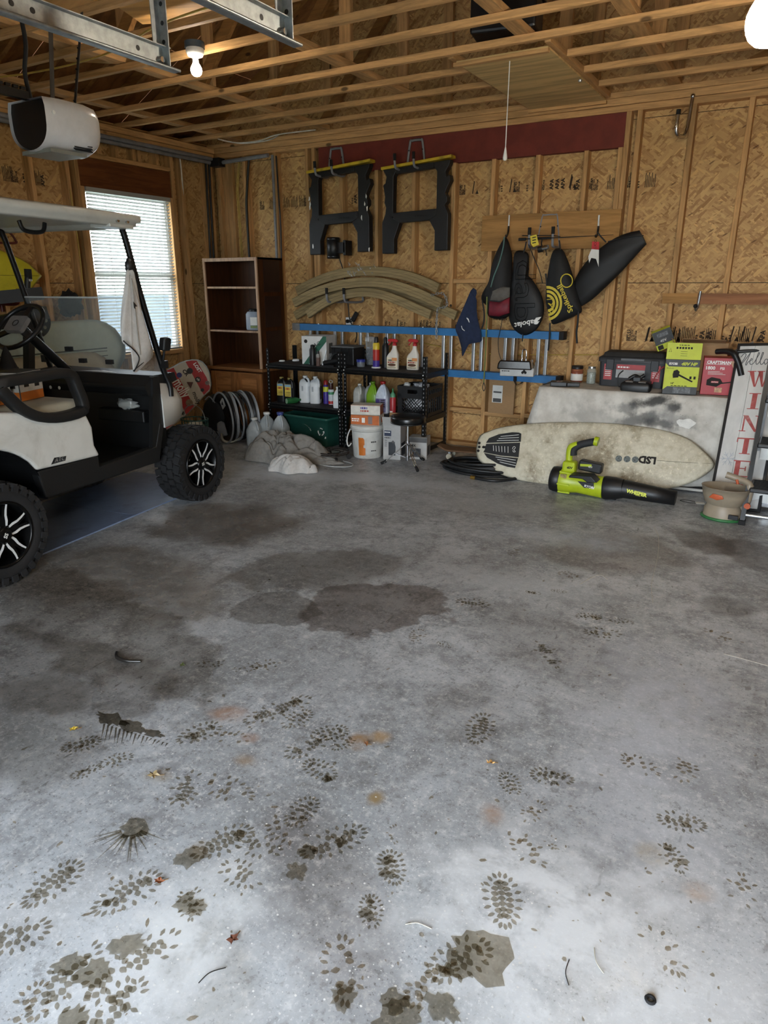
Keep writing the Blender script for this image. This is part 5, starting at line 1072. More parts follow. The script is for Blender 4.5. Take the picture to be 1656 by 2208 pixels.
# ================================================================== WORK TABLE AT THE RIGHT
def atP(u, v, o, n):
    d = Vector(_ray(u, v)); c = Vector((0, 0, CAM_H)); return c+d*((Vector(o)-c).dot(n)/d.dot(n))
ZW = .725; TA = R(4)
tb = thing('folding_table', 'folding table hidden under a paint-smudged canvas cloth', 'table', (-1.76, 5.555, 0), TA)
TW, TD = 1.85, .49
MB().box(.01, TW, .01, TD, ZW-.045, ZW-.012).build('table_top', pm('table_grey', '8a8a86', .6), tb)
for x in (.1, TW-.1):
    for y in (.06, TD-.06): MB().cyl((x, y, 0), (x, y, ZW-.045), .014, n=10).build('leg', DKMETAL, tb)
    MB().cyl((x, .06, .12), (x, TD-.06, .12), .01, n=8).build('stretcher', DKMETAL, tb)
tc = NT('paint_smudged_canvas'); co = tc.coord('Object'); n1 = tc.noise(co, 9, 5, .6); n2 = tc.noise(co, 3, 3, .6); 
col = tc.rgb(tc.map((.3, .7, 0, 1), n1), lin('b3afa6'), lin('cfccc4')); col = tc.rgb(tc.map((.45, .75, 0, .4), n2), col, lin('8f8a80'))
for (x, z, rx, rz_, hx, amt) in ((.86, .66, .16, .05, '2c2d2e', .9), (1.04, .62, .07, .06, '2c2d2e', .85), (.80, .53, .22, .05, '45484a', .7), (.66, .60, .14, .05, '5a5c5d', .6), (.95, .50, .14, .05, '3a3c3e', .75), (1.0, .56, .2, .08, '6f7172', .5), (.5, .5, .3, .1, '8b8a86', .4)):
    mp = tc.n('ShaderNodeMapping'); mp.vector_type = 'TEXTURE'; mp.inputs['Location'].default_value = (x, 0, z); mp.inputs['Scale'].default_value = (rx, 1.2, rz_); mp.inputs['Rotation'].default_value = (0, R(random.uniform(-30, 30)), 0); tc.l(co, mp.inputs[0])
    ln = tc.n('ShaderNodeVectorMath', operation='LENGTH'); tc.l(mp.outputs[0], ln.inputs[0]); d = tc.math('ADD', ln.outputs['Value'], tc.math('MULTIPLY', tc.math('SUBTRACT', n1, .5), 2.2)); col = tc.rgb(tc.map((.35, 1.15, amt, 0), d), col, lin(hx))
sp = tc.n('ShaderNodeTexVoronoi', _Scale=45.); tc.l(co, sp.inputs['Vector']); col = tc.rgb(tc.math('MULTIPLY', tc.map((.06, .12, .8, 0), sp.outputs['Distance']), tc.map((.5, .6, 0, 1), n2)), col, lin('3a3a38'))
tc.set(col=col, rough=.9, spec=.2); tc.bump(tc.noise(co, 120, 2), .15, .003); CANVAS = tc.m
cl_ = thing('table_cloth', 'off-white canvas drop cloth with black spray paint smudges over the table', 'cloth', (-1.76, 5.555, 0), TA)
def skirt(s, t_):   # s along left side then front, t_ down
    S = s*(TD+TW); fold = .012*math.sin(S*31)*t_+.01*math.sin(S*13+1)*t_+.02*math.exp(-((S-TD)/.09)**2)*t_
    if S < TD: x, y = -.012-fold-.10*t_*max(0, 1-(TD-S)/.5)**1, TD-S
    else: x, y = S-TD, -.012-fold-.02*t_
    if abs(S-TD) < .001: x -= .02*t_
    ss = .035*math.exp(-((S-TD)/.12)**2)*t_; x -= ss*1.2; y -= ss
    return Vector((x, y, ZW-.004-(ZW-.05)*t_+.01*math.sin(S*7)*t_))
m = MB(); m.grid(skirt, 150, 16)
m.grid(lambda a, b: Vector((-.012+(TW+.012)*a, -.012+(TD+.01)*b, ZW-.004+.002*math.sin(a*40)*math.sin(b*9))), 40, 10)
m.build('cloth', CANVAS, cl_, weld=True).modifiers.new('thick', 'SOLIDIFY').thickness = .003
wp_ = [(1.12+.065*math.cos(a)*(1+.15*math.sin(3*a)), -.034+.0, .52+.035*math.sin(a)*(1+.2*math.cos(5*a))) for a in [2*math.pi*i/16 for i in range(16)]]
MB().add(wp_, [tuple(range(16))]).build('white_paint_patch', pm('white_paint', 'd2d1cb', .6), cl_)
MB().tube([(-.01, -.03, .02), (TW, -.045, .02)], .012, 6).build('hem', CANVAS, cl_)

# --- things standing on the table
ZI = ZW+.001
t = thing('tool_box', 'large black plastic tool box with red labels on the table', 'tool box', (-1.135, 6.005, ZI), R(4)); TBK = pm('toolbox_black', '202226', .55, var=.1)
sec = lambda w, d, z: [Vector((x, y, z)) for x, y in rrect(w, d, .02, 3)]
MB().loft([sec(.49, .25, 0), sec(.51, .26, .19)], True, False, True).build('body', TBK, t)
MB().loft([sec(.53, .28, .192), sec(.53, .28, .225), sec(.50, .25, .235)], True, False, True).build('rim', TBK, t)
MB().loft([sec(.47, .24, .235), sec(.455, .23, .262), sec(.42, .2, .27)], True, False, True).build('lid', pm('lid_rough_black', '262422', .9, bump=.5), t)
for x in (-.17, .17): MB().box(x-.03, x+.03, -.15, -.135, .13, .215).build('latch', TBK, t, bevel=.004)
MB().box(-.09, .09, -.146, -.138, .205, .225).build('handle', pm('handle_grey', '4b4e52', .5), t, bevel=.003)
RLB = pm('red_label', '9e2a2c', .5)
for x0, x1, mt in ((-.215, -.15, RLB), (.15, .215, RLB), (-.12, .10, RLB)): MB().add(rect((0, -.1302, 0), X_, Z_, x0, x1, .05 if mt is RLB and x0 != -.12 else .135, .175), [(0, 1, 2, 3)]).build('paper_label', mt, t)
MB().add(rect((0, -.1302, 0), X_, Z_, -.12, .10, .07, .134), [(0, 1, 2, 3)]).build('paper_label', pm('grey_label', '9b9c9c', .5), t); lines(WHITEINK, t, (-.11, -.1308, .148), X_, Z_, .09, .018)
for x in (-.205, .16):
    for k in range(5): MB().add(rect((0, -.1308, 0), X_, Z_, x, x+.045, .08+k*.015, .085+k*.015), [(0, 1, 2, 3)]).build('label_print', WHITEINK, t)
t = thing('jump_starter', 'black battery charger with a grey top and a red lead before the tool box', 'charger', (-1.045, 5.70, ZI), R(2))
MB().loft([sec(.215, .13, 0), sec(.23, .14, .03), sec(.22, .13, .055), sec(.18, .10, .07)], True, False, True).build('base', BLACK, t); MB().box(-.075, -.02, -.06, .03, .066, .074).box(.02, .075, -.06, .03, .066, .074).build('top_plate', pm('warm_grey', '6f6a64', .5), t, bevel=.003)
MB().box(-.03, .03, -.02, .04, .066, .105).build('clamp_mount', BLACK, t, bevel=.006); MB().tube(spline([(-.06, .0, .085), (-.02, .01, .11), (.02, .0, .1), (.05, .01, .12)]), .014, 8).build('clamp', BLACK, t)
MB().tube(spline([(.1, .02, .03), (.13, .04, .12), (.17, .06, .18), (.22, .08, .18)]), .005, 6).build('red_lead', pm('red_wire', '8c1f24', .4), t); MB().tube(spline([(-.1, .02, .03), (-.14, .03, .02), (-.15, .04, .1), (-.12, .06, .14)]), .005, 6).build('black_lead', BLACK, t)
LIME = pm('lime_card', 'b7c21f', .5, var=.05); DKC = pm('dark_card', '2b2d2e', .5, var=.1)
t = thing('chainsaw_carton', 'lime and black chainsaw carton with its top flap standing up', 'box', (-.735, 5.71, ZI), R(10)); t.scale = (.93, .93, 1.04)
MB().box(-.128, .128, -.07, .10, 0, .245).build('carton_body', DKC, t, bevel=.002)
o, F = (0, -.0704, 0), -.0704
flat(rect(o, X_, Z_, -.127, .127, .055, .195), LIME, t, 'lime_panel'); flat([(-.127, F-.001, .03), (-.095, F-.001, .055), (-.127, F-.001, .056)], LIME, t, 'lime_panel'); flat([(-.1, F-.0012, .195), (-.127, F-.0012, .22), (-.127, F-.0012, .194)], LIME, t, 'lime_panel')
text('RYOBI', .022, WHITEINK, t, (-.10, F-.001, .208), X_, Z_, bold=.0008); text('40V HP', .03, LIME, t, (-.01, F-.001, .206), X_, Z_, bold=.0015, shear=.25, fit=.12); text('14"', .02, INK, t, (-.075, F-.0012, .07), X_, Z_, bold=.0006)
MB().puff([(-.06, F-.0008, .115), (-.02, F-.0008, .12), (-.015, F-.0008, .16), (-.035, F-.0008, .175), (-.06, F-.0008, .165), (-.065, F-.0008, .14)], SOUT, .0006, .1).build('saw_picture', INK, t)
flat([(-.03, F-.0014, .135), (.085, F-.0014, .088), (.09, F-.0014, .097), (-.02, F-.0014, .145)], INK, t, 'saw_picture'); text('BRUSHLESS', .011, INK, t, (-.115, F-.0012, .18), X_, Z_); lines(INK, t, (-.07, F-.0012, .058), X_, Z_, .12, .008)
for x in (.07, .1): flat(rect((0, F-.0008, 0), X_, Z_, x-.008, x+.008, .11, .13), INK, t, 'accessory_picture')
flat(rect((0, F-.0004, 0), X_, Z_, -.05, .08, .008, .05), pm('photo_grey', '55585a', .5, var=.5, scale=60), t, 'photo')
fl_ = MB().box(-.128, .128, -.0015, .0015, 0, .115).build('top_flap', LIME, t, loc=(0, -.068, .246), rot=(R(-8), 0, 0))
for k in range(6): MB().add(rect((0, -.002, 0), X_, Z_, -.06+k*.021, -.046+k*.021, .073, .087), [(0, 1, 2, 3)]).build('icon', INK, fl_)
MB().tube([(-.103+.012*math.cos(a), -.002, .06+.018*math.sin(a)) for a in [R(90+120*k) for k in range(3)]], .0015, 4, closed=True).build('recycling_mark', INK, fl_); lines(INK, fl_, (-.04, -.0021, .097), X_, Z_, .08, .008)
for k in range(3): MB().add(rect((0, -.002, 0), X_, Z_, -.025, .025, .025+k*.014, .027+k*.014), [(0, 1, 2, 3)]).build('text_line', INK, fl_)
t = thing('pressure_washer_carton', 'red carton reading 1800 PSI beside the wooden sign', 'box', (-.475, 5.82, ZI), R(8)); RC = pm('red_carton', 'a3202a', .45, var=.06)
MB().box(-.125, .17, -.07, .13, 0, .27).build('carton_body', RC, t, bevel=.002); F = -.0706
flat([(-.1, F, .225), (.02, F, .225), (.02, F, .262), (-.1, F, .262)], RC, t, 'brand_field'); text('CRAFTSMAN', .03, WHITEINK, t, (-.105, F-.0006, .228), X_, Z_, bold=.0012, fit=.16); text('1800', .034, WHITEINK, t, (-.112, F-.0006, .185), X_, Z_, bold=.001); text('PSI', .026, WHITEINK, t, (-.012, F-.0006, .186), X_, Z_, bold=.0006)
MB().add(rect((0, F, 0), X_, Z_, -.11, .05, .222, .2245), [(0, 1, 2, 3)]).build('rule', WHITEINK, t)
for k in range(3): MB().add(rect((0, F, 0), X_, Z_, -.09, .03-.02*k, .15+k*.01, .153+k*.01), [(0, 1, 2, 3)]).build('text_line', PAPER, t)
MB().puff([(-.09, F-.0004, .07), (-.02, F-.0004, .06), (.02, F-.0004, .09), (.0, F-.0004, .12), (-.06, F-.0004, .13), (-.09, F-.0004, .11)], SOUT, .0006, .1).build('washer_picture', INK, t); flat([(.0, F-.001, .08), (.1, F-.001, .1), (.1, F-.001, .107), (.0, F-.001, .09)], INK, t, 'hose_picture'); flat(rect((0, F-.0012, 0), X_, Z_, -.06, -.01, .088, .102), RC, t, 'name_plate'); text('CRAFTSMAN', .01, WHITEINK, t, (-.058, F-.002, .091), X_, Z_, fit=.045)
flat(rect((0, F-.0004, 0), X_, Z_, -.03, .02, .02, .055), pm('skin_photo', 'b58a66', .5, var=.4, scale=40), t, 'photo'); flat([(.05, F-.0004, .25), (.12, F-.0004, .26), (.12, F-.0004, .2), (.08, F-.0004, .19)], MATS['skin_photo'], t, 'photo')
# small lime carton perched on the open cardboard box behind
t = thing('cardboard_box', 'open brown cardboard box behind the lime and red cartons', 'box', (-.63, 6.0, ZI), R(4)); t.scale = (1, 1, 1.22)
MB().box(-.17, .17, -.09, .12, 0, .30).build('box_body', CARD, t, bevel=.003)
MB().cbox((0, 0, 0), (.003, .2, .1)).build('flap', CARD, t, loc=(.19, .01, .33), rot=(0, R(20), 0)); MB().cbox((0, 0, 0), (.3, .003, .1)).build('flap', CARD, t, loc=(0, -.13, .31), rot=(R(75), 0, 0)); MB().cbox((0, 0, 0), (.003, .18, .12)).build('flap', CARD, t, loc=(-.20, 0, .27), rot=(0, R(-35), 0))
t = thing('battery_carton', 'small black and lime carton perched askew above the tool box', 'box', (-.90, 5.97, ZI+.315), rot=(R(5), R(-24), R(12)))
MB().box(-.07, .07, -.05, .05, 0, .15).build('carton_body', LIME, t, bevel=.002); flat(rect((0, -.0504, 0), X_, Z_, -.0695, .0695, .045, .149), DKC, t, 'dark_panel'); text('40V', .03, PAPER, t, (-.03, -.0512, .06), X_, Z_); flat(rect((0, -.0508, 0), X_, Z_, -.04, .04, .10, .13), pm('photo_grey', '55585a'), t, 'photo'); flat(rect((0, -.0508, 0), X_, Z_, -.06, -.02, .005, .04), INK, t, 'logo')
t = thing('padded_envelope', 'grey plastic mailer tucked behind the cardboard box', 'envelope', (-.37, 6.06, ZI)); MB().puff([(-.05, 0, 0), (.05, 0, 0), (.07, 0, .38), (-.0, 0, .33), (-.05, 0, .31)], SOUT, .02, 1).build('film', pm('grey_film', '8d9090', .35, var=.15), t)
t = thing('spray_gun', 'black spray gun handle hooked over the red carton', 'spray gun', (-.36, 5.73, ZI+.28))
MB().tube(spline([(-.16, .08, .03), (-.09, .02, .04), (-.04, -.03, .03), (.0, -.04, -.03), (.035, -.045, -.12)], 5), [.02]*6+[.022]*6+[.021]*9, 10).build('handle', BLACK, t); MB().tube(spline([(-.02, .02, .04), (.1, .03, .05), (.25, .05, .03)]), .012, 8).build('lance', BLACK, t); MB().tube(spline([(.0, .06, .02), (.1, .08, .03), (.28, .1, .02)]), .01, 8).build('hose', RUBBER, t)
# jars, remote
q = on(px4, 345, 462, ZI)
can('pretzel_jar', 'plastic jar with a black lid and white label on the table', 'jar', (-1.575, 5.93, ZI), 0, [('jar_body', glassy('amber_clear', '9c5a42', .15, .6), [(.045, 0), (.05, .01), (.05, .10), (.042, .115)]), ('lid', BLACK, [(.046, .115), (.047, .14), (.04, .142)]), ('paper_label', PAPER, [(.0506, .02), (.0506, .075)]), ('contents', pm('red_contents', '7c2c24', .7, var=.4, scale=90), [(.04, .005), (.045, .09)])])
can('glass_jar', 'clear jar of small parts beside the tool box', 'jar', (-1.455, 5.93, ZI), 0, [('jar_body', glassy('clear_glass', 'b8bfb8', .08, .4), [(.035, 0), (.038, .01), (.038, .11), (.028, .125)]), ('lid', pm('silver_lid', 'b5b8b8', .3, .9), [(.03, .125), (.03, .14)]), ('contents', pm('pale_contents', '9aa39a', .6, var=.5, scale=110), [(.03, .004), (.033, .09)])])
t = thing('router', 'black electronic box with a white sticker at the table corner', 'electronics', (-1.64, 5.66, ZI), R(15))
MB().box(-.07, .06, -.05, .06, 0, .035).build('case', BLACK, t, bevel=.005); MB().box(.06, .16, -.02, .06, 0, .028).build('second_case', BLACK, t, bevel=.004)
s_ = MB().box(-.018, .018, -.035, .05, .0352, .036).build('sticker', PAPER, t, rot=(0, 0, R(-10))); MB().box(-.014, .014, -.03, -.012, .0361, .0365).build('sticker_print', RLB, s_); MB().box(-.012, .012, .0, .035, .0361, .0365).build('sticker_print', INK, s_)
MB().tube(spline([(-.07, .02, .02), (-.11, .01, .01), (-.13, .0, .006)]), .004, 6).build('cord', BLACK, t)

# --- by the ladder: cardboard, white machine, carabiner
t = thing('flat_cardboard', 'brown cardboard sheet with a shipping label behind the ladder', 'cardboard', (-2.33, 6.165, .36), rot=(R(-1.5), 0, 0))
MB().box(-.12, .13, 0, .02, 0, .70).build('sheet', CARD, t)
MB().add(rect((0, -.0006, 0), X_, Z_, -.085, .015, .10, .26), [(0, 1, 2, 3)]).build('shipping_label', PAPER, t)
for z0, z1 in ((.105, .14), (.19, .205)): MB().add(rect((0, -.0014, 0), X_, Z_, -.075, .005, z0, z1), [(0, 1, 2, 3)]).build('barcode', pm('barcode_grey', '4a4a4a', .7), t)
t = thing('flat_cardboard', 'brown cardboard box end standing between ladder and table', 'cardboard', (-1.88, 6.13, 0)); MB().box(-.05, .12, 0, .06, 0, .70).build('box_end', CARD, t); MB().box(-.04, .09, -.10, 0, .56, .66).build('paper_carton', PAPER, t); MB().box(-.04, .09, -.1005, -.0995, .575, .585).build('stripe', pm('navy_print'  , '26324c'), t)
p = atY(1115, 800, 5.90)
t = thing('inflator', 'white and red air inflator with a glossy black top on the ladder rail', 'inflator', (p.x, 5.93, .756), R(12))
MB().box(-.145, .145, -.10, .10, 0, .075).build('white_base', pm('inflator_white', 'b6b5b0', .4, var=.08), t, bevel=.006)
MB().prism([(-.145, .076), (.145, .076), (.13, .15), (-.125, .15), (-.14, .12)], (0, -.09, 0), X_, Z_, -.18).build('black_top', pm('gloss_black', '0d0d0e', .12), t, bevel=.01)
MB().box(-.148, -.13, -.092, .09, .08, .13).build('red_side', pm('inflator_red', '5e1418', .4), t); MB().box(.1465, .148, -.08, .09, .02, .12).build('grey_side', pm('inflator_grey', '7e837f', .4), t); lines(INK, t, (-.13, -.1008, .04), X_, Z_, .07, .012)
for a in range(3): MB().cyl((.05+.012*a, -.1006, .035+.012*(a % 2)), (.05+.012*a, -.1014, .035+.012*(a % 2)), .012, n=8).build('black_mark', INK, t)
p = atY(1130, 766, 5.96); t = thing('carabiner', 'silver carabiner hanging over the white inflator', 'carabiner', p)
MB().tube(spline([(0, 0, .05), (.018, 0, .035), (.02, 0, -.02), (.0, 0, -.045), (-.018, 0, -.02), (-.014, 0, .035)], 4, True), .006, 8, closed=True).build('body', CHROME, t)

# ================================================================== ON THE FLOOR AT THE RIGHT
# white surfboard on its rail against the table
lean = R(27); ba = R(5); bo = Vector((-1.28, 5.30, 0)); bex = Vector((math.cos(ba), math.sin(ba), 0)); bup = Vector((-math.sin(ba)*math.sin(lean), math.cos(ba)*math.sin(lean), math.cos(lean))); bn = bex.cross(bup)
edge = [(185, 330), (185, 285), (205, 220), (260, 192), (330, 170), (450, 152), (650, 140), (900, 142), (1100, 156), (1300, 188), (1440, 235), (1530, 300), (1605, 385), (1560, 445), (1480, 492), (1380, 525), (1250, 545), (1050, 548), (850, 540), (680, 524), (500, 497), (350, 458), (250, 405), (200, 365)]
EP = [atP(*px5(a, b), bo, bn) for a, b in edge]; lo = min(p.z for p in EP)
t = thing('surfboard', 'dirty white surfboard with a black tail pad lying on its rail', 'surfboard', bo); SBM = NT('waxed_board'); co = SBM.coord(); n1 = SBM.noise(co, 38, 4, .75); n2 = SBM.noise(co, 3.2, 4, .6); n3 = SBM.noise(co, 16, 4, .7)
sx = SBM.n('ShaderNodeSeparateXYZ'); SBM.l(co, sx.inputs[0]); cen = SBM.map((-.62, -.42, 0, 1), sx.outputs[0]); cen2 = SBM.map((.25, .55, 1, .15), sx.outputs[0])
wax = SBM.math('MULTIPLY', SBM.math('MULTIPLY', cen, cen2), SBM.map((.35, .62, 0, 1), n2))
col = SBM.rgb(SBM.map((.4, .7, 0, .6), n3), lin('c9c4b0'), lin('a89f85')); col = SBM.rgb(SBM.math('MULTIPLY', wax, .85), col, lin('7b6d52')); col = SBM.rgb(SBM.math('MULTIPLY', SBM.map((.55, .66, 0, 1), n1), SBM.math('MULTIPLY', cen, .8)), col, lin('d9d3bd')); col = SBM.rgb(SBM.math('MULTIPLY', SBM.map((.48, .36, 0, .85), n1), wax), col, lin('6a5d45'))
SBM.set(col=col, rough=.5); SBM.bump(n1, .25, .004)
PE = spline([p-bo for p in EP], 3, True); m = MB(); cc = sum(PE, Vector())/len(PE); rings = []
for k, h in ((.03, 1), (.4, 1), (.75, .92), (.9, .72), (.97, .42), (1, 0)): rings.append([cc+(p-cc)*k+bn*.03*h for p in PE])
for k, h in ((.97, -.5), (.9, -.8), (.7, -1), (.03, -1)): rings.append([cc+(p-cc)*k+bn*.03*h for p in PE])
area = Vector((0, 0, 0))
for i in range(len(PE)): area += PE[i].cross(PE[(i+1) % len(PE)])
if area.dot(bn) < 0: rings = [list(reversed(r)) for r in rings]
rings.reverse(); m.loft(rings, True, False, True); m.build('board_body', SBM.m, t)
def SB(a, b, e=.0315): return atP(*px5(a, b), bo+bn*e, bn)-bo
EVA = pm('black_eva', '17181a', .7, bump=.2)
for pts in ([(244, 262), (262, 235), (320, 212), (400, 200), (440, 202), (453, 208), (450, 256), (330, 260)], [(238, 300), (228, 318), (330, 338), (437, 348), (446, 262), (330, 266), (244, 270)], [(232, 324), (250, 350), (310, 385), (370, 405), (416, 412), (434, 354), (330, 344)]): MB().slab([SB(a, b, .028) for a, b in pts], bn, .006).build('traction_pad', EVA, t)
GV = WHITEINK
for (a0, b0, a1, b1) in ((330, 224, 438, 214), (318, 236, 438, 230), (308, 248, 438, 246), (300, 346, 420, 365), (310, 360, 420, 382), (325, 376, 420, 398), (286, 278, 288, 310), (302, 280, 304, 313), (319, 281, 321, 315), (337, 282, 338, 317), (354, 283, 355, 319), (374, 284, 374, 321)): MB().tube([SB(a0, b0, .0345), SB(a1, b1, .0345)], .0025, 4).build('groove', GV, t)
MB().tube(spline([SB(a, b, .0345) for a, b in ((400, 300), (404, 288), (412, 284), (418, 292), (408, 302), (418, 314), (406, 316), (402, 306))], 3), .0025, 4).build('pad_logo', GV, t)
for a, b in ((203, 264), (203, 287), (197, 310), (228, 288), (238, 289)): q = SB(a, b, .027); MB().cyl(q, q+bn*.006, .011, n=12).build('fin_plug', BLACK, t)
MB().tube([SB(1260, 367, .0318), SB(1420, 378, .0312), SB(1590, 386, .012)], .0015, 4).build('stringer', pm('stringer_brown', '6f6a58', .6), t)
for a in (1033, 1082, 1131): q = SB(a, 356+ (a-1033)*.06, .0302); MB().cyl(q, q+bn*.0012, .025, n=20).build('round_logo', pm('logo_grey', '5a615f', .6, var=.6, scale=90), t)
q = SB(1258, 350, .0318); text('LSD', .075, INK, t, q, -bex, -bup, bold=.004, fit=.125)
# leaf blower
BY = 5.10
def LB_(a, b, Y=BY): return atY(*px5(a, b), Y)
o = Vector((LB_(820, 520).x, BY, 0)); t = thing('leaf_blower', 'lime green and black battery leaf blower on the floor before the surfboard', 'leaf blower', o)
LG = pm('blower_lime', 'a8b81c', .4, var=.06)
A, B = LB_(648, 487)-o, LB_(945, 528)-o; A.z = max(A.z, .1); ax = (B-A).normalized()
def along(p, q, prof, name, mat, n=20, par=None):
    d = (q-p); L = d.length; d.normalize(); M = Vector((0, 0, 1)).rotation_difference(d).to_matrix().to_4x4(); M.translation = p
    return MB().lathe([(r_, k*L) for r_, k in prof], n, M=M).build(name, mat, par or t)
along(A, B, [(.075, -.06), (.092, -.04), (.097, .02), (.097, .12), (.09, .15)], 'intake_grille', BLACK)
along(A, B, [(.092, .14), (.094, .2), (.09, .3), (.082, .4), (.076, .5), (.079, .75), (.081, 1.0)], 'motor_housing', LG)
for k in range(6):
    a = R(60*k+20); side = ax.orthogonal().normalized(); up2 = ax.cross(side); MB().bar(A+ax*.05+(side*math.cos(a)+up2*math.sin(a))*.092, A+ax*.14+(side*math.cos(a)+up2*math.sin(a))*.088, .018, .012).build('housing_rib', LG, t)
C1, D1 = LB_(1060, 535)-o, LB_(1372, 592)-o
along(B, C1, [(.084, 0), (.088, .1), (.082, .6), (.07, 1.0)], 'nozzle_collar', BLACK); along(C1, D1, [(.068, 0), (.06, .5), (.052, 1.0), (.046, 1.0)], 'blower_tube', BLACK)
q = LB_(985, 590)-o; q.z = .012; MB().cbox((q.x, q.y, .03), (.09, .05, .055)).build('foot', BLACK, t, bevel=.01)
hp = [LB_(a, b, BY+.02)-o for a, b in ((742, 410), (738, 350), (748, 290), (790, 272), (850, 262), (905, 252))]
hd_ = MB().tube(spline(hp[:3]+[hp[3]], 5), .026, 10).build('handle_arm', LG, t); MB().tube(spline([LB_(a, b, BY+.02)-o for a, b in ((762, 335), (765, 300), (800, 275), (850, 262), (885, 256))], 5), .0285, 10).build('grip', pm('grip_black', '222426', .7, bump=.2), t); MB().tube([hp[5]-Vector((.02, 0, 0)), hp[5]+Vector((.008, 0, -.004))], .034, 12).build('grip_end', LG, t)
MB().cbox(LB_(742, 402, BY+.0)-o, (.10, .09, .09)).build('yoke', LG, t, bevel=.02); text('40V', .026, INK, t, LB_(722, 415, BY-.048)-o, X_, Z_, bold=.001, shear=.2)
bt = MB().cbox(LB_(868, 402)-o, (.17, .08, .075), rot=Matrix.Rotation(R(6), 3, 'Y')).build('battery', BLACK, t, bevel=.012); flat([p-Vector((0, .0422, 0)) for p in [LB_(a, b)-o for a, b in ((812, 380), (880, 384), (880, 398), (812, 394))]], LG, t, 'battery_label'); text('40V', .02, WHITEINK, t, LB_(850, 410, BY-.0425)-o, X_, Z_)
MB().prism([(LB_(a, b).x-o.x, LB_(a, b).z) for a, b in ((778, 425), (900, 432), (935, 470), (880, 470), (850, 448), (770, 440))], (0, -.055, 0), X_, Z_, -.11).build('battery_cradle', BLACK, t, bevel=.006)
dn = Vector((0, -1, 0)); pl = [LB_(a, b, BY-.081)-o for a, b in ((788, 491), (884, 502), (884, 535), (826, 530))]; flat(pl, BLACK, t, 'name_plate'); text('RYOBI', .026, WHITEINK, t, LB_(826, 524, BY-.082)-o, (1, 0, -.11), Z_, bold=.0008)
for a, b in ((790, 458), (795, 466)): flat([LB_(x, y, BY-.075)-o for x, y in ((a, b), (a+50, b+6), (a+50, b+9), (a, b+3))], INK, t, 'vent_slot')
flat([LB_(x, y, BY-.083)-o for x, y in ((683, 447), (723, 450), (720, 475), (686, 473))], pm('spec_sticker', '8b7f4a', .5, var=.4, scale=60), t, 'spec_sticker')
text('WHISPER', .036, pm('lime_ink', 'd6dc55', .5), t, LB_(1078, 556, BY-.068)-o, (1, 0, -.11), Z_, bold=.002, fit=.145); text('SERIES', .013, MATS['lime_ink'], t, LB_(1130, 575, BY-.066)-o, (1, 0, -.11), Z_)
# hand spreader
t = thing('hand_spreader', 'taupe hand-held seed spreader on a green base', 'spreader', (-.275, 5.03, 0), R(-8)); TP = pm('taupe_plastic', '8f8370', .45, var=.05); OR_ = pm('orange_plastic', 'b5532b', .5)
el = lambda w, d, z, n=22: [Vector((w*math.cos(2*math.pi*i/n), d*math.sin(2*math.pi*i/n), z)) for i in range(n)]
MB().loft([el(.125, .10, 0), el(.135, .11, .006), el(.135, .11, .016), el(.12, .1, .02)], True, False, True).build('green_base', pm('spreader_green', '2f6a3a', .5), t)
MB().loft([el(.12, .1, .02), el(.118, .098, .07), el(.10, .085, .10)], True, False, True).build('lower_body', TP, t)
hop = [el(.075, .07, .085), el(.12, .095, .11), el(.14, .11, .17), el(.15, .12, .22), el(.155, .125, .222), el(.145, .115, .222), el(.13, .1, .16), el(.06, .05, .10)]
MB().loft(hop, True, False, True).build('hopper', TP, t)
MB().tube(spline([(.11, .03, .06), (.135, .03, .15), (.135, .03, .24), (.11, .02, .27), (.05, .0, .29), (-.01, -.01, .305)], 5), [.026]*11+[.022]*15, 10).build('handle', TP, t); MB().tube([(.06, -.015, .285), (.07, -.015, .255)], .009, 8).build('trigger', OR_, t); MB().cyl((.15, -.035, .12), (.15, -.02, .12), .02, n=12).build('crank', OR_, t)
MB().box(.06, .12, -.102, -.085, .03, .06).build('dial_plate', BLACK, t, bevel=.003); MB().puff([(-.075, -.108, .16), (-.02, -.118, .15), (.02, -.118, .165), (.01, -.12, .185), (-.05, -.115, .19)], SOUT, .004, .2).build('logo', OR_, t)
p = on(px5, 1480, 620, 0); t = thing('wire_tag', 'thin wire loop with a small white tag on the floor', 'tag', (p.x, p.y, .003)); MB().tube(spline([(-.09, .02, 0), (-.06, .04, 0), (.0, .03, 0), (.03, .0, 0), (-.03, -.02, 0), (-.09, .0, 0)], 4, True), .002, 5, closed=True).build('wire', DKMETAL, t); MB().box(.01, .07, -.03, .02, 0, .002).build('tag_card', PAPER, t, rot=(0, 0, R(15)))
# WINTER porch sign leaning on the table
t = thing('porch_sign', 'tall white plank sign reading Hello WINTER in a black frame', 'sign'); b0, b1 = Vector((-.385, 5.265, 0)), Vector((-.055, 5.205, 0)); sex = (b1-b0).normalized(); SL = 1.22; a_ = R(25.5)
sup = (Vector((-sex.y, sex.x, 0))*math.sin(a_)+Vector((0, 0, 1))*math.cos(a_)).normalized(); sn = sex.cross(sup); rq = Matrix.Rotation(R(4.5), 3, sn); sex = rq @ sex; sup = rq @ sup; t.location = b0; W = (b1-b0).length
S = lambda x, y, e=0.: sex*x+sup*y+sn*e
SWH = pm('whitewashed_plank', 'c9c8c4', .75, var=.06, scale=14, stretch=(1, 1, .2), dirt='9a9d9f', dirtamt=.25)
for k in range(3): x0, x1 = .018+k*(W-.036)/3, .018+(k+1)*(W-.036)/3-.002; MB().slab([S(x0, .018, -.012), S(x1, .018, -.012), S(x1, SL-.018, -.012), S(x0, SL-.018, -.012)], sn, .012).build('plank', SWH, t)
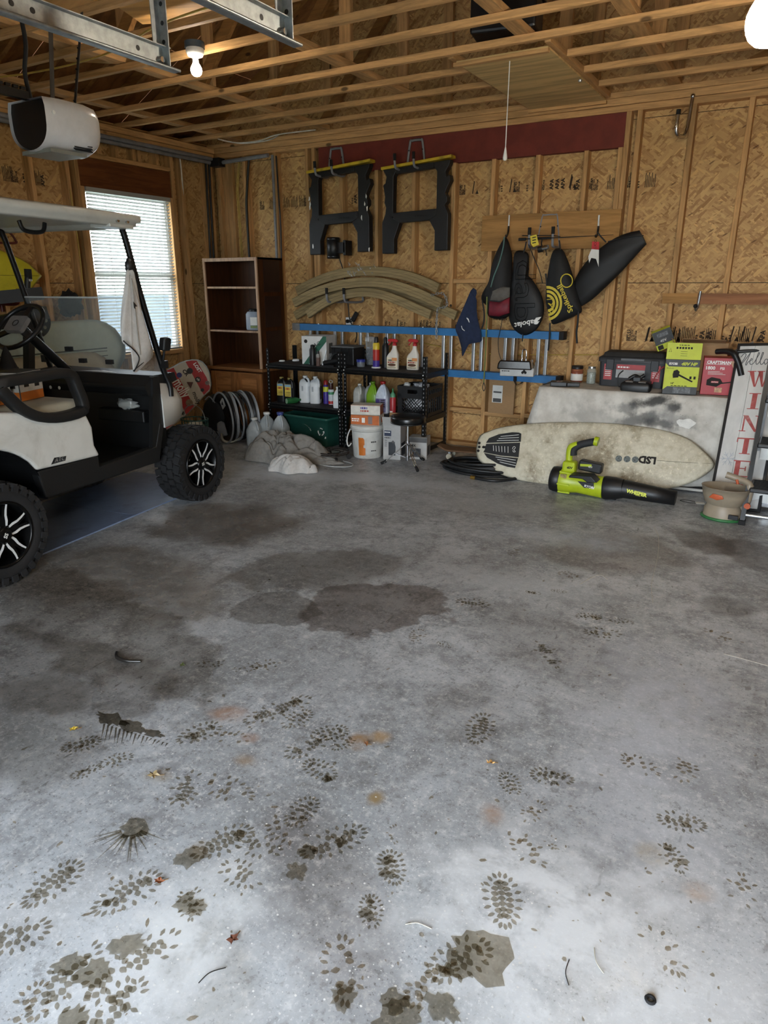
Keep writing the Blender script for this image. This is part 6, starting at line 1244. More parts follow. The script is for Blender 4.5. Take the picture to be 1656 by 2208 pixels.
MB().slab([S(.0, .0, -.016), S(W, 0, -.016), S(W, SL, -.016), S(0, SL, -.016)], sn, .003).build('backing', BLACK, t)
for x0, x1, y0, y1 in ((0, .018, 0, SL), (W-.018, W, 0, SL), (.018, W-.018, 0, .018), (.018, W-.018, SL-.018, SL)): MB().slab([S(x0, y0, -.012), S(x1, y0, -.012), S(x1, y1, -.012), S(x0, y1, -.012)], sn, .022).build('frame_bar', BLACK, t)
WR = pm('winter_red', 'a04a46', .7, var=.12, scale=30, dirt='c9c0bc', dirtamt=.35); SG = pm('script_grey', '57595c', .7)
def serif(ch, yc, h=.118, w=.125, cx=W/2+.005):
    m = MB(); bx_ = lambda x0, x1, y0, y1: m.add([S(cx+x0*w, yc+y0*h, .0006), S(cx+x1*w, yc+y0*h, .0006), S(cx+x1*w, yc+y1*h, .0006), S(cx+x0*w, yc+y1*h, .0006)], [(0, 1, 2, 3)])
    pg = lambda pts: m.add([S(cx+x*w, yc+y*h, .0006) for x, y in pts], [tuple(range(len(pts)))])
    if ch == 'I': bx_(-.13, .13, -.45, .45); bx_(-.3, .3, .45, .5); bx_(-.3, .3, -.5, -.45)
    if ch == 'T': bx_(-.13, .13, -.45, .42); bx_(-.5, .5, .42, .5); bx_(-.28, .28, -.5, -.45); bx_(-.5, -.44, .22, .42); bx_(.44, .5, .22, .42)
    if ch == 'E': bx_(-.36, -.1, -.45, .45); bx_(-.48, .42, .43, .5); bx_(-.48, .46, -.5, -.43); bx_(-.1, .22, -.02, .04); bx_(.36, .42, .24, .43); bx_(.4, .46, -.43, -.24); bx_(.16, .22, -.13, .15)
    if ch == 'N': pg([(-.42, .5), (-.15, .5), (.42, -.5), (.36, -.5)]) if False else pg([(.28, -.5), (.42, -.5), (-.14, .5), (-.42, .5)][::1]); bx_(-.36, -.28, -.45, .45); bx_(.34, .42, -.5, .45); bx_(-.5, -.16, -.5, -.45); bx_(.22, .54, .45, .5)
    if ch == 'W': pg([(-.5, .45), (-.26, .45), (-.08, -.5), (-.16, -.5)]); pg([(-.12, -.5), (-.06, -.5), (.08, .45), (.0, .45)]); pg([(-.04, .45), (.2, .45), (.3, -.5), (.24, -.5)]); pg([(.26, -.5), (.32, -.5), (.5, .45), (.43, .45)]); bx_(-.6, -.15, .45, .5); bx_(-.1, .3, .45, .5); bx_(.35, .58, .45, .5)
    if ch == 'R': bx_(-.36, -.1, -.45, .45); bx_(-.48, .05, .45, .5); bx_(-.48, .02, -.5, -.45); pg([(-.1, .45), (.2, .45), (.38, .3), (.38, .12), (.2, .0), (-.1, .0), (-.1, .05), (.08, .06), (.16, .14), (.16, .32), (.08, .4), (-.1, .4)]); pg([(.0, .0), (.18, .02), (.52, -.45), (.5, -.5), (.34, -.5)])
    m.build('letter', WR, t)
for k, ch in enumerate('WINTER'): serif(ch, SL-.265-k*.165)
MB().tube(spline([S(x*.9+.035, SL-.13+y*.9, .001) for x, y in ((.0, .03), (.02, .06), (.035, .05), (.02, .0), (.005, -.03), (.0, -.045), (.03, .0), (.06, .06), (.065, .065), (.045, -.02), (.05, -.035), (.06, -.01), (.075, .0), (.085, .01), (.08, .02), (.07, .0), (.08, -.03), (.1, -.02), (.12, .03), (.13, .06), (.122, .065), (.115, .0), (.125, -.03), (.145, .0), (.158, .06), (.15, .065), (.145, .0), (.155, -.03), (.17, -.02), (.18, .01), (.195, .01), (.2, -.01), (.185, -.03), (.175, -.01))], 4), .0026, 5).build('script_hello', SG, t)
for k in range(6):
    a = R(60*k); c = S(.075, .36, .0008); d = sex*math.cos(a)+sup*math.sin(a); e = sex*math.cos(a+1.57)+sup*math.sin(a+1.57)
    MB().tube([c, c+d*.055], .0022, 4).tube([c+d*.025+e*0, c+d*.042+e*.014], .0018, 4).tube([c+d*.025, c+d*.042-e*.014], .0018, 4).build('snowflake', pm('snow_grey', 'a7adb3', .7), t)
# step stool at the right edge
t = thing('step_stool', 'folding step stool with wide black ribbed treads at the right edge', 'step stool', (.085, 5.08, 0), R(0))
for sx_ in (-.23, .23):
    MB().bar((sx_, -.12, 0), (sx_, .32, 1.25), .028, .04, (0, 1, 0)).build('front_leg', DKMETAL, t); MB().bar((sx_*.95, .42, 0), (sx_*.95, .25, 1.0), .024, .03, (0, 1, 0)).build('rear_leg', ALU, t)
for k, z in enumerate((.24, .52, .80)):
    y = -.12+.44*z/1.25
    tr = MB().box(-.22, .22, y-.05, y+.22, z-.03, z).build('tread', BLACK, t, bevel=.008)
    for j in range(9): MB().box(-.205, .205, y-.04+j*.028, y-.034+j*.028, z, z+.002).build('tread_rib', RUBBER, tr)
    MB().box(-.2, .2, y+.215, y+.225, z-.16, z-.03).build('back_panel', WHITEP, t)
MB().cyl((-.22, -.10, .06), (.22, -.10, .06), .012, n=8).build('cross_bar', ALU, t); MB().box(-.22, .22, .3, .34, .02, .07).build('cross_bar', CHROME, t)
for sx_ in (-.23, .23): MB().cbox((sx_, -.12, .015), (.04, .06, .03)).build('rubber_foot', RUBBER, t)
# hose coil and skateboard by the shelf
t = thing('hose_coil', 'coil of black garden hose on the floor by the surfboard tail', 'hose', (-2.17, 5.38, 0), R(8)); random.seed(9); hp = []
for i in range(170):
    a = 2*math.pi*i/17; lay = i/17; r_ = .335-.018*(lay % 5)-.02*math.sin(lay); hp.append((r_*math.cos(a)*1.05, r_*.62*math.sin(a), .014+.019*(lay//2.4)+.008*math.sin(a*2+lay)))
MB().tube(hp, .0125, 6).build('hose', pm('hose_black', '161718', .5), t); MB().tube(spline([hp[0], (.36, -.12, .013), (.2, -.3, .013), (.02, -.28, .013)]), .0125, 8).build('hose_end', MATS['hose_black'], t); MB().cyl((.02, -.28, .014), (-.02, -.275, .014), .015, n=10).build('brass_coupling', pm('brass', 'a58440'), t)
t = thing('skateboard', 'skateboard resting behind the hose coil', 'skateboard', (-2.42, 5.74, .0), R(10))
MB().grid(lambda u, v: Vector(((u-.5)*.62, (v-.5)*.19*min(1, 1.35*math.sin(math.pi*min(max(u, .03), .97))**.35), .085+.05*max(0, abs(u-.5)-.34)*4+.0)), 26, 6).build('deck', pm('deck_dark', '6a4f38', .7), t).modifiers.new('thick', 'SOLIDIFY').thickness = .01
for x in (-.19, .19):
    tk = MB().bar((x, -.07, .055), (x, .07, .055), .02, .02).cbox((x, 0, .07), (.05, .05, .02)).build('truck', STEEL, t)
    for y in (-.075, .075): MB().cyl((x, y-.015, .026), (x, y+.015, .026), .026, n=14).build('wheel', pm('wheel_cream', 'b7b09c', .6), tk)
# ================================================================== GOLF CART
CO, CA = Vector((-4.0967, 2.6355, 0)), R(8)
CR, CFW = Vector((math.cos(CA), math.sin(CA), 0)), Vector((-math.sin(CA), math.cos(CA), 0))
def cartP(u, v, r):      # photo pixel -> cart coordinates on the plane r metres right of the cart's centre line
    p = atP(u, v, CO+CR*r, CR)-CO; return Vector((p.dot(CR), p.dot(CFW), p.z))
gc = thing('golf_cart', 'lifted white golf cart with knobbly black tyres and a white roof', 'golf cart', CO, CA)
CWH = pm('cart_white', 'c9c9c3', .32, var=.05, scale=5, dirt='8f8b80', dirtamt=.35, dscale=3, coat=.2); CBK = pm('cart_black', '101112', .4, var=.15, bump=.05); CPL = pm('cart_trim_black', '0f1011', .55, bump=.12)
arch = lambda cf, cz, r_, a0, a1, n=12: [(cf+r_*math.cos(R(a0+(a1-a0)*i/n)), cz+r_*math.sin(R(a0+(a1-a0)*i/n))) for i in range(n+1)]
sidep = [(-.012, .52), (-.045, .59), (-.045, .70), (-.08, .785), (-.25, .80), (-.45, .855), (-.65, .885), (-1.05, .90), (-1.2, .80), (-1.25, .62), (-1.12, .50)]+arch(-.77, .36, .345, 158, 31)+[(-.25, .528)]
bmats = [CWH]
MB().prism(sidep, (.54, 0, 0), (0, 1, 0), (0, 0, 1), 1.08).build('rear_body', CWH, gc, bevel=.018, seg=3)
MB().prism([(-.44, .80), (-.08, .79), (-.05, .60), (-.02, .45), (-.44, .45)], (.50, 0, 0), (0, 1, 0), (0, 0, 1), 1.0).build('seat_base', CBK, gc)
# sticker on the quarter panel
st = [cartP(u, v, .5412) for u, v in ((110, 1002), (141, 993), (143, 983), (117, 987))]
flat(st, CBK, gc, 'sticker'); flat([cartP(u, v, .5416) for u, v in ((114, 1000), (139, 992.5), (140.5, 985), (119, 989))], pm('sticker_dark', '2c2e30', .4), gc, 'sticker')
text('ATC', .034, PAPER, gc, cartP(118, 998, .542), (0, 1, .02), Z_, shear=.3, bold=-.001, fit=.075)
# wheel-well liners, frame, floor pan, rocker
for f0 in (-.77, ): MB().loft([[Vector((r_, a, b)) for a, b in arch(f0, .36, .34, 0, 180)] for r_ in (-.53, .53)], closed_u=False).build('wheel_well', CBK, gc)
MB().prism([(-.47, .53), (-.44, .37), (.52, .36), (.60, .60), (.56, .62), (.50, .47), (-.02, .45), (-.02, .52)], (.53, 0, 0), (0, 1, 0), (0, 0, 1), .06).build('rocker_panel', CPL, gc, bevel=.008)
MB().prism([(-.47, .53), (-.44, .37), (.52, .36), (.60, .60), (.56, .62), (.50, .47), (-.02, .45), (-.02, .52)], (-.47, 0, 0), (0, 1, 0), (0, 0, 1), .06).build('rocker_panel', CPL, gc, bevel=.008)
MB().box(-.47, .47, -.4, .62, .38, .43).build('floor_pan', CBK, gc)
MB().box(-.3, .3, -1.0, .9, .28, .36).build('chassis', CBK, gc)
for f_ in (-.79, .84): MB().cyl((-.5, f_, .275), (.5, f_, .275), .03, n=12).build('axle', DKMETAL, gc)
# front cowl: tapering nose
def cs(f_, hw, z0, z1, n=5): return [Vector((hw, f_, z0)), Vector((hw, f_, (z0+z1)/2)), Vector((hw*.96, f_, z1-.05)), Vector((hw*.8, f_, z1-.01)), Vector((0, f_, z1+.015)), Vector((-hw*.8, f_, z1-.01)), Vector((-hw*.96, f_, z1-.05)), Vector((-hw, f_, (z0+z1)/2)), Vector((-hw, f_, z0))]
MB().loft([cs(.60, .535, .58, .93), cs(.70, .532, .59, .915), cs(.79, .52, .62, .87), cs(.86, .49, .65, .82), cs(.93, .42, .65, .78), cs(1.03, .31, .62, .75), cs(1.12, .2, .55, .69), cs(1.2, .12, .5, .62)], True, False, True).build('front_cowl', CWH, gc)
# dash: black tub with a top lip, wood-look trim, pockets
MB().box(-.49, .49, .575, .66, .43, .90).build('bulkhead', CBK, gc)
MB().loft([[Vector((-.51, .50, .80)), Vector((-.51, .47, .87)), Vector((-.51, .56, .935)), Vector((-.51, .78, .945)), Vector((-.51, .80, .90)), Vector((-.51, .62, .84))], [Vector((.51, .50, .80)), Vector((.51, .47, .87)), Vector((.51, .56, .935)), Vector((.51, .78, .935)), Vector((.51, .80, .88)), Vector((.51, .62, .84))]], True, False, True, sm=False).build('dashboard', pm('dash_black', '0d0e0f', .5), gc, bevel=.02, seg=3)
MB().box(-.42, -.12, .462, .472, .855, .885).build('wood_trim', wood('dash_wood', '7a4a28', 'x', knots=False, rough=.3), gc, rot=(R(-8), 0, 0))
MB().box(.05, .45, .50, .60, .62, .70).build('dash_pocket', CBK, gc, bevel=.01)
for r_ in (-.3, -.22): MB().cyl((r_, .468, .83), (r_, .455, .83), .012, n=10).build('switch', CHROME, gc)
MB().prism([(.46, .44), (.54, .93), (.60, .93), (.60, .60), (.54, .44)], (.525, 0, 0), (0, 1, 0), (0, 0, 1), .03).build('cowl_side', CBK, gc); MB().prism([(.46, .44), (.54, .93), (.60, .93), (.60, .60), (.54, .44)], (-.495, 0, 0), (0, 1, 0), (0, 0, 1), .03).build('cowl_side', CBK, gc)
for r_ in (-.28, -.16): MB().box(r_-.04, r_+.04, .53, .60, .45, .52).build('pedal', RUBBER, gc)
# seat
ST = pm('seat_beige', 'a8a28f', .6, var=.08, scale=7, bump=.05)
def cushion(name, x0, x1, y0, y1, z0, z1, m_): return MB().box(x0, x1, y0, y1, z0, z1).build(name, m_, gc, bevel=.04, seg=4, smooth=True)
cushion('seat_cushion', -.50, .50, -.66, -.03, .78, .868, ST); 
MB().box(-.5, .5, -.80, -.70, .93, 1.30).build('seat_back', ST, gc, bevel=.04, seg=4, smooth=True)
# armrests: black moulded loops
for s in (1, -1):
    lp = [(-.64, 1.03), (-.45, 1.037), (-.25, 1.04), (-.165, 1.02), (-.135, .95), (-.105, .85), (-.13, .808), (-.28, .800), (-.42, .825), (-.52, .88), (-.60, .965)]
    m = MB(); P = spline([(s*.545, f_, z) for f_, z in lp], 3, True); n = len(P); rings = []
    for i in range(n):
        d = (P[(i+1) % n]-P[i-1]).normalized(); up = Vector((0, -d.z, d.y)); rings.append([P[i]+Vector((a, 0, 0))+up*b for a, b in ((.03, .020), (.024, .027), (-.03, .027), (-.034, 0), (-.03, -.027), (.024, -.027), (.03, -.020))])
    m.loft(rings, True, True).build('armrest', CPL, gc)
# posts, roof
PT = DKMETAL
for s in (1, -1):
    MB().tube(spline([(s*.528, .70, .78), (s*.525, .70, .86), (s*.510, .665, .97), (s*.5, .55, 1.38), (s*.5, .44, 1.80), (s*.5, .40, 1.85)], 4), .019, 8).build('front_post', PT, gc)
    MB().tube([(s*.5, -.84, .85), (s*.5, -.78, 1.4), (s*.5, -.74, 1.85)], .019, 8).build('rear_post', PT, gc)
    MB().cbox((s*.53, .655, 1.0), (.05, .03, .05)).build('post_clamp', BLACK, gc)
def rring(z, g, f0=-1.05, f1=.50, hw=.605): 
    w, h = hw*2-2*g, (f1-f0)-2*g; return [Vector((x, (f0+f1)/2+y, z)) for x, y in rrect(w, h, .07-g*.1, 5)]
MB().loft([rring(1.86, .10), rring(1.845, .055), rring(1.832, .035), rring(1.842, .012), rring(1.862, .008), rring(1.866, -.012), rring(1.895, -.012), rring(1.905, .0), rring(1.912, .05), rring(1.935, .2), rring(1.94, .4)], True, False, True).build('roof', pm('roof_white', 'bdbeb8', .35, var=.04, dirt='8c897e', dirtamt=.3, dscale=2.), gc)
for f_ in (.28, .36): MB().cyl((.598, f_, 1.862), (.612, f_, 1.862), .010, n=10).build('roof_bolt', CHROME, gc)
MB().box(.45, .60, .22, .42, 1.825, 1.845).build('roof_bracket', MATS['roof_white'], gc, bevel=.006)
for r_ in (.2, -.35): MB().tube(spline([(r_, -.05, 1.85), (r_, -.02, 1.80), (r_, .1, 1.80), (r_, .13, 1.85)]), .012, 8).build('grab_handle', BLACK, gc)
# windshield (lower half) with clips
ws = glassy('acrylic_windshield', 'b9c4c4', .06, .11)
wsP = lambda z: .70-(z-.84)*.30
MB().loft([[Vector((-.49, wsP(.95), .95)), Vector((-.49, wsP(1.425), 1.425))], [Vector((.49, wsP(.95), .95)), Vector((.49, wsP(1.425), 1.425))]], closed_u=False, sm=False).build('windshield', ws, gc).modifiers.new('thick', 'SOLIDIFY').thickness = .005
MB().tube([(-.49, wsP(1.425), 1.428), (.49, wsP(1.425), 1.428)], .006, 8).build('windshield_edge', glassy('acrylic_edge', 'd6dedd', .1, .45), gc)
for r_ in (-.16, .08, -.25): 
    z = 1.0 if r_ != -.25 else 1.08; MB().cbox((r_, wsP(z)-.012, z), (.05, .03, .03)).build('windshield_clip', RUBBER, gc)
# side mirror
mp_ = cartP(356, 742, .56); mi_ = MB().cbox(mp_, (.05, .07, .085), rot=Matrix.Rotation(R(12), 3, 'Y')).build('side_mirror', BLACK, gc, bevel=.012)
MB().tube([mp_, (.51, .66, .98)], .008, 6).build('mirror_stem', BLACK, mi_)
# steering wheel and column
sc_ = Vector((-.25, .235, 1.25)); sn_ = Vector((0, -.72, .69)).normalized(); sx_ = Vector((1, 0, 0)); sy_ = sn_.cross(sx_)
sw = MB().tube([sc_+sx_*.175*math.cos(a)+sy_*.175*math.sin(a) for a in [2*math.pi*i/30 for i in range(30)]], .016, 8, closed=True).build('steering_wheel', CBK, gc)
for a in (0, 120, 240): MB().bar(sc_, sc_+sx_*.17*math.cos(R(a+90))+sy_*.17*math.sin(R(a+90)), .04, .012, sn_).build('spoke', CBK, sw)
MB().prism(rrect(.15, .12, .02), sc_+sn_*.035, sx_, sy_, .03).build('hub_plate', pm('hub_grey', '6c6a68', .5), sw); MB().tube([sc_+sn_*.037+sx_*.022*math.cos(a)+sy_*.022*math.sin(a) for a in [2*math.pi*i/14 for i in range(14)]], .003, 5, closed=True).build('hub_emblem', INK, sw)
MB().tube([sc_, (-.25, .58, .93)], .032, 10).build('steering_column', CBK, gc)
# wheels
RIMB = pm('rim_black', '141414', .25, .6); RIMS = pm('rim_silver', 'd6d7d6', .35, .15, var=.04); TYRE = pm('tyre_black', '131314', .75, var=.2, bump=.25)
WR_ = .275
def make_wheel():
    e = link('wheel', None, gc)
    # axis along +x (outer side at +x); part meshes are sub-parts of the wheel
    M = Matrix.Rotation(R(90), 4, 'Y')
    MB().lathe([(.165, -.085), (.185, -.098), (.215, -.102), (.24, -.10), (.256, -.085), (.260, -.05), (.260, .05), (.256, .085), (.24, .10), (.215, .102), (.185, .098), (.172, .09), (.168, .07)], 40, M=M, caps=False).build('tyre', TYRE, e)
    tr = MB(); NB_ = 26
    for k in range(NB_):
        a = 2*math.pi*k/NB_
        for j, (off, w, sk) in enumerate(((-.075, .05, .1), (-.022, .045, -.05), (.028, .045, .05), (.078, .05, -.1))):
            aa = a+(.5*2*math.pi/NB_ if j % 2 else 0); rm = Matrix.Rotation(aa, 3, 'X'); c = rm @ Vector((off, 0, .266-(.006 if abs(off) > .05 else 0)))
            tr.cbox(c, (w, .040+.008*((k*7+j) % 3), .022), rot=rm @ Matrix.Rotation(sk*2.2, 3, 'Z'))
        rm = Matrix.Rotation(a+.06, 3, 'X')
        for off in (-.103, .103): tr.cbox(rm @ Vector((off, 0, .245)), (.012, .035, .035), rot=rm)
    tr.build('tread_blocks', TYRE, e, kind='stuff')
    MB().lathe([(.176, .088), (.176, .100), (.168, .106), (.161, .098), (.155, .04), (.15, .0), (.03, .0)], 40, M=M, caps=False).build('rim', RIMB, e)
    MB().lathe([(.045, .02), (.045, .098), (.036, .106), (.005, .108)], 20, M=M).build('hub', RIMB, e)
    for k in range(5):
        a0 = 2*math.pi*k/5+.25; 
        sp_ = MB().prism([(-.030, .03), (.030, .03), (.034, .09), (.040, .158), (.014, .150), (.0, .09), (-.014, .150), (-.040, .158), (-.034, .09)], (0, 0, 0), (1, 0, 0), (0, 1, 0), .02).build('spoke', RIMB, e, rot=None)
        MX = Matrix.Rotation(a0, 4, 'X') @ Matrix(((0, 0, 1, .092), (1, 0, 0, 0), (0, 1, 0, 0), (0, 0, 0, 1))); sp_.matrix_local = MX
        for s in (-1, 1):
            w_ = MB().loft([[Vector((s*x-.0045*q, y, .002)), Vector((s*x+.0045*q, y, .002))] for x, y, q in ((.022, .045, 1.1), (.026, .07, 1.5), (.024, .1, 1.3), (.029, .13, 1.2), (.037, .157, 1.0))], closed_u=False, sm=False).build('machined_edge', RIMS, e); w_.matrix_local = MX
            w_.modifiers.new('t', 'SOLIDIFY').thickness = .003
    text('SS', .03, PAPER, e, (.1090, -.016, -.01), (0, 1, 0), (0, 0, 1), 'hub_lettering', bold=.001)
    return e
w0 = make_wheel(); w0.location = (.52, .86, WR_); w0.rotation_euler = (R(10), 0, 0)
for (r_, f_, a, flip) in ((.50, -.79, 55, 0), (-.50, .84, 0, 1), (-.50, -.79, 30, 1)):
    c = dup(w0, gc); c.location = (r_, f_, WR_); c.rotation_euler = (R(a), 0, R(180) if flip else 0)
MB().tube([(.42, .84, .30), (.30, .80, .62)], .02, 8).build('shock', DKMETAL, gc)
# towel hung on the front post
PR = lambda u, v, r=.53: (CO+CR*cartP(u, v, r).x+CFW*cartP(u, v, r).y+Vector((0, 0, cartP(u, v, r).z)))
to = PR(285, 690); t = thing('towel', 'white golf towel with black edging hanging from the cart post', 'towel', to)
pts = [(274, 583), (284, 583), (290, 604), (295, 625), (304, 679), (313, 725), (321, 763), (309, 782), (296, 800), (289, 802), (286, 786), (283, 760), (279, 747), (266, 735), (269, 684), (272, 630)]
P = spline([PR(u, v)-to for u, v in pts], 3, True); c0 = PR(279, 588)-to; rings = []
for k in (1, .8, .6, .4, .2, .03): rings.append([c0+(p-c0)*k+CR*(.02*math.sin(14*((p-c0).dot(CFW)))*k+.012*k*math.sin((p-c0).z*9)) for p in P])
MB().loft(rings, True, False, False).build('cloth', pm('towel_white', 'bcbab6', .95, var=.06, scale=40, bump=.3, dirt='8a857d', dirtamt=.35), t).modifiers.new('thick', 'SOLIDIFY').thickness = .006
MB().tube(spline([PR(u, v, .545)-to for u, v in ((266, 735), (275, 743), (284, 750), (295, 762), (300, 772), (297, 785), (289, 801))], 4), .004, 5).build('black_edging', BLACK, t); MB().tube([PR(287, 800, .54)-to, PR(309, 782, .55)-to, PR(321, 764, .55)-to], .003, 5).build('black_edging', BLACK, t)
flat([PR(u, v, .558)-to for u, v in ((287, 650), (292, 655), (296, 661), (292, 661), (292, 667), (289, 664))], INK, t, 'bird_logo'); MB().tube(spline([PR(u, v, .552)-to for u, v in ((284, 600), (290, 650), (297, 720), (303, 765))]), .003, 5).build('fold_seam', pm('fold_grey', '8f8b84', .9), t)
sq = PR(277, 570); t = thing('strap_clip', 'black strap clip holding the white golf towel', 'clip', sq); MB().puff([PR(u, v, .52)-sq for u, v in ((272, 585), (270, 568), (275, 555), (282, 560), (287, 575), (284, 588))], CR, .03, .6).build('clip', BLACK, t)
# things on the cart seat
def carton2(label, loc, rz, w, d, h, tilt=0):
    t = thing('tool_carton', label, 'box', loc, group='tool cartons on the cart seat', rot=(0, tilt, rz)); MB().box(-w/2, w/2, -d/2, d/2, 0, h).build('carton_body', DKC, t, bevel=.002)
    for (o_, ex, W_) in (((w/2, 0, 0), Y_, d), ((0, -d/2, 0), X_, w)):
        flat(rect(o_, ex, Z_, -W_/2+.004, W_/2-.004, h*.32, h-.003, .0006), WHC, t, 'white_panel'); flat(rect(o_, ex, Z_, -W_/2+.004, W_/2-.004, .003, h*.32, .0006), pm('orange_print2', 'bf6a24', .5), t, 'orange_panel')
        for a, b in ((-.25, .78), (.25, .8), (-.2, .55), (.24, .52)): flat(rect(o_, ex, Z_, W_*a-.02, W_*a+.02, h*b-.012, h*b+.012, .0014), INK, t, 'tool_picture')
    return t
seatZ = .869
def cw(r_, f_, z): return CO+CR*r_+CFW*f_+Vector((0, 0, z))
carton2('white and orange tool carton seen through the armrest loop', cw(.17, -.20, seatZ), CA+R(10), .17, .20, .165)
carton2('white and orange tool carton left of its twin on the cart seat', cw(.19, -.425, seatZ), CA, .16, .17, .15)
carton2('white and orange tool carton at the left picture edge', cw(.30, -.60, seatZ), CA-R(12), .15, .14, .12)
t = thing('file_box', 'plain white box under the black hat on the cart seat', 'box', cw(-.03, -.14, seatZ), CA); MB().box(-.10, .10, -.10, .10, 0, .10).build('box_body', PAPER, t, bevel=.004); MB().box(-.105, .105, -.105, .105, .10, .125).build('lid', WHC, t, bevel=.004)
t = thing('witch_hat', 'floppy black witch hat on the white box in the cart', 'hat', cw(-.02, -.09, seatZ+.126), CA); HATM = pm('hat_black', '1c1c1d', .9, bump=.3)
MB().lathe([(.10, .012), (.105, .0), (.095, .006), (.06, .014), (.054, .03), (.04, .07), (.024, .12), (.004, .165)], 22).build('cone', HATM, t); MB().lathe([(.058, .02), (.056, .036)], 22, caps=False).build('band', pm('hat_band', '33302c', .7), t)
p = cw(.28, .545, .735); crumple(p, .07, (1.3, .7, .55), glassy('wrapped_film', 'c4c9c6', .12, .45), 'water_bottle_bag', 'crinkled clear wrapper lying in the cart dash pocket', 'wrapper', None, None, .5, 4)
# mats under the cart
MT = pm('blue_grey_mat', '7484a0', .32, var=.1, scale=6, dirt='3f4654', dirtamt=.5)
for (f0, f1, lab) in ((-1.1, .36, 'blue-grey floor mat under the cart between its wheels'), (.365, 1.3, 'blue-grey floor mat under the cart nose')):
    t = MB().box(-.42, .40, f0, f1, 0, .008).build('floor_mat', MT, label=lab, cat='mat', group='blue-grey mats under the cart', loc=CO, rot=(0, 0, CA))

# ================================================================== LEFT WALL THINGS
def onWall(u, v, X): return atX(u, v, X)
t = thing('yellow_surfboard', 'yellow surfboard lying level on a wall rack above the cart wheel', 'surfboard', (-5.52, 3.1, 1.60)); YS = pm('board_yellow', 'b8ad2a', .4, var=.06, dirt='8d8427', dirtamt=.4)
ol = []
for i in range(41):
    s = i/40; ol.append((-.95+1.90*s, .30*(math.sin(math.pi*min(1, .10+s*.90))**.62)*(1 if s < .97 else .75) if s < 1 else 0))
ring = [(a, b) for a, b in ol]+[(a, -b) for a, b in reversed(ol[1:-1])]
tipP = onWall(92, 605, -5.52); sh = tipP.y-3.1-.95
PE = [Vector((0, a+sh, b-.02)) for a, b in ring]; cc = sum(PE, Vector())/len(PE); rings = []
for k, h in ((.03, 1), (.6, 1), (.88, .8), (.97, .45), (1, 0), (.97, -.45), (.88, -.8), (.03, -1)): rings.append([cc+(p-cc)*k+Vector((.028*h, 0, 0)) for p in PE])
MB().loft(rings, True, False, True).build('board_body', YS, t); MB().tube([(.029, -.7+sh, -.02), (.029, .90+sh, -.02)], .002, 4).build('stringer', pm('stringer_dark', '4a451c', .6), t)
MB().tube([(.03, .3+sh+.05*math.cos(a), .05+.03*math.sin(a)) for a in [2*math.pi*i/14 for i in range(14)]], .002, 4, closed=True).build('logo', MATS['stringer_dark'], t)
rk = thing('board_rack', 'red-brown tubular wall rack holding the yellow surfboard', 'rack', (-5.70, 3.55, 1.3)); RR_ = pm('rack_red', '4e1a16', .45)
for dy in (.0, -.75):
    MB().tube(spline([(0, dy, .95), (.02, dy, .85), (.02, dy, .0)]), .014, 8).build('upright', RR_, rk)
    for z in (.06, ): MB().tube(spline([(.02, dy, z), (.2, dy, z), (.26, dy, z+.03), (.265, dy, z+.12)]), .012, 8).build('arm', RR_, rk)
MB().tube(spline([(.23, -.08, .62), (.235, .02, .60), (.235, .065, .545), (.235, .04, .52), (.235, -.3, .52)], 5), .009, 8).build('hanging_loop', RR_, rk)
# pale longboards below the window
def longboard(name, label, X, z0, z1, yR, yL, mat, nose=.35, n=30):
    t = thing(name, label, 'surfboard', (X, (yR+yL)/2, (z0+z1)/2)); h = (z1-z0)/2; L2 = (yR-yL)/2; up_ = []
    for i in range(n+1):
        s = i/n; y = -L2+2*L2*s; dE = min(L2-y, L2+y)/nose; up_.append((y, h*math.sqrt(max(0, 1-max(0, 1-dE)**2)) if dE < 1 else h))
    for q in (.997, .985, .95): y = L2-(1-q)*nose; up_.insert(-1, (y, h*math.sqrt(1-q*q)) if False else (L2-nose*(1-q), h*math.sqrt(max(0, 1-q*q))))
    up_ = sorted(up_); PE = [Vector((0, a, b)) for a, b in up_]+[Vector((0, a, -b)) for a, b in reversed(up_[1:-1])]; rings = []
    for k, hh in ((.03, 1), (.7, 1), (.92, .75), (1, 0), (.92, -.75), (.03, -1)): rings.append([p*k+Vector((.035*hh, 0, 0)) for p in PE])
    MB().loft(rings, True, False, True).build('board_body', mat, t); return t
zt = onWall(170, 690, -5.40).z; yr = onWall(270, 745, -5.40).y
t = longboard('longboard', 'pale mint longboard on its rail beneath the window', -5.40, zt-.54, zt, yr, yr-2.7, pm('mint_board', 'b3c2b6', .35, var=.05))
for z in (-.005, .02, -.045): MB().tube([(.037, -1.2, z), (.037, .55, z), (.03, 1.12, z)], .0045 if z < .01 else .007, 4).build('stripe', pm('stripe_grey', '4a5552', .5), t)
t = longboard('longboard', 'cream longboard standing below the mint one behind the cart', -5.30, .10, zt-.26, yr-.15, yr-2.75, pm('cream_board', 'b8b29c', .4, var=.06))
MB().tube([(.037, -1.1, .1), (.037, .9, .1)], .003, 4).build('stripe', MATS['stripe_grey'], t)
bk = thing('board_stand', 'dark wooden stand carrying the longboards', 'stand', (-5.40, yr-1.3, 0))
for dy in (-.7, .7): MB().box(-.2, .25, dy-.03, dy+.03, 0, .09).build('bearer', RUBBER, bk); MB().box(-.09, -.04, dy-.03, dy+.03, .09, zt-.54).box(-.09, .05, dy-.03, dy+.03, zt-.58, zt-.545).build('bracket', LUMZ, bk)
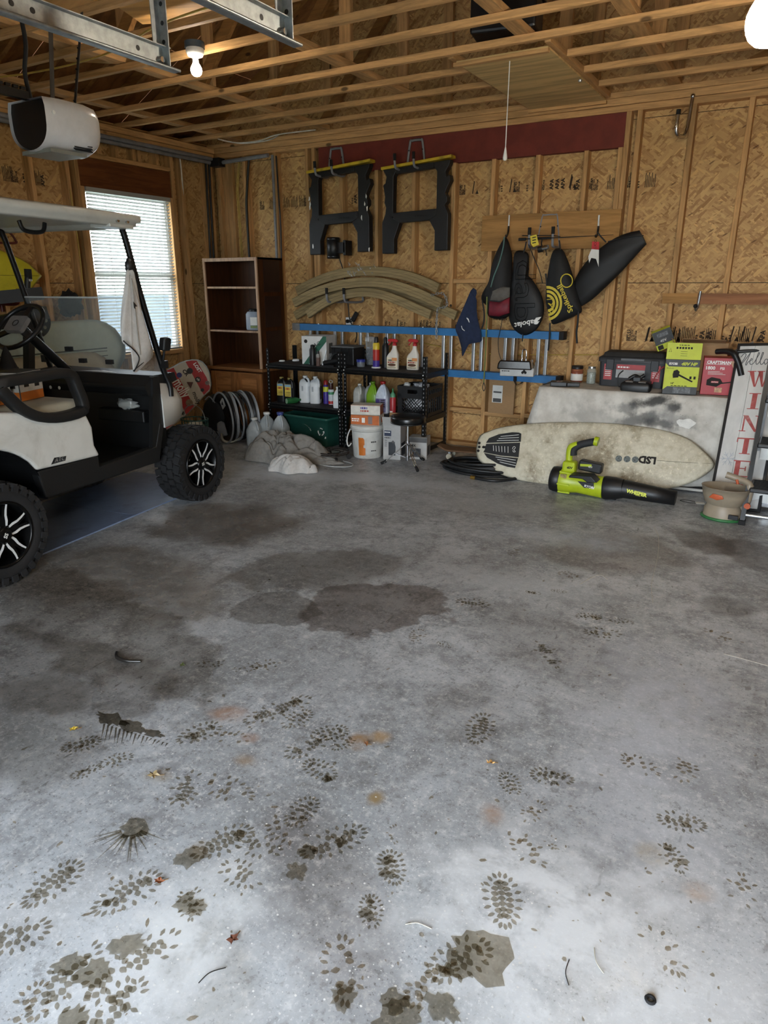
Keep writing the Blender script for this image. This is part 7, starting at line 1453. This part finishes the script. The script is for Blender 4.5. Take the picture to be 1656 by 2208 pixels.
# dark exercise machine behind the steering wheel
p = onWall(75, 692, -5.02); t = thing('exercise_machine', 'dark machine with a drilled round disc and an upright grip behind the cart', 'machine', (p.x, p.y, 0)); z0 = p.z
MB().lathe([(.02, -.012), (.125, -.012), (.125, .012), (.02, .012)], 28, M=Matrix.Translation((0, 0, z0)) @ Matrix.Rotation(R(90), 4, 'Y') @ Matrix.Rotation(R(0), 4, 'Z')).build('disc', BLACK, t)
for k in range(10): a = 2*math.pi*k/10; MB().cyl((.0125, .085*math.cos(a), z0+.085*math.sin(a)), (.0135, .085*math.cos(a), z0+.085*math.sin(a)), .014, n=10).build('disc_hole', pm('hole_pale', '6f7364', .6), t)
MB().tube([(0, -.05, z0+.05), (.0, -.02, z0+.24), (0, -.0, z0+.33)], .022, 10).build('mast', BLACK, t); MB().tube([(0, -.0, z0+.30), (0, .005, z0+.37)], .026, 10).build('grip', RUBBER, t); MB().lathe([(.024, z0+.285), (.024, z0+.30)], 12).build('grip_band', STEEL, t)
MB().bar((0, -.4, z0-.02), (0, .1, z0+.06), .06, .09).build('frame_beam', BLACK, t); MB().bar((0, -.25, 0), (0, -.05, z0), .05, .07).build('upright', BLACK, t); MB().box(-.25, .25, -.3, -.2, 0, .05).build('foot', BLACK, t); MB().tube(spline([(.02, .02, z0-.1), (.03, .06, z0-.35), (.03, .04, z0-.6)]), .006, 6).build('cable', BLACK, t)
MB().bar((-.1, -.35, z0+.16), (.1, .03, z0+.2), .05, .09).build('hood', CPL, t)
p = onWall(142, 640, -5.66); crumple((p.x+.05, p.y, p.z-.06), .11, (.5, 1.05, 1.0), HATM, 'cap', 'black cap hanging on the wall left of the window', 'cap', None, None, .45, 6)

# ================================================================== AROUND THE BOOKCASE
BW_ = wood('bookcase_dark', '40230f', 'z', rough=.45, knots=False, dark=.5); BWX = wood('bookcase_dark_x', '5a351d', 'x', rough=.45, knots=False, dark=.5); BWL = wood('cabinet_oak', 'a06c40', 'z', rough=.45, knots=False, dark=.5, rings=32); BED = wood('bookcase_edge', 'a98a70', 'z', rough=.5, knots=False)
t = thing('bookcase', 'tall dark wooden bookcase with a cupboard below and bare shelves', 'bookcase', (-5.185, 5.76, 0)); hw = .365; D = .40; H_ = 1.775; HC = .67
for s in (-1, 1):
    MB().box(min(s*hw, s*(hw-.02)), max(s*hw, s*(hw-.02)), 0, D, HC, H_).build('side_panel', BW_, t); MB().box(min(s*hw, s*(hw-.028)), max(s*hw, s*(hw-.028)), -.018, 0, HC, H_).build('face_stile', BED, t, bevel=.003)
MB().box(-hw+.028, hw-.028, -.018, 0, H_-.035, H_).build('face_rail', BED, t, bevel=.003); MB().box(-hw, hw, 0, D, H_-.02, H_).build('top_panel', BWX, t); MB().box(-hw+.02, hw-.02, D-.01, D, HC, H_-.02).build('back_panel', BW_, t)
for v in (618, 712): z = atY(505, v, 5.76).z; MB().box(-hw+.02, hw-.02, .005, D-.012, z-.02, z).build('shelf', BWX, t); MB().box(-hw+.02, hw-.02, -.002, .005, z-.02, z).build('shelf_edge', BED, t)
for zz in (.9, 1.25, 1.6): MB().box(hw-.001, hw+.004, .08, D-.06, zz-.16, zz+.15).build('side_rail_panel', pm('side_inset', '2a1710', .5), t)
MB().box(-hw-.03, hw+.02, -.04, D, HC-.03, HC).build('ledge', wood('ledge_oak', '9a6a42', 'x', rough=.45, knots=False), t, bevel=.004)
MB().box(-hw-.01, hw+.01, 0, D, 0, HC-.03).build('cabinet_body', BW_, t)
for s in (-1, 1):
    x0, x1 = (-hw+.01, -.003) if s < 0 else (.003, hw-.01); dr = MB().box(x0+.07, x1-.07, -.012, -.002, .12, HC-.12).build('door', wood('door_panel', 'b07a4a', 'x', rough=.5, knots=False), t)
    for a0, a1, b0_, b1_ in ((x0, x0+.07, .03, HC-.05), (x1-.07, x1, .03, HC-.05)): MB().box(a0, a1, -.024, -.0, b0_, b1_).build('door_stile', BWL, dr, bevel=.003)
    for b0_, b1_ in ((.03, .12), (HC-.12, HC-.05)): MB().box(x0+.07, x1-.07, -.022, 0, b0_, b1_).build('door_rail', wood('cabinet_oak_x', 'a06c40', 'x', rough=.45, knots=False, dark=.5), dr, bevel=.003)
z = atY(545, 712, 5.80).z; x = atY(545, 712, 5.84).x
t = thing('plastic_jar', 'square clear plastic jar with a dark lid on the bookcase shelf', 'jar', (x, 5.87, z), R(10)); sec = lambda w, z_: [Vector((a, b, z_)) for a, b in rrect(w, w*.8, .03, 3)]
MB().loft([sec(.14, 0), sec(.15, .01), sec(.15, .16), sec(.12, .185)], True, False, True).build('body', glassy('cloudy_jar', 'aebac8', .15, .7), t); MB().lathe([(.05, .185), (.052, .21), (.045, .214)], 18).build('lid', DKMETAL, t); MB().add(rect((0, -.0606, 0), X_, Z_, -.01, .07, .05, .13), [(0, 1, 2, 3)]).build('paper_label', PAPER, t); MB().add(rect((0, -.061, 0), X_, Z_, -.01, .07, .02, .045), [(0, 1, 2, 3)]).build('label_print', pm('label_green', '6d7d4c', .6), t)
# striped bodyboard
bo2 = atY(410, 850, 5.05); vn = Vector((.62, -.74, .28)).normalized()
PB = lambda a, b, e=0.: atP(*pxd(a, b), bo2+vn*e, vn)-bo2
t = thing('bodyboard', 'red and white striped bodyboard covered in stickers by the bookcase', 'bodyboard', bo2); out = [(-120, 560), (-90, 400), (0, 285), (100, 230), (200, 172), (300, 138), (400, 120), (500, 124), (575, 160), (640, 235), (682, 330), (703, 440), (712, 540), (690, 620), (600, 700), (450, 875), (300, 1025), (130, 1152), (0, 1245), (-60, 1250), (-110, 1150), (-130, 900)]
MB().slab([PB(a, b, 0) for a, b in out], -vn, .05).build('board_core', pm('foam_white', 'b9b4a6', .6, var=.06), t, bevel=.012)
MB().slab([PB(a*1.005+5, b*.99-8, -.052) for a, b in out], -vn, .008).build('slick_bottom', pm('slick_blue', '8fa5b2', .4), t)
BR = pm('board_red', '9d1f22', .5)
for pts in ([(-60, 335), (0, 290), (108, 246), (440, 872), (312, 1012), (210, 790), (0, 440), (-60, 350)], [(300, 148), (400, 130), (483, 132), (560, 270), (640, 400), (700, 560), (690, 600), (600, 690), (545, 600), (420, 370)], [(-120, 760), (0, 940), (20, 936), (130, 1148), (0, 1236), (-55, 1245), (-105, 1150), (-125, 900)]): flat([PB(a, b, .0012) for a, b in pts], BR, t, 'red_stripe')
ml = PB(85, 480, .002); text('molly', .15, WHITEINK, t, ml, PB(262, 760, .002)-ml, (PB(180, 420, .002)-ml), bold=.003, fit=(PB(270, 740, .002)-ml).length)
for a, b, m_, r_ in ((200, 368, pm('sticker_blue', '2a2f6e', .5), .026), (362, 815, pm('sticker_tan', '7d6a55', .5, var=.4, scale=80), .035), (502, 440, BLACK, .028), (655, 495, pm('sticker_mix', '6c5a52', .5, var=.5, scale=60), .022), (372, 300, BLACK, .03), (210, 880, BLACK, .016), (262, 985, BLACK, .018), (575, 610, BLACK, .018)):
    q = PB(a, b, .0008); MB().cyl(q, q+vn*.001, r_, n=16).build('sticker', m_, t)
flat([PB(a, b, .002) for a, b in ((320, 480), (425, 482), (385, 590))], pm('sticker_maroon', '54302c', .5), t, 'sticker')
q = PB(245, 300, .002); text('CR', .05, INK, t, q, PB(310, 380, .002)-q, PB(300, 270, .002)-q, bold=.002); q = PB(410, 650, .002); text('molly', .06, INK, t, q, PB(470, 800, .002)-q, PB(450, 635, .002)-q, bold=.001); q = PB(425, 185, .002); text('LOST', .045, WHITEINK, t, q, PB(520, 330, .002)-q, PB(480, 165, .002)-q, bold=.002); q = PB(475, 430, .003); text('nb', .035, WHITEINK, t, q, PB(530, 480, .003)-q, PB(500, 400, .003)-q)
# bundle of pop-up hoops
hb = atZ(498, 957, 0); t = thing('popup_hoop_bundle', 'bundle of folded black and grey pop-up sports hoops by the bookcase', 'sports gear', (hb.x-.03, hb.y+.12, .26)); axh = Vector((.42, .90, .04)).normalized(); ha = Vector((-.90, .42, 0)).normalized(); hb_ = axh.cross(ha)
FG, FB = pm('hoop_grey', '8c9298', .4, var=.15, scale=12), pm('hoop_black', '0f1012', .4, var=.2, scale=12, bump=.15)
for k in range(6):
    c = axh*(-.13+k*.055)+Vector((0, 0, .006*math.sin(k*2.))); r_ = .248-.004*k; tilt = .08*math.sin(k*1.7)
    rim = [c+ha*r_*math.cos(a)+hb_*r_*math.sin(a)+axh*tilt*.3*math.cos(a) for a in [2*math.pi*i/36 for i in range(36)]]
    MB().tube(rim, .010, 6, closed=True).build('hoop', FG if k % 2 == 0 else FB, t)
    nxt = [p+axh*.042 for p in rim]; MB().loft([[c+(p-c)*.985 for p in rim], [c+axh*.025+(p-c)*.93 for p in rim], [q*.98+c*.02 for q in nxt]], True, False, False).build('fabric_band', FB if k % 2 == 0 else FG, t)
    if k == 0: MB().loft([rim, [c+(p-c)*.6+axh*.05+Vector((0, 0, .01*math.sin(i*1.3))) for i, p in enumerate(rim)], [c+(p-c)*.05+axh*.07 for p in rim]], True, False, False).build('fabric_face', FB, t)
c = axh*-.1; fl2 = [c+ha*a+hb_*b for a, b in ((.10, .14), (.02, .20), (-.03, .12), (.05, .07))]; MB().slab(fl2, -axh, .004).build('logo_patch', PAPER, t); MB().slab([p-axh*.006 for p in [c+ha*a+hb_*b for a, b in ((.06, .12), (.03, .16), (.01, .12))]], -axh, .002).build('logo_mark', INK, t)
MB().puff([c+ha*a+hb_*b for a, b in ((.18, -.05), (.06, -.06), (.0, -.18), (.1, -.22), (.2, -.16))], -axh, .05, .3).build('grey_flap', FG, t)
MB().tube(spline([c+axh*-.03+ha*.08+hb_*-.16, c+axh*-.06+ha*-.02+hb_*-.22, c+axh*.0+ha*-.08+hb_*-.235, c+axh*.12+ha*-.1+hb_*-.2]), .012, 8).build('strap', pm('strap_beige', 'a7a496', .6), t)
bp = atZ(455, 905, .0); t = thing('sports_bag', 'rumpled black bag slumped behind the hoop bundle', 'bag', (hb.x-.30, hb.y+.14, .0)); MB().puff([(-.16, 0, .02), (.14, 0, .02), (.18, 0, .25), (.10, 0, .43), (-.02, 0, .46), (-.14, 0, .36), (-.2, 0, .18)], SOUT, .09, .6).build('bag_body', NB, t); MB().tube(spline([(-.08, -.06, .40), (.0, -.08, .44), (.06, -.07, .38)]), .006, 6).build('piping', FG, t)
bk_ = atY(421, 925, 4.60); t = thing('mesh_basket', 'tall teal wire basket with a thin handle behind the front tyre', 'basket', (bk_.x, 4.60, 0)); TE = pm('teal_wire', '1f4f4a', .45)
for z in (.02, .12, .20, .26, .30, .34): r_ = .085+.12*z*.5; MB().tube([(r_*1.3*math.cos(a), r_*math.sin(a), z) for a in [2*math.pi*i/24 for i in range(24)]], .006 if z > .33 else .003, 6, closed=True).build('hoop_wire', TE, t)
for k in range(22): a = 2*math.pi*k/22; MB().tube([(.088*1.3*math.cos(a), .088*math.sin(a), .02), (.105*1.3*math.cos(a), .105*math.sin(a), .34)], .003, 5).build('stave', TE, t)
MB().tube(spline([(.137, 0, .34), (.1, 0, .43), (0, 0, .47), (-.1, 0, .43), (-.137, 0, .34)]), .0035, 6).build('handle', STEEL, t); crumple((bk_.x, 4.60, .27), .075, (1.3, 1, .7), PAPER, 'rag', 'white rag stuffed into the teal basket', 'rag', None, None, .6, 8)
# drop cloths heaped on the floor
def heap(name, label, cat, c, rx, ry, h, mat, seed, rz=0, amp=1., rim=True, n=110, m_=44, group=None):
    t = thing(name, label, cat, c, rz, group); o = Vector((seed*2.7, seed, 0))
    def f(u, v):
        a = 2*math.pi*u; d = Vector((math.cos(a), math.sin(a), 0)); rr = v*(1+.22*mnoise.noise(d*1.4+o)+.06*math.sin(5*a+seed)); q = Vector((d.x*rr*rx, d.y*rr*ry, 0))
        w = Vector(((q.x+q.y*.6)*3.4, (q.y-q.x*.6)*6.5, seed)); w = w+Vector((mnoise.noise(w*.6+o), mnoise.noise(w*.6+o+Vector((3, 1, 0))), 0))*.7
        c1 = (1-abs(mnoise.noise(w*.8+o)))**7; c2 = (1-abs(mnoise.noise(w*1.7+o+Vector((9, 4, 0)))))**7; c3 = (1-abs(mnoise.noise(w*3.6+o)))**6
        big = mnoise.noise(Vector((q.x*3.2, q.y*3.2, seed*2)))
        dome = max(0, 1-v**3.2)**.62
        z = h*dome*(.80+.38*big-amp*(.34*c1+.20*c2+.07*c3))+.004
        off = (.045*amp*(c1-.3)+.03*big)*(1-v*.4); return Vector((q.x+d.x*off, q.y+d.y*off, max(.003, z)))
    MB().grid(f, n, m_).build('cloth', mat, t, weld=True); return t
TAU = pm('taupe_canvas', '7b7872', .9, var=.1, scale=50, bump=.15); PALE = pm('pale_canvas', 'b3b0ab', .9, var=.08, scale=50, bump=.15)
hc = Vector((-3.86, 4.93, 0)); t = heap('drop_cloth', 'large taupe canvas drop cloth heaped on the floor before the shelf', 'cloth', hc, .40, .27, .29, TAU, 1.3, R(15), 1.15)
heap('drop_cloth', 'smaller pale canvas drop cloth crumpled in front of the taupe heap', 'cloth', Vector((-3.57, 4.62, 0)), .21, .15, .17, PALE, 4.1, R(20), 1.3)
heap('drop_cloth', 'flat taupe cloth end trailing towards the plant stand', 'cloth', Vector((-3.55, 4.95, 0)), .20, .12, .09, TAU, 7.7, R(10), 1.2)
heap('drop_cloth', 'pale cloth spilling over at the left of the taupe heap', 'cloth', Vector((-4.16, 5.03, 0)), .17, .15, .20, PALE, 9.2, R(0), 1.3)
for k, (u, v, lab, cap) in enumerate(((575, 893, 'milky gallon jug poking out behind the taupe drop cloth', WHITEP), (604, 893, 'milky gallon jug with a blue cap nearest the green bin', pm('cap_blue', '3d4a86', .5)), (548, 905, 'milky gallon jug at the left end of the drop cloths', WHITEP))):
    y = 5.34 if k < 2 else 5.22; q = atY(u, v, y); jug('gallon_jug', lab, (q.x, y, 0), .15, .15, q.z+.02, pm('milk_jug', 'aeb6b8', .4), cap, .2*k, None, 'gallon jugs by the drop cloths', 'cone')
# ================================================================== MARKS AND LITTER ON THE FLOOR
def film(name, hx0, hx1, gloss=.0):
    """thin damp film: tints the concrete under it instead of hiding it"""
    t = NT(name); co = t.coord('Object'); n = t.noise(co, 45, 3, .7); n0 = t.noise(co, 9, 2)
    tr = t.n('ShaderNodeBsdfTransparent'); t.l(t.rgb(t.map((.35, .7, 0, 1), t.math('ADD', t.math('MULTIPLY', n, .6), t.math('MULTIPLY', n0, .4))), lin(hx0), lin(hx1)), tr.inputs[0])
    gl = t.n('ShaderNodeBsdfGlossy', _Roughness=.25); mx = t.n('ShaderNodeMixShader'); mx.inputs[0].default_value = gloss
    t.l(tr.outputs[0], mx.inputs[1]); t.l(gl.outputs[0], mx.inputs[2]); t.l(mx.outputs[0], t.t.nodes['Material Output'].inputs[0]); return t.m
WETM = film('damp_film', 'cdc8bd', 'e0dbd2', .02); MUDM = film('muddy_film', 'cfc6b8', 'e8e2d8'); DARKM = film('wet_film', 'b4aea4', 'c4beb4', .03)
def blob(m, c, r, e=1., ang=0., n=11, jit=.3, z=.0008):
    ca, sa = math.cos(ang), math.sin(ang); pts = []; ph = random.uniform(0, 6.28)
    for i in range(n):
        a = 2*math.pi*i/n; k = 1+random.uniform(-jit, jit)+.09*math.cos(4*a); x, y = r*e*k*math.cos(a), r*k*math.sin(a); pts.append((c[0]+x*ca-y*sa, c[1]+x*sa+y*ca, z))
    m.add(pts, [tuple(range(n))])
def boot(u, v, ang, L=.27, W=.10, heel=True, dens=1., mat=None, part=(0., 1.), smear=0):
    """one boot print: a rim of slanted lugs round rows of square ones; ang = turn on the floor"""
    p = atZ(u, v); m = MB(); nr = 20; fade = random.uniform(.0, .35)
    for i in range(nr):
        a = 2*math.pi*i/nr
        if random.random() > dens+.05: continue
        x, y = W*.5*math.cos(a)*(1+.12*math.sin(a)), L*.5*math.sin(a)
        blob(m, (x, y), W*.06, 1.9, math.atan2(y*.5, x)+random.uniform(-.15, .15), 12, .14, .0006)
    rows = max(4, int(L/.022))
    for i in range(rows):
        s = (i+.5)/rows; w = W*.62*math.sin(math.pi*(s*.8+.1)); y = (s-.5)*L*.74
        for j in range(3):
            if random.random() > dens: continue
            blob(m, ((j-1)*w*.36+random.uniform(-.0015, .0015), y+(.004 if j == 1 else 0)), min(L/rows*.34, W*.095), 1.25, random.uniform(-.25, .25), 12, .14, .0007)
    for k in range(smear): blob(m, (random.uniform(-W*.4, W*.4), random.uniform(-L*.4, L*.4)), random.uniform(.008, .018), 1.3, random.uniform(0, 3), 13, .35, .0009+.0001*k)
    if m.v: m.build('boot_print', mat or WETM, floor, loc=(p.x, p.y, 0), rot=(0, 0, ang), kind='stuff')
random.seed(21); y0 = YAW
BP = [(115, 1905, -30, .25, 1, .95), (275, 1925, -48, .27, 1, .9), (410, 1948, 20, .16, .0, .8), (1083, 1940, -4, .25, 1, .97), (480, 1815, -55, .27, 1, .85), (720, 1815, -60, .30, 1, .9), (845, 1870, 12, .18, 1, .97), (800, 1965, 5, .15, 1, .9), (650, 1750, -30, .2, 1, .85), (690, 1660, 50, .2, 1, .85), (560, 1825, 70, .2, 1, .6), (520, 1885, 60, .2, 1, .6),
      (175, 1605, -65, .19, 1, .8), (250, 1640, -60, .16, 1, .7), (185, 1665, -60, .14, 1, .8), (430, 1580, -50, .24, 1, .8), (600, 1530, -55, .42, 1, .75), (640, 1550, -40, .2, 1, .6), (500, 1590, 60, .2, 1, .5), (570, 1435, -60, .2, 1, .4), (530, 1440, -70, .16, 1, .6), (455, 1430, -80, .17, 1, .6), (740, 1600, -40, .16, 1, .7), (710, 1580, -70, .2, 1, .7), (660, 1610, -50, .25, 1, .6),
      (1035, 1570, -20, .28, 1, .85), (1180, 1410, 5, .36, 1, .55), (1300, 1365, 80, .24, 1, .7), (1230, 1240, 60, .2, 1, .4), (1020, 1300, 75, .25, 1, .6), (1150, 1278, 60, .12, 1, .7), (1205, 1275, 70, .12, 1, .7), (1270, 1330, 80, .18, 1, .7), (1340, 1340, 70, .16, 1, .6), (1110, 1190, -30, .2, 1, .6), (900, 1370, -20, .18, 1, .5), (960, 1390, 60, .12, 1, .6), (1100, 1690, 10, .16, 1, .85), (1190, 1675, 75, .2, 1, .8), (1380, 1650, 40, .2, 1, .5), (1475, 1660, -30, .2, 1, .4), (1470, 1772, 75, .20, 1, .85), (1450, 1850, 10, .16, 1, .7), (1140, 1835, 20, .2, 1, .4), (1150, 1750, -40, .16, 1, .35), (1600, 1920, -30, .18, 1, .4), (1430, 2050, 20, .2, 1, .2), (1560, 1370, 40, .26, 1, .4), (620, 1790, 50, .22, 1, .4), (490, 1700, 60, .3, 1, .35), (400, 1700, 0, .25, 1, .55), (850, 1800, -20, .12, 1, .3),
      (30, 2020, -70, .24, 1, .75), (270, 2090, -45, .42, 1, .75), (140, 2110, -20, .3, 1, .6), (240, 2180, -30, .26, 1, .7), (990, 2070, -60, .26, 1, .7), (930, 2120, -50, .22, 1, .5), (740, 2090, 10, .26, 1, .45), (60, 2180, 0, .2, 1, .5), (1190, 1820, 0, .1, 1, .2)]
for (u, v, a, L, h, dn_) in BP: boot(u, v, y0+R(a), L*.64, min(L*.36, .085), bool(h), dn_, WETM if dn_ > .5 else MUDM, smear=int(3*random.random()) if dn_ > .6 else 0)
def splash(pts, name, mat, label=None):
    m = MB()
    for i, (u, v, r, e, a) in enumerate(pts): p = atZ(u, v); blob(m, (p.x, p.y), r*.62, e, y0+R(a), 26, .26, .0011+.00015*i)
    m.build(name, mat, floor, kind='stuff')
splash([(1035, 2065, .115, 1.15, 10)], 'wet_patch', WETM)
splash([(200, 2100, .06, 1., 20), (150, 2080, .045, 1.4, 20), (160, 2200, .05, 1, 0), (860, 2195, .06, 1.3, 10), (850, 2160, .04, 1.2, 0), (950, 2170, .045, 1.6, -40), (740, 2150, .05, .9, 0), (275, 2040, .05, 1.3, 0), (400, 1950, .045, 1, 0), (425, 1960, .04, .9, 0), (640, 1880, .05, .8, 40), (660, 1840, .04, 1, 0), (410, 1850, .055, 1.2, 10)], 'wet_patch', WETM)
splash([(240, 1550, .05, 2.2, -28), (285, 1568, .045, 2.2, -28), (330, 1582, .03, 2.2, -22)], 'wet_patch', DARKM)
m = MB()
for k in range(17):
    u, v = 225+k*8.5, 1555+k*2.6; a, b = atZ(u, v+6), atZ(u-4-random.uniform(0, 6), v+random.uniform(22, 52)*(1-k/24)); d = (b-a).normalized(); n2 = Vector((-d.y, d.x, 0))*.004; m.add([a-n2+Z_*.001, a+n2+Z_*.001, b+Z_*.001], [(0, 1, 2)])
m.build('drip_marks', DARKM, floor, kind='stuff')
m = MB()
for k in range(16):
    a = R(200+k*9+random.uniform(-4, 4)); c = atZ(285, 1785); L = random.uniform(.04, .12); e = c+Vector((math.cos(a+y0), math.sin(a+y0), 0))*L; d = (e-c).normalized(); n2 = Vector((-d.y, d.x, 0))*.004; c2 = c+(e-c).normalized()*.03; m.add([c2-n2+Z_*.001, c2+n2+Z_*.001, e+(e-c).normalized()*.03+Z_*.001], [(0, 1, 2)])
blob(m, (atZ(288, 1787).x, atZ(288, 1787).y), .035, 1.2, 0, 12, .3, .0016); m.build('splash_mark', WETM, floor, kind='stuff')
m = MB()
for k in range(230):
    u, v = random.uniform(0, 1656), random.uniform(1200, 2200); p = atZ(u, v); blob(m, (p.x, p.y), random.choice((.002, .002, .003, .004, .006)), random.uniform(1, 2), random.uniform(0, 3), 6, .3, .0005)
m.build('mud_specks', MUDM, floor, kind='stuff')
m = MB()
for k in range(340):
    u, v = random.uniform(200, 1200), random.uniform(1600, 2200); p = atZ(u, v); blob(m, (p.x, p.y), random.choice((.0015, .002, .003)), 1, 0, 6, .2, .0005)
m.build('lime_specks', pm('lime_speck', 'd2d3d1', .8), floor, kind='stuff')
SCR = pm('pale_scratch', 'b4b0a2', .8)
for pts in ([(1410, 1135), (1420, 1160), (1418, 1200), (1405, 1260), (1408, 1300)], [(1560, 1410), (1600, 1420), (1656, 1436)], [(1250, 1260), (1290, 1240), (1310, 1250)]): MB().tube(spline([atZ(u, v, .0003) for u, v in pts]), .0014, 4).build('scratch', SCR, floor)
# fallen leaves, twigs, bits
def leaf(u, v, label, hx, r, rz):
    p = atZ(u, v); t = thing('fallen_leaf', label, 'leaf', (p.x, p.y, .001), rz); m = MB(); n = 15; pts = []
    for i in range(n): a = 2*math.pi*i/n; k = r*(1 if i % 3 == 0 else .55); pts.append(Vector((k*math.cos(a), k*.8*math.sin(a), .004+.01*random.random())))
    c = Vector((0, 0, .006)); m.add([c]+pts, [(0, i+1, (i+1) % n+1) for i in range(n)]); m.build('blade', pm('leaf_'+hx, hx, .6), t); MB().tube([(0, 0, .005), (r*1.5, .004, .004)], .0015, 5).build('stem', pm('stem_brown', '6a5230', .7), t)
leaf(159, 1577, 'bright yellow leaf beside a boot print', 'b59a2c', .018, 1.); leaf(393, 1438, 'dark green leaf on the damp patch edge', '3f4a20', .016, 2.); leaf(1057, 1648, 'pale orange leaf in the middle of the floor', 'c79a5a', .017, .4); leaf(503, 2030, 'curled brown leaf low in the picture', '5b3423', .018, 1.5); leaf(343, 1905, 'rust-brown leaf stuck to a wet print', '7d4522', .016, .8); leaf(790, 1608, 'small rust leaf beside an orange stain', '6f4420', .012, .3); leaf(332, 1675, 'flat tan leaf crumbled near the left prints', '8d7a55', .022, .5)
p = atZ(1402, 2158); t = thing('washer', 'small black rubber washer lying on the floor', 'washer', (p.x, p.y, .004)); MB().tube([(.009*math.cos(a), .009*math.sin(a), 0) for a in [2*math.pi*i/14 for i in range(14)]], .004, 6, closed=True).build('ring', RUBBER, t)
p = atZ(268, 1423); t = thing('wet_twig', 'curved wet twig by the damp patch', 'twig', (p.x, p.y, .008)); MB().tube(spline([(-.07, .02, 0), (-.03, -.012, .003), (.03, -.012, .003), (.08, .018, 0)]), [.006]*6+[.008]*7+[.006]*6, 6).build('stick', pm('twig_dark', '1d1b19', .3), t)
for k, (u, v, a, lab) in enumerate(((455, 2105, 1.2, 'thin dark twig low at left'), (1290, 2075, 2.2, 'pale bent straw on the bright concrete'), (1225, 2100, 1.9, 'thin dark straw left of the bent one'), (900, 1998, .4, 'pale splinter beside the large sole print'))):
    p = atZ(u, v); t = thing('twig', lab, 'twig', (p.x, p.y, .003), a); MB().tube(spline([(-.03, 0, 0), (0, .006, .002), (.035, -.004, 0)]), .0012, 5).build('stick', SCR if k in (1, 3) else pm('twig_dark', '1d1b19'), t)
OST = pm('rust_stain_a', '8a6a45', .8, var=.4, scale=30)
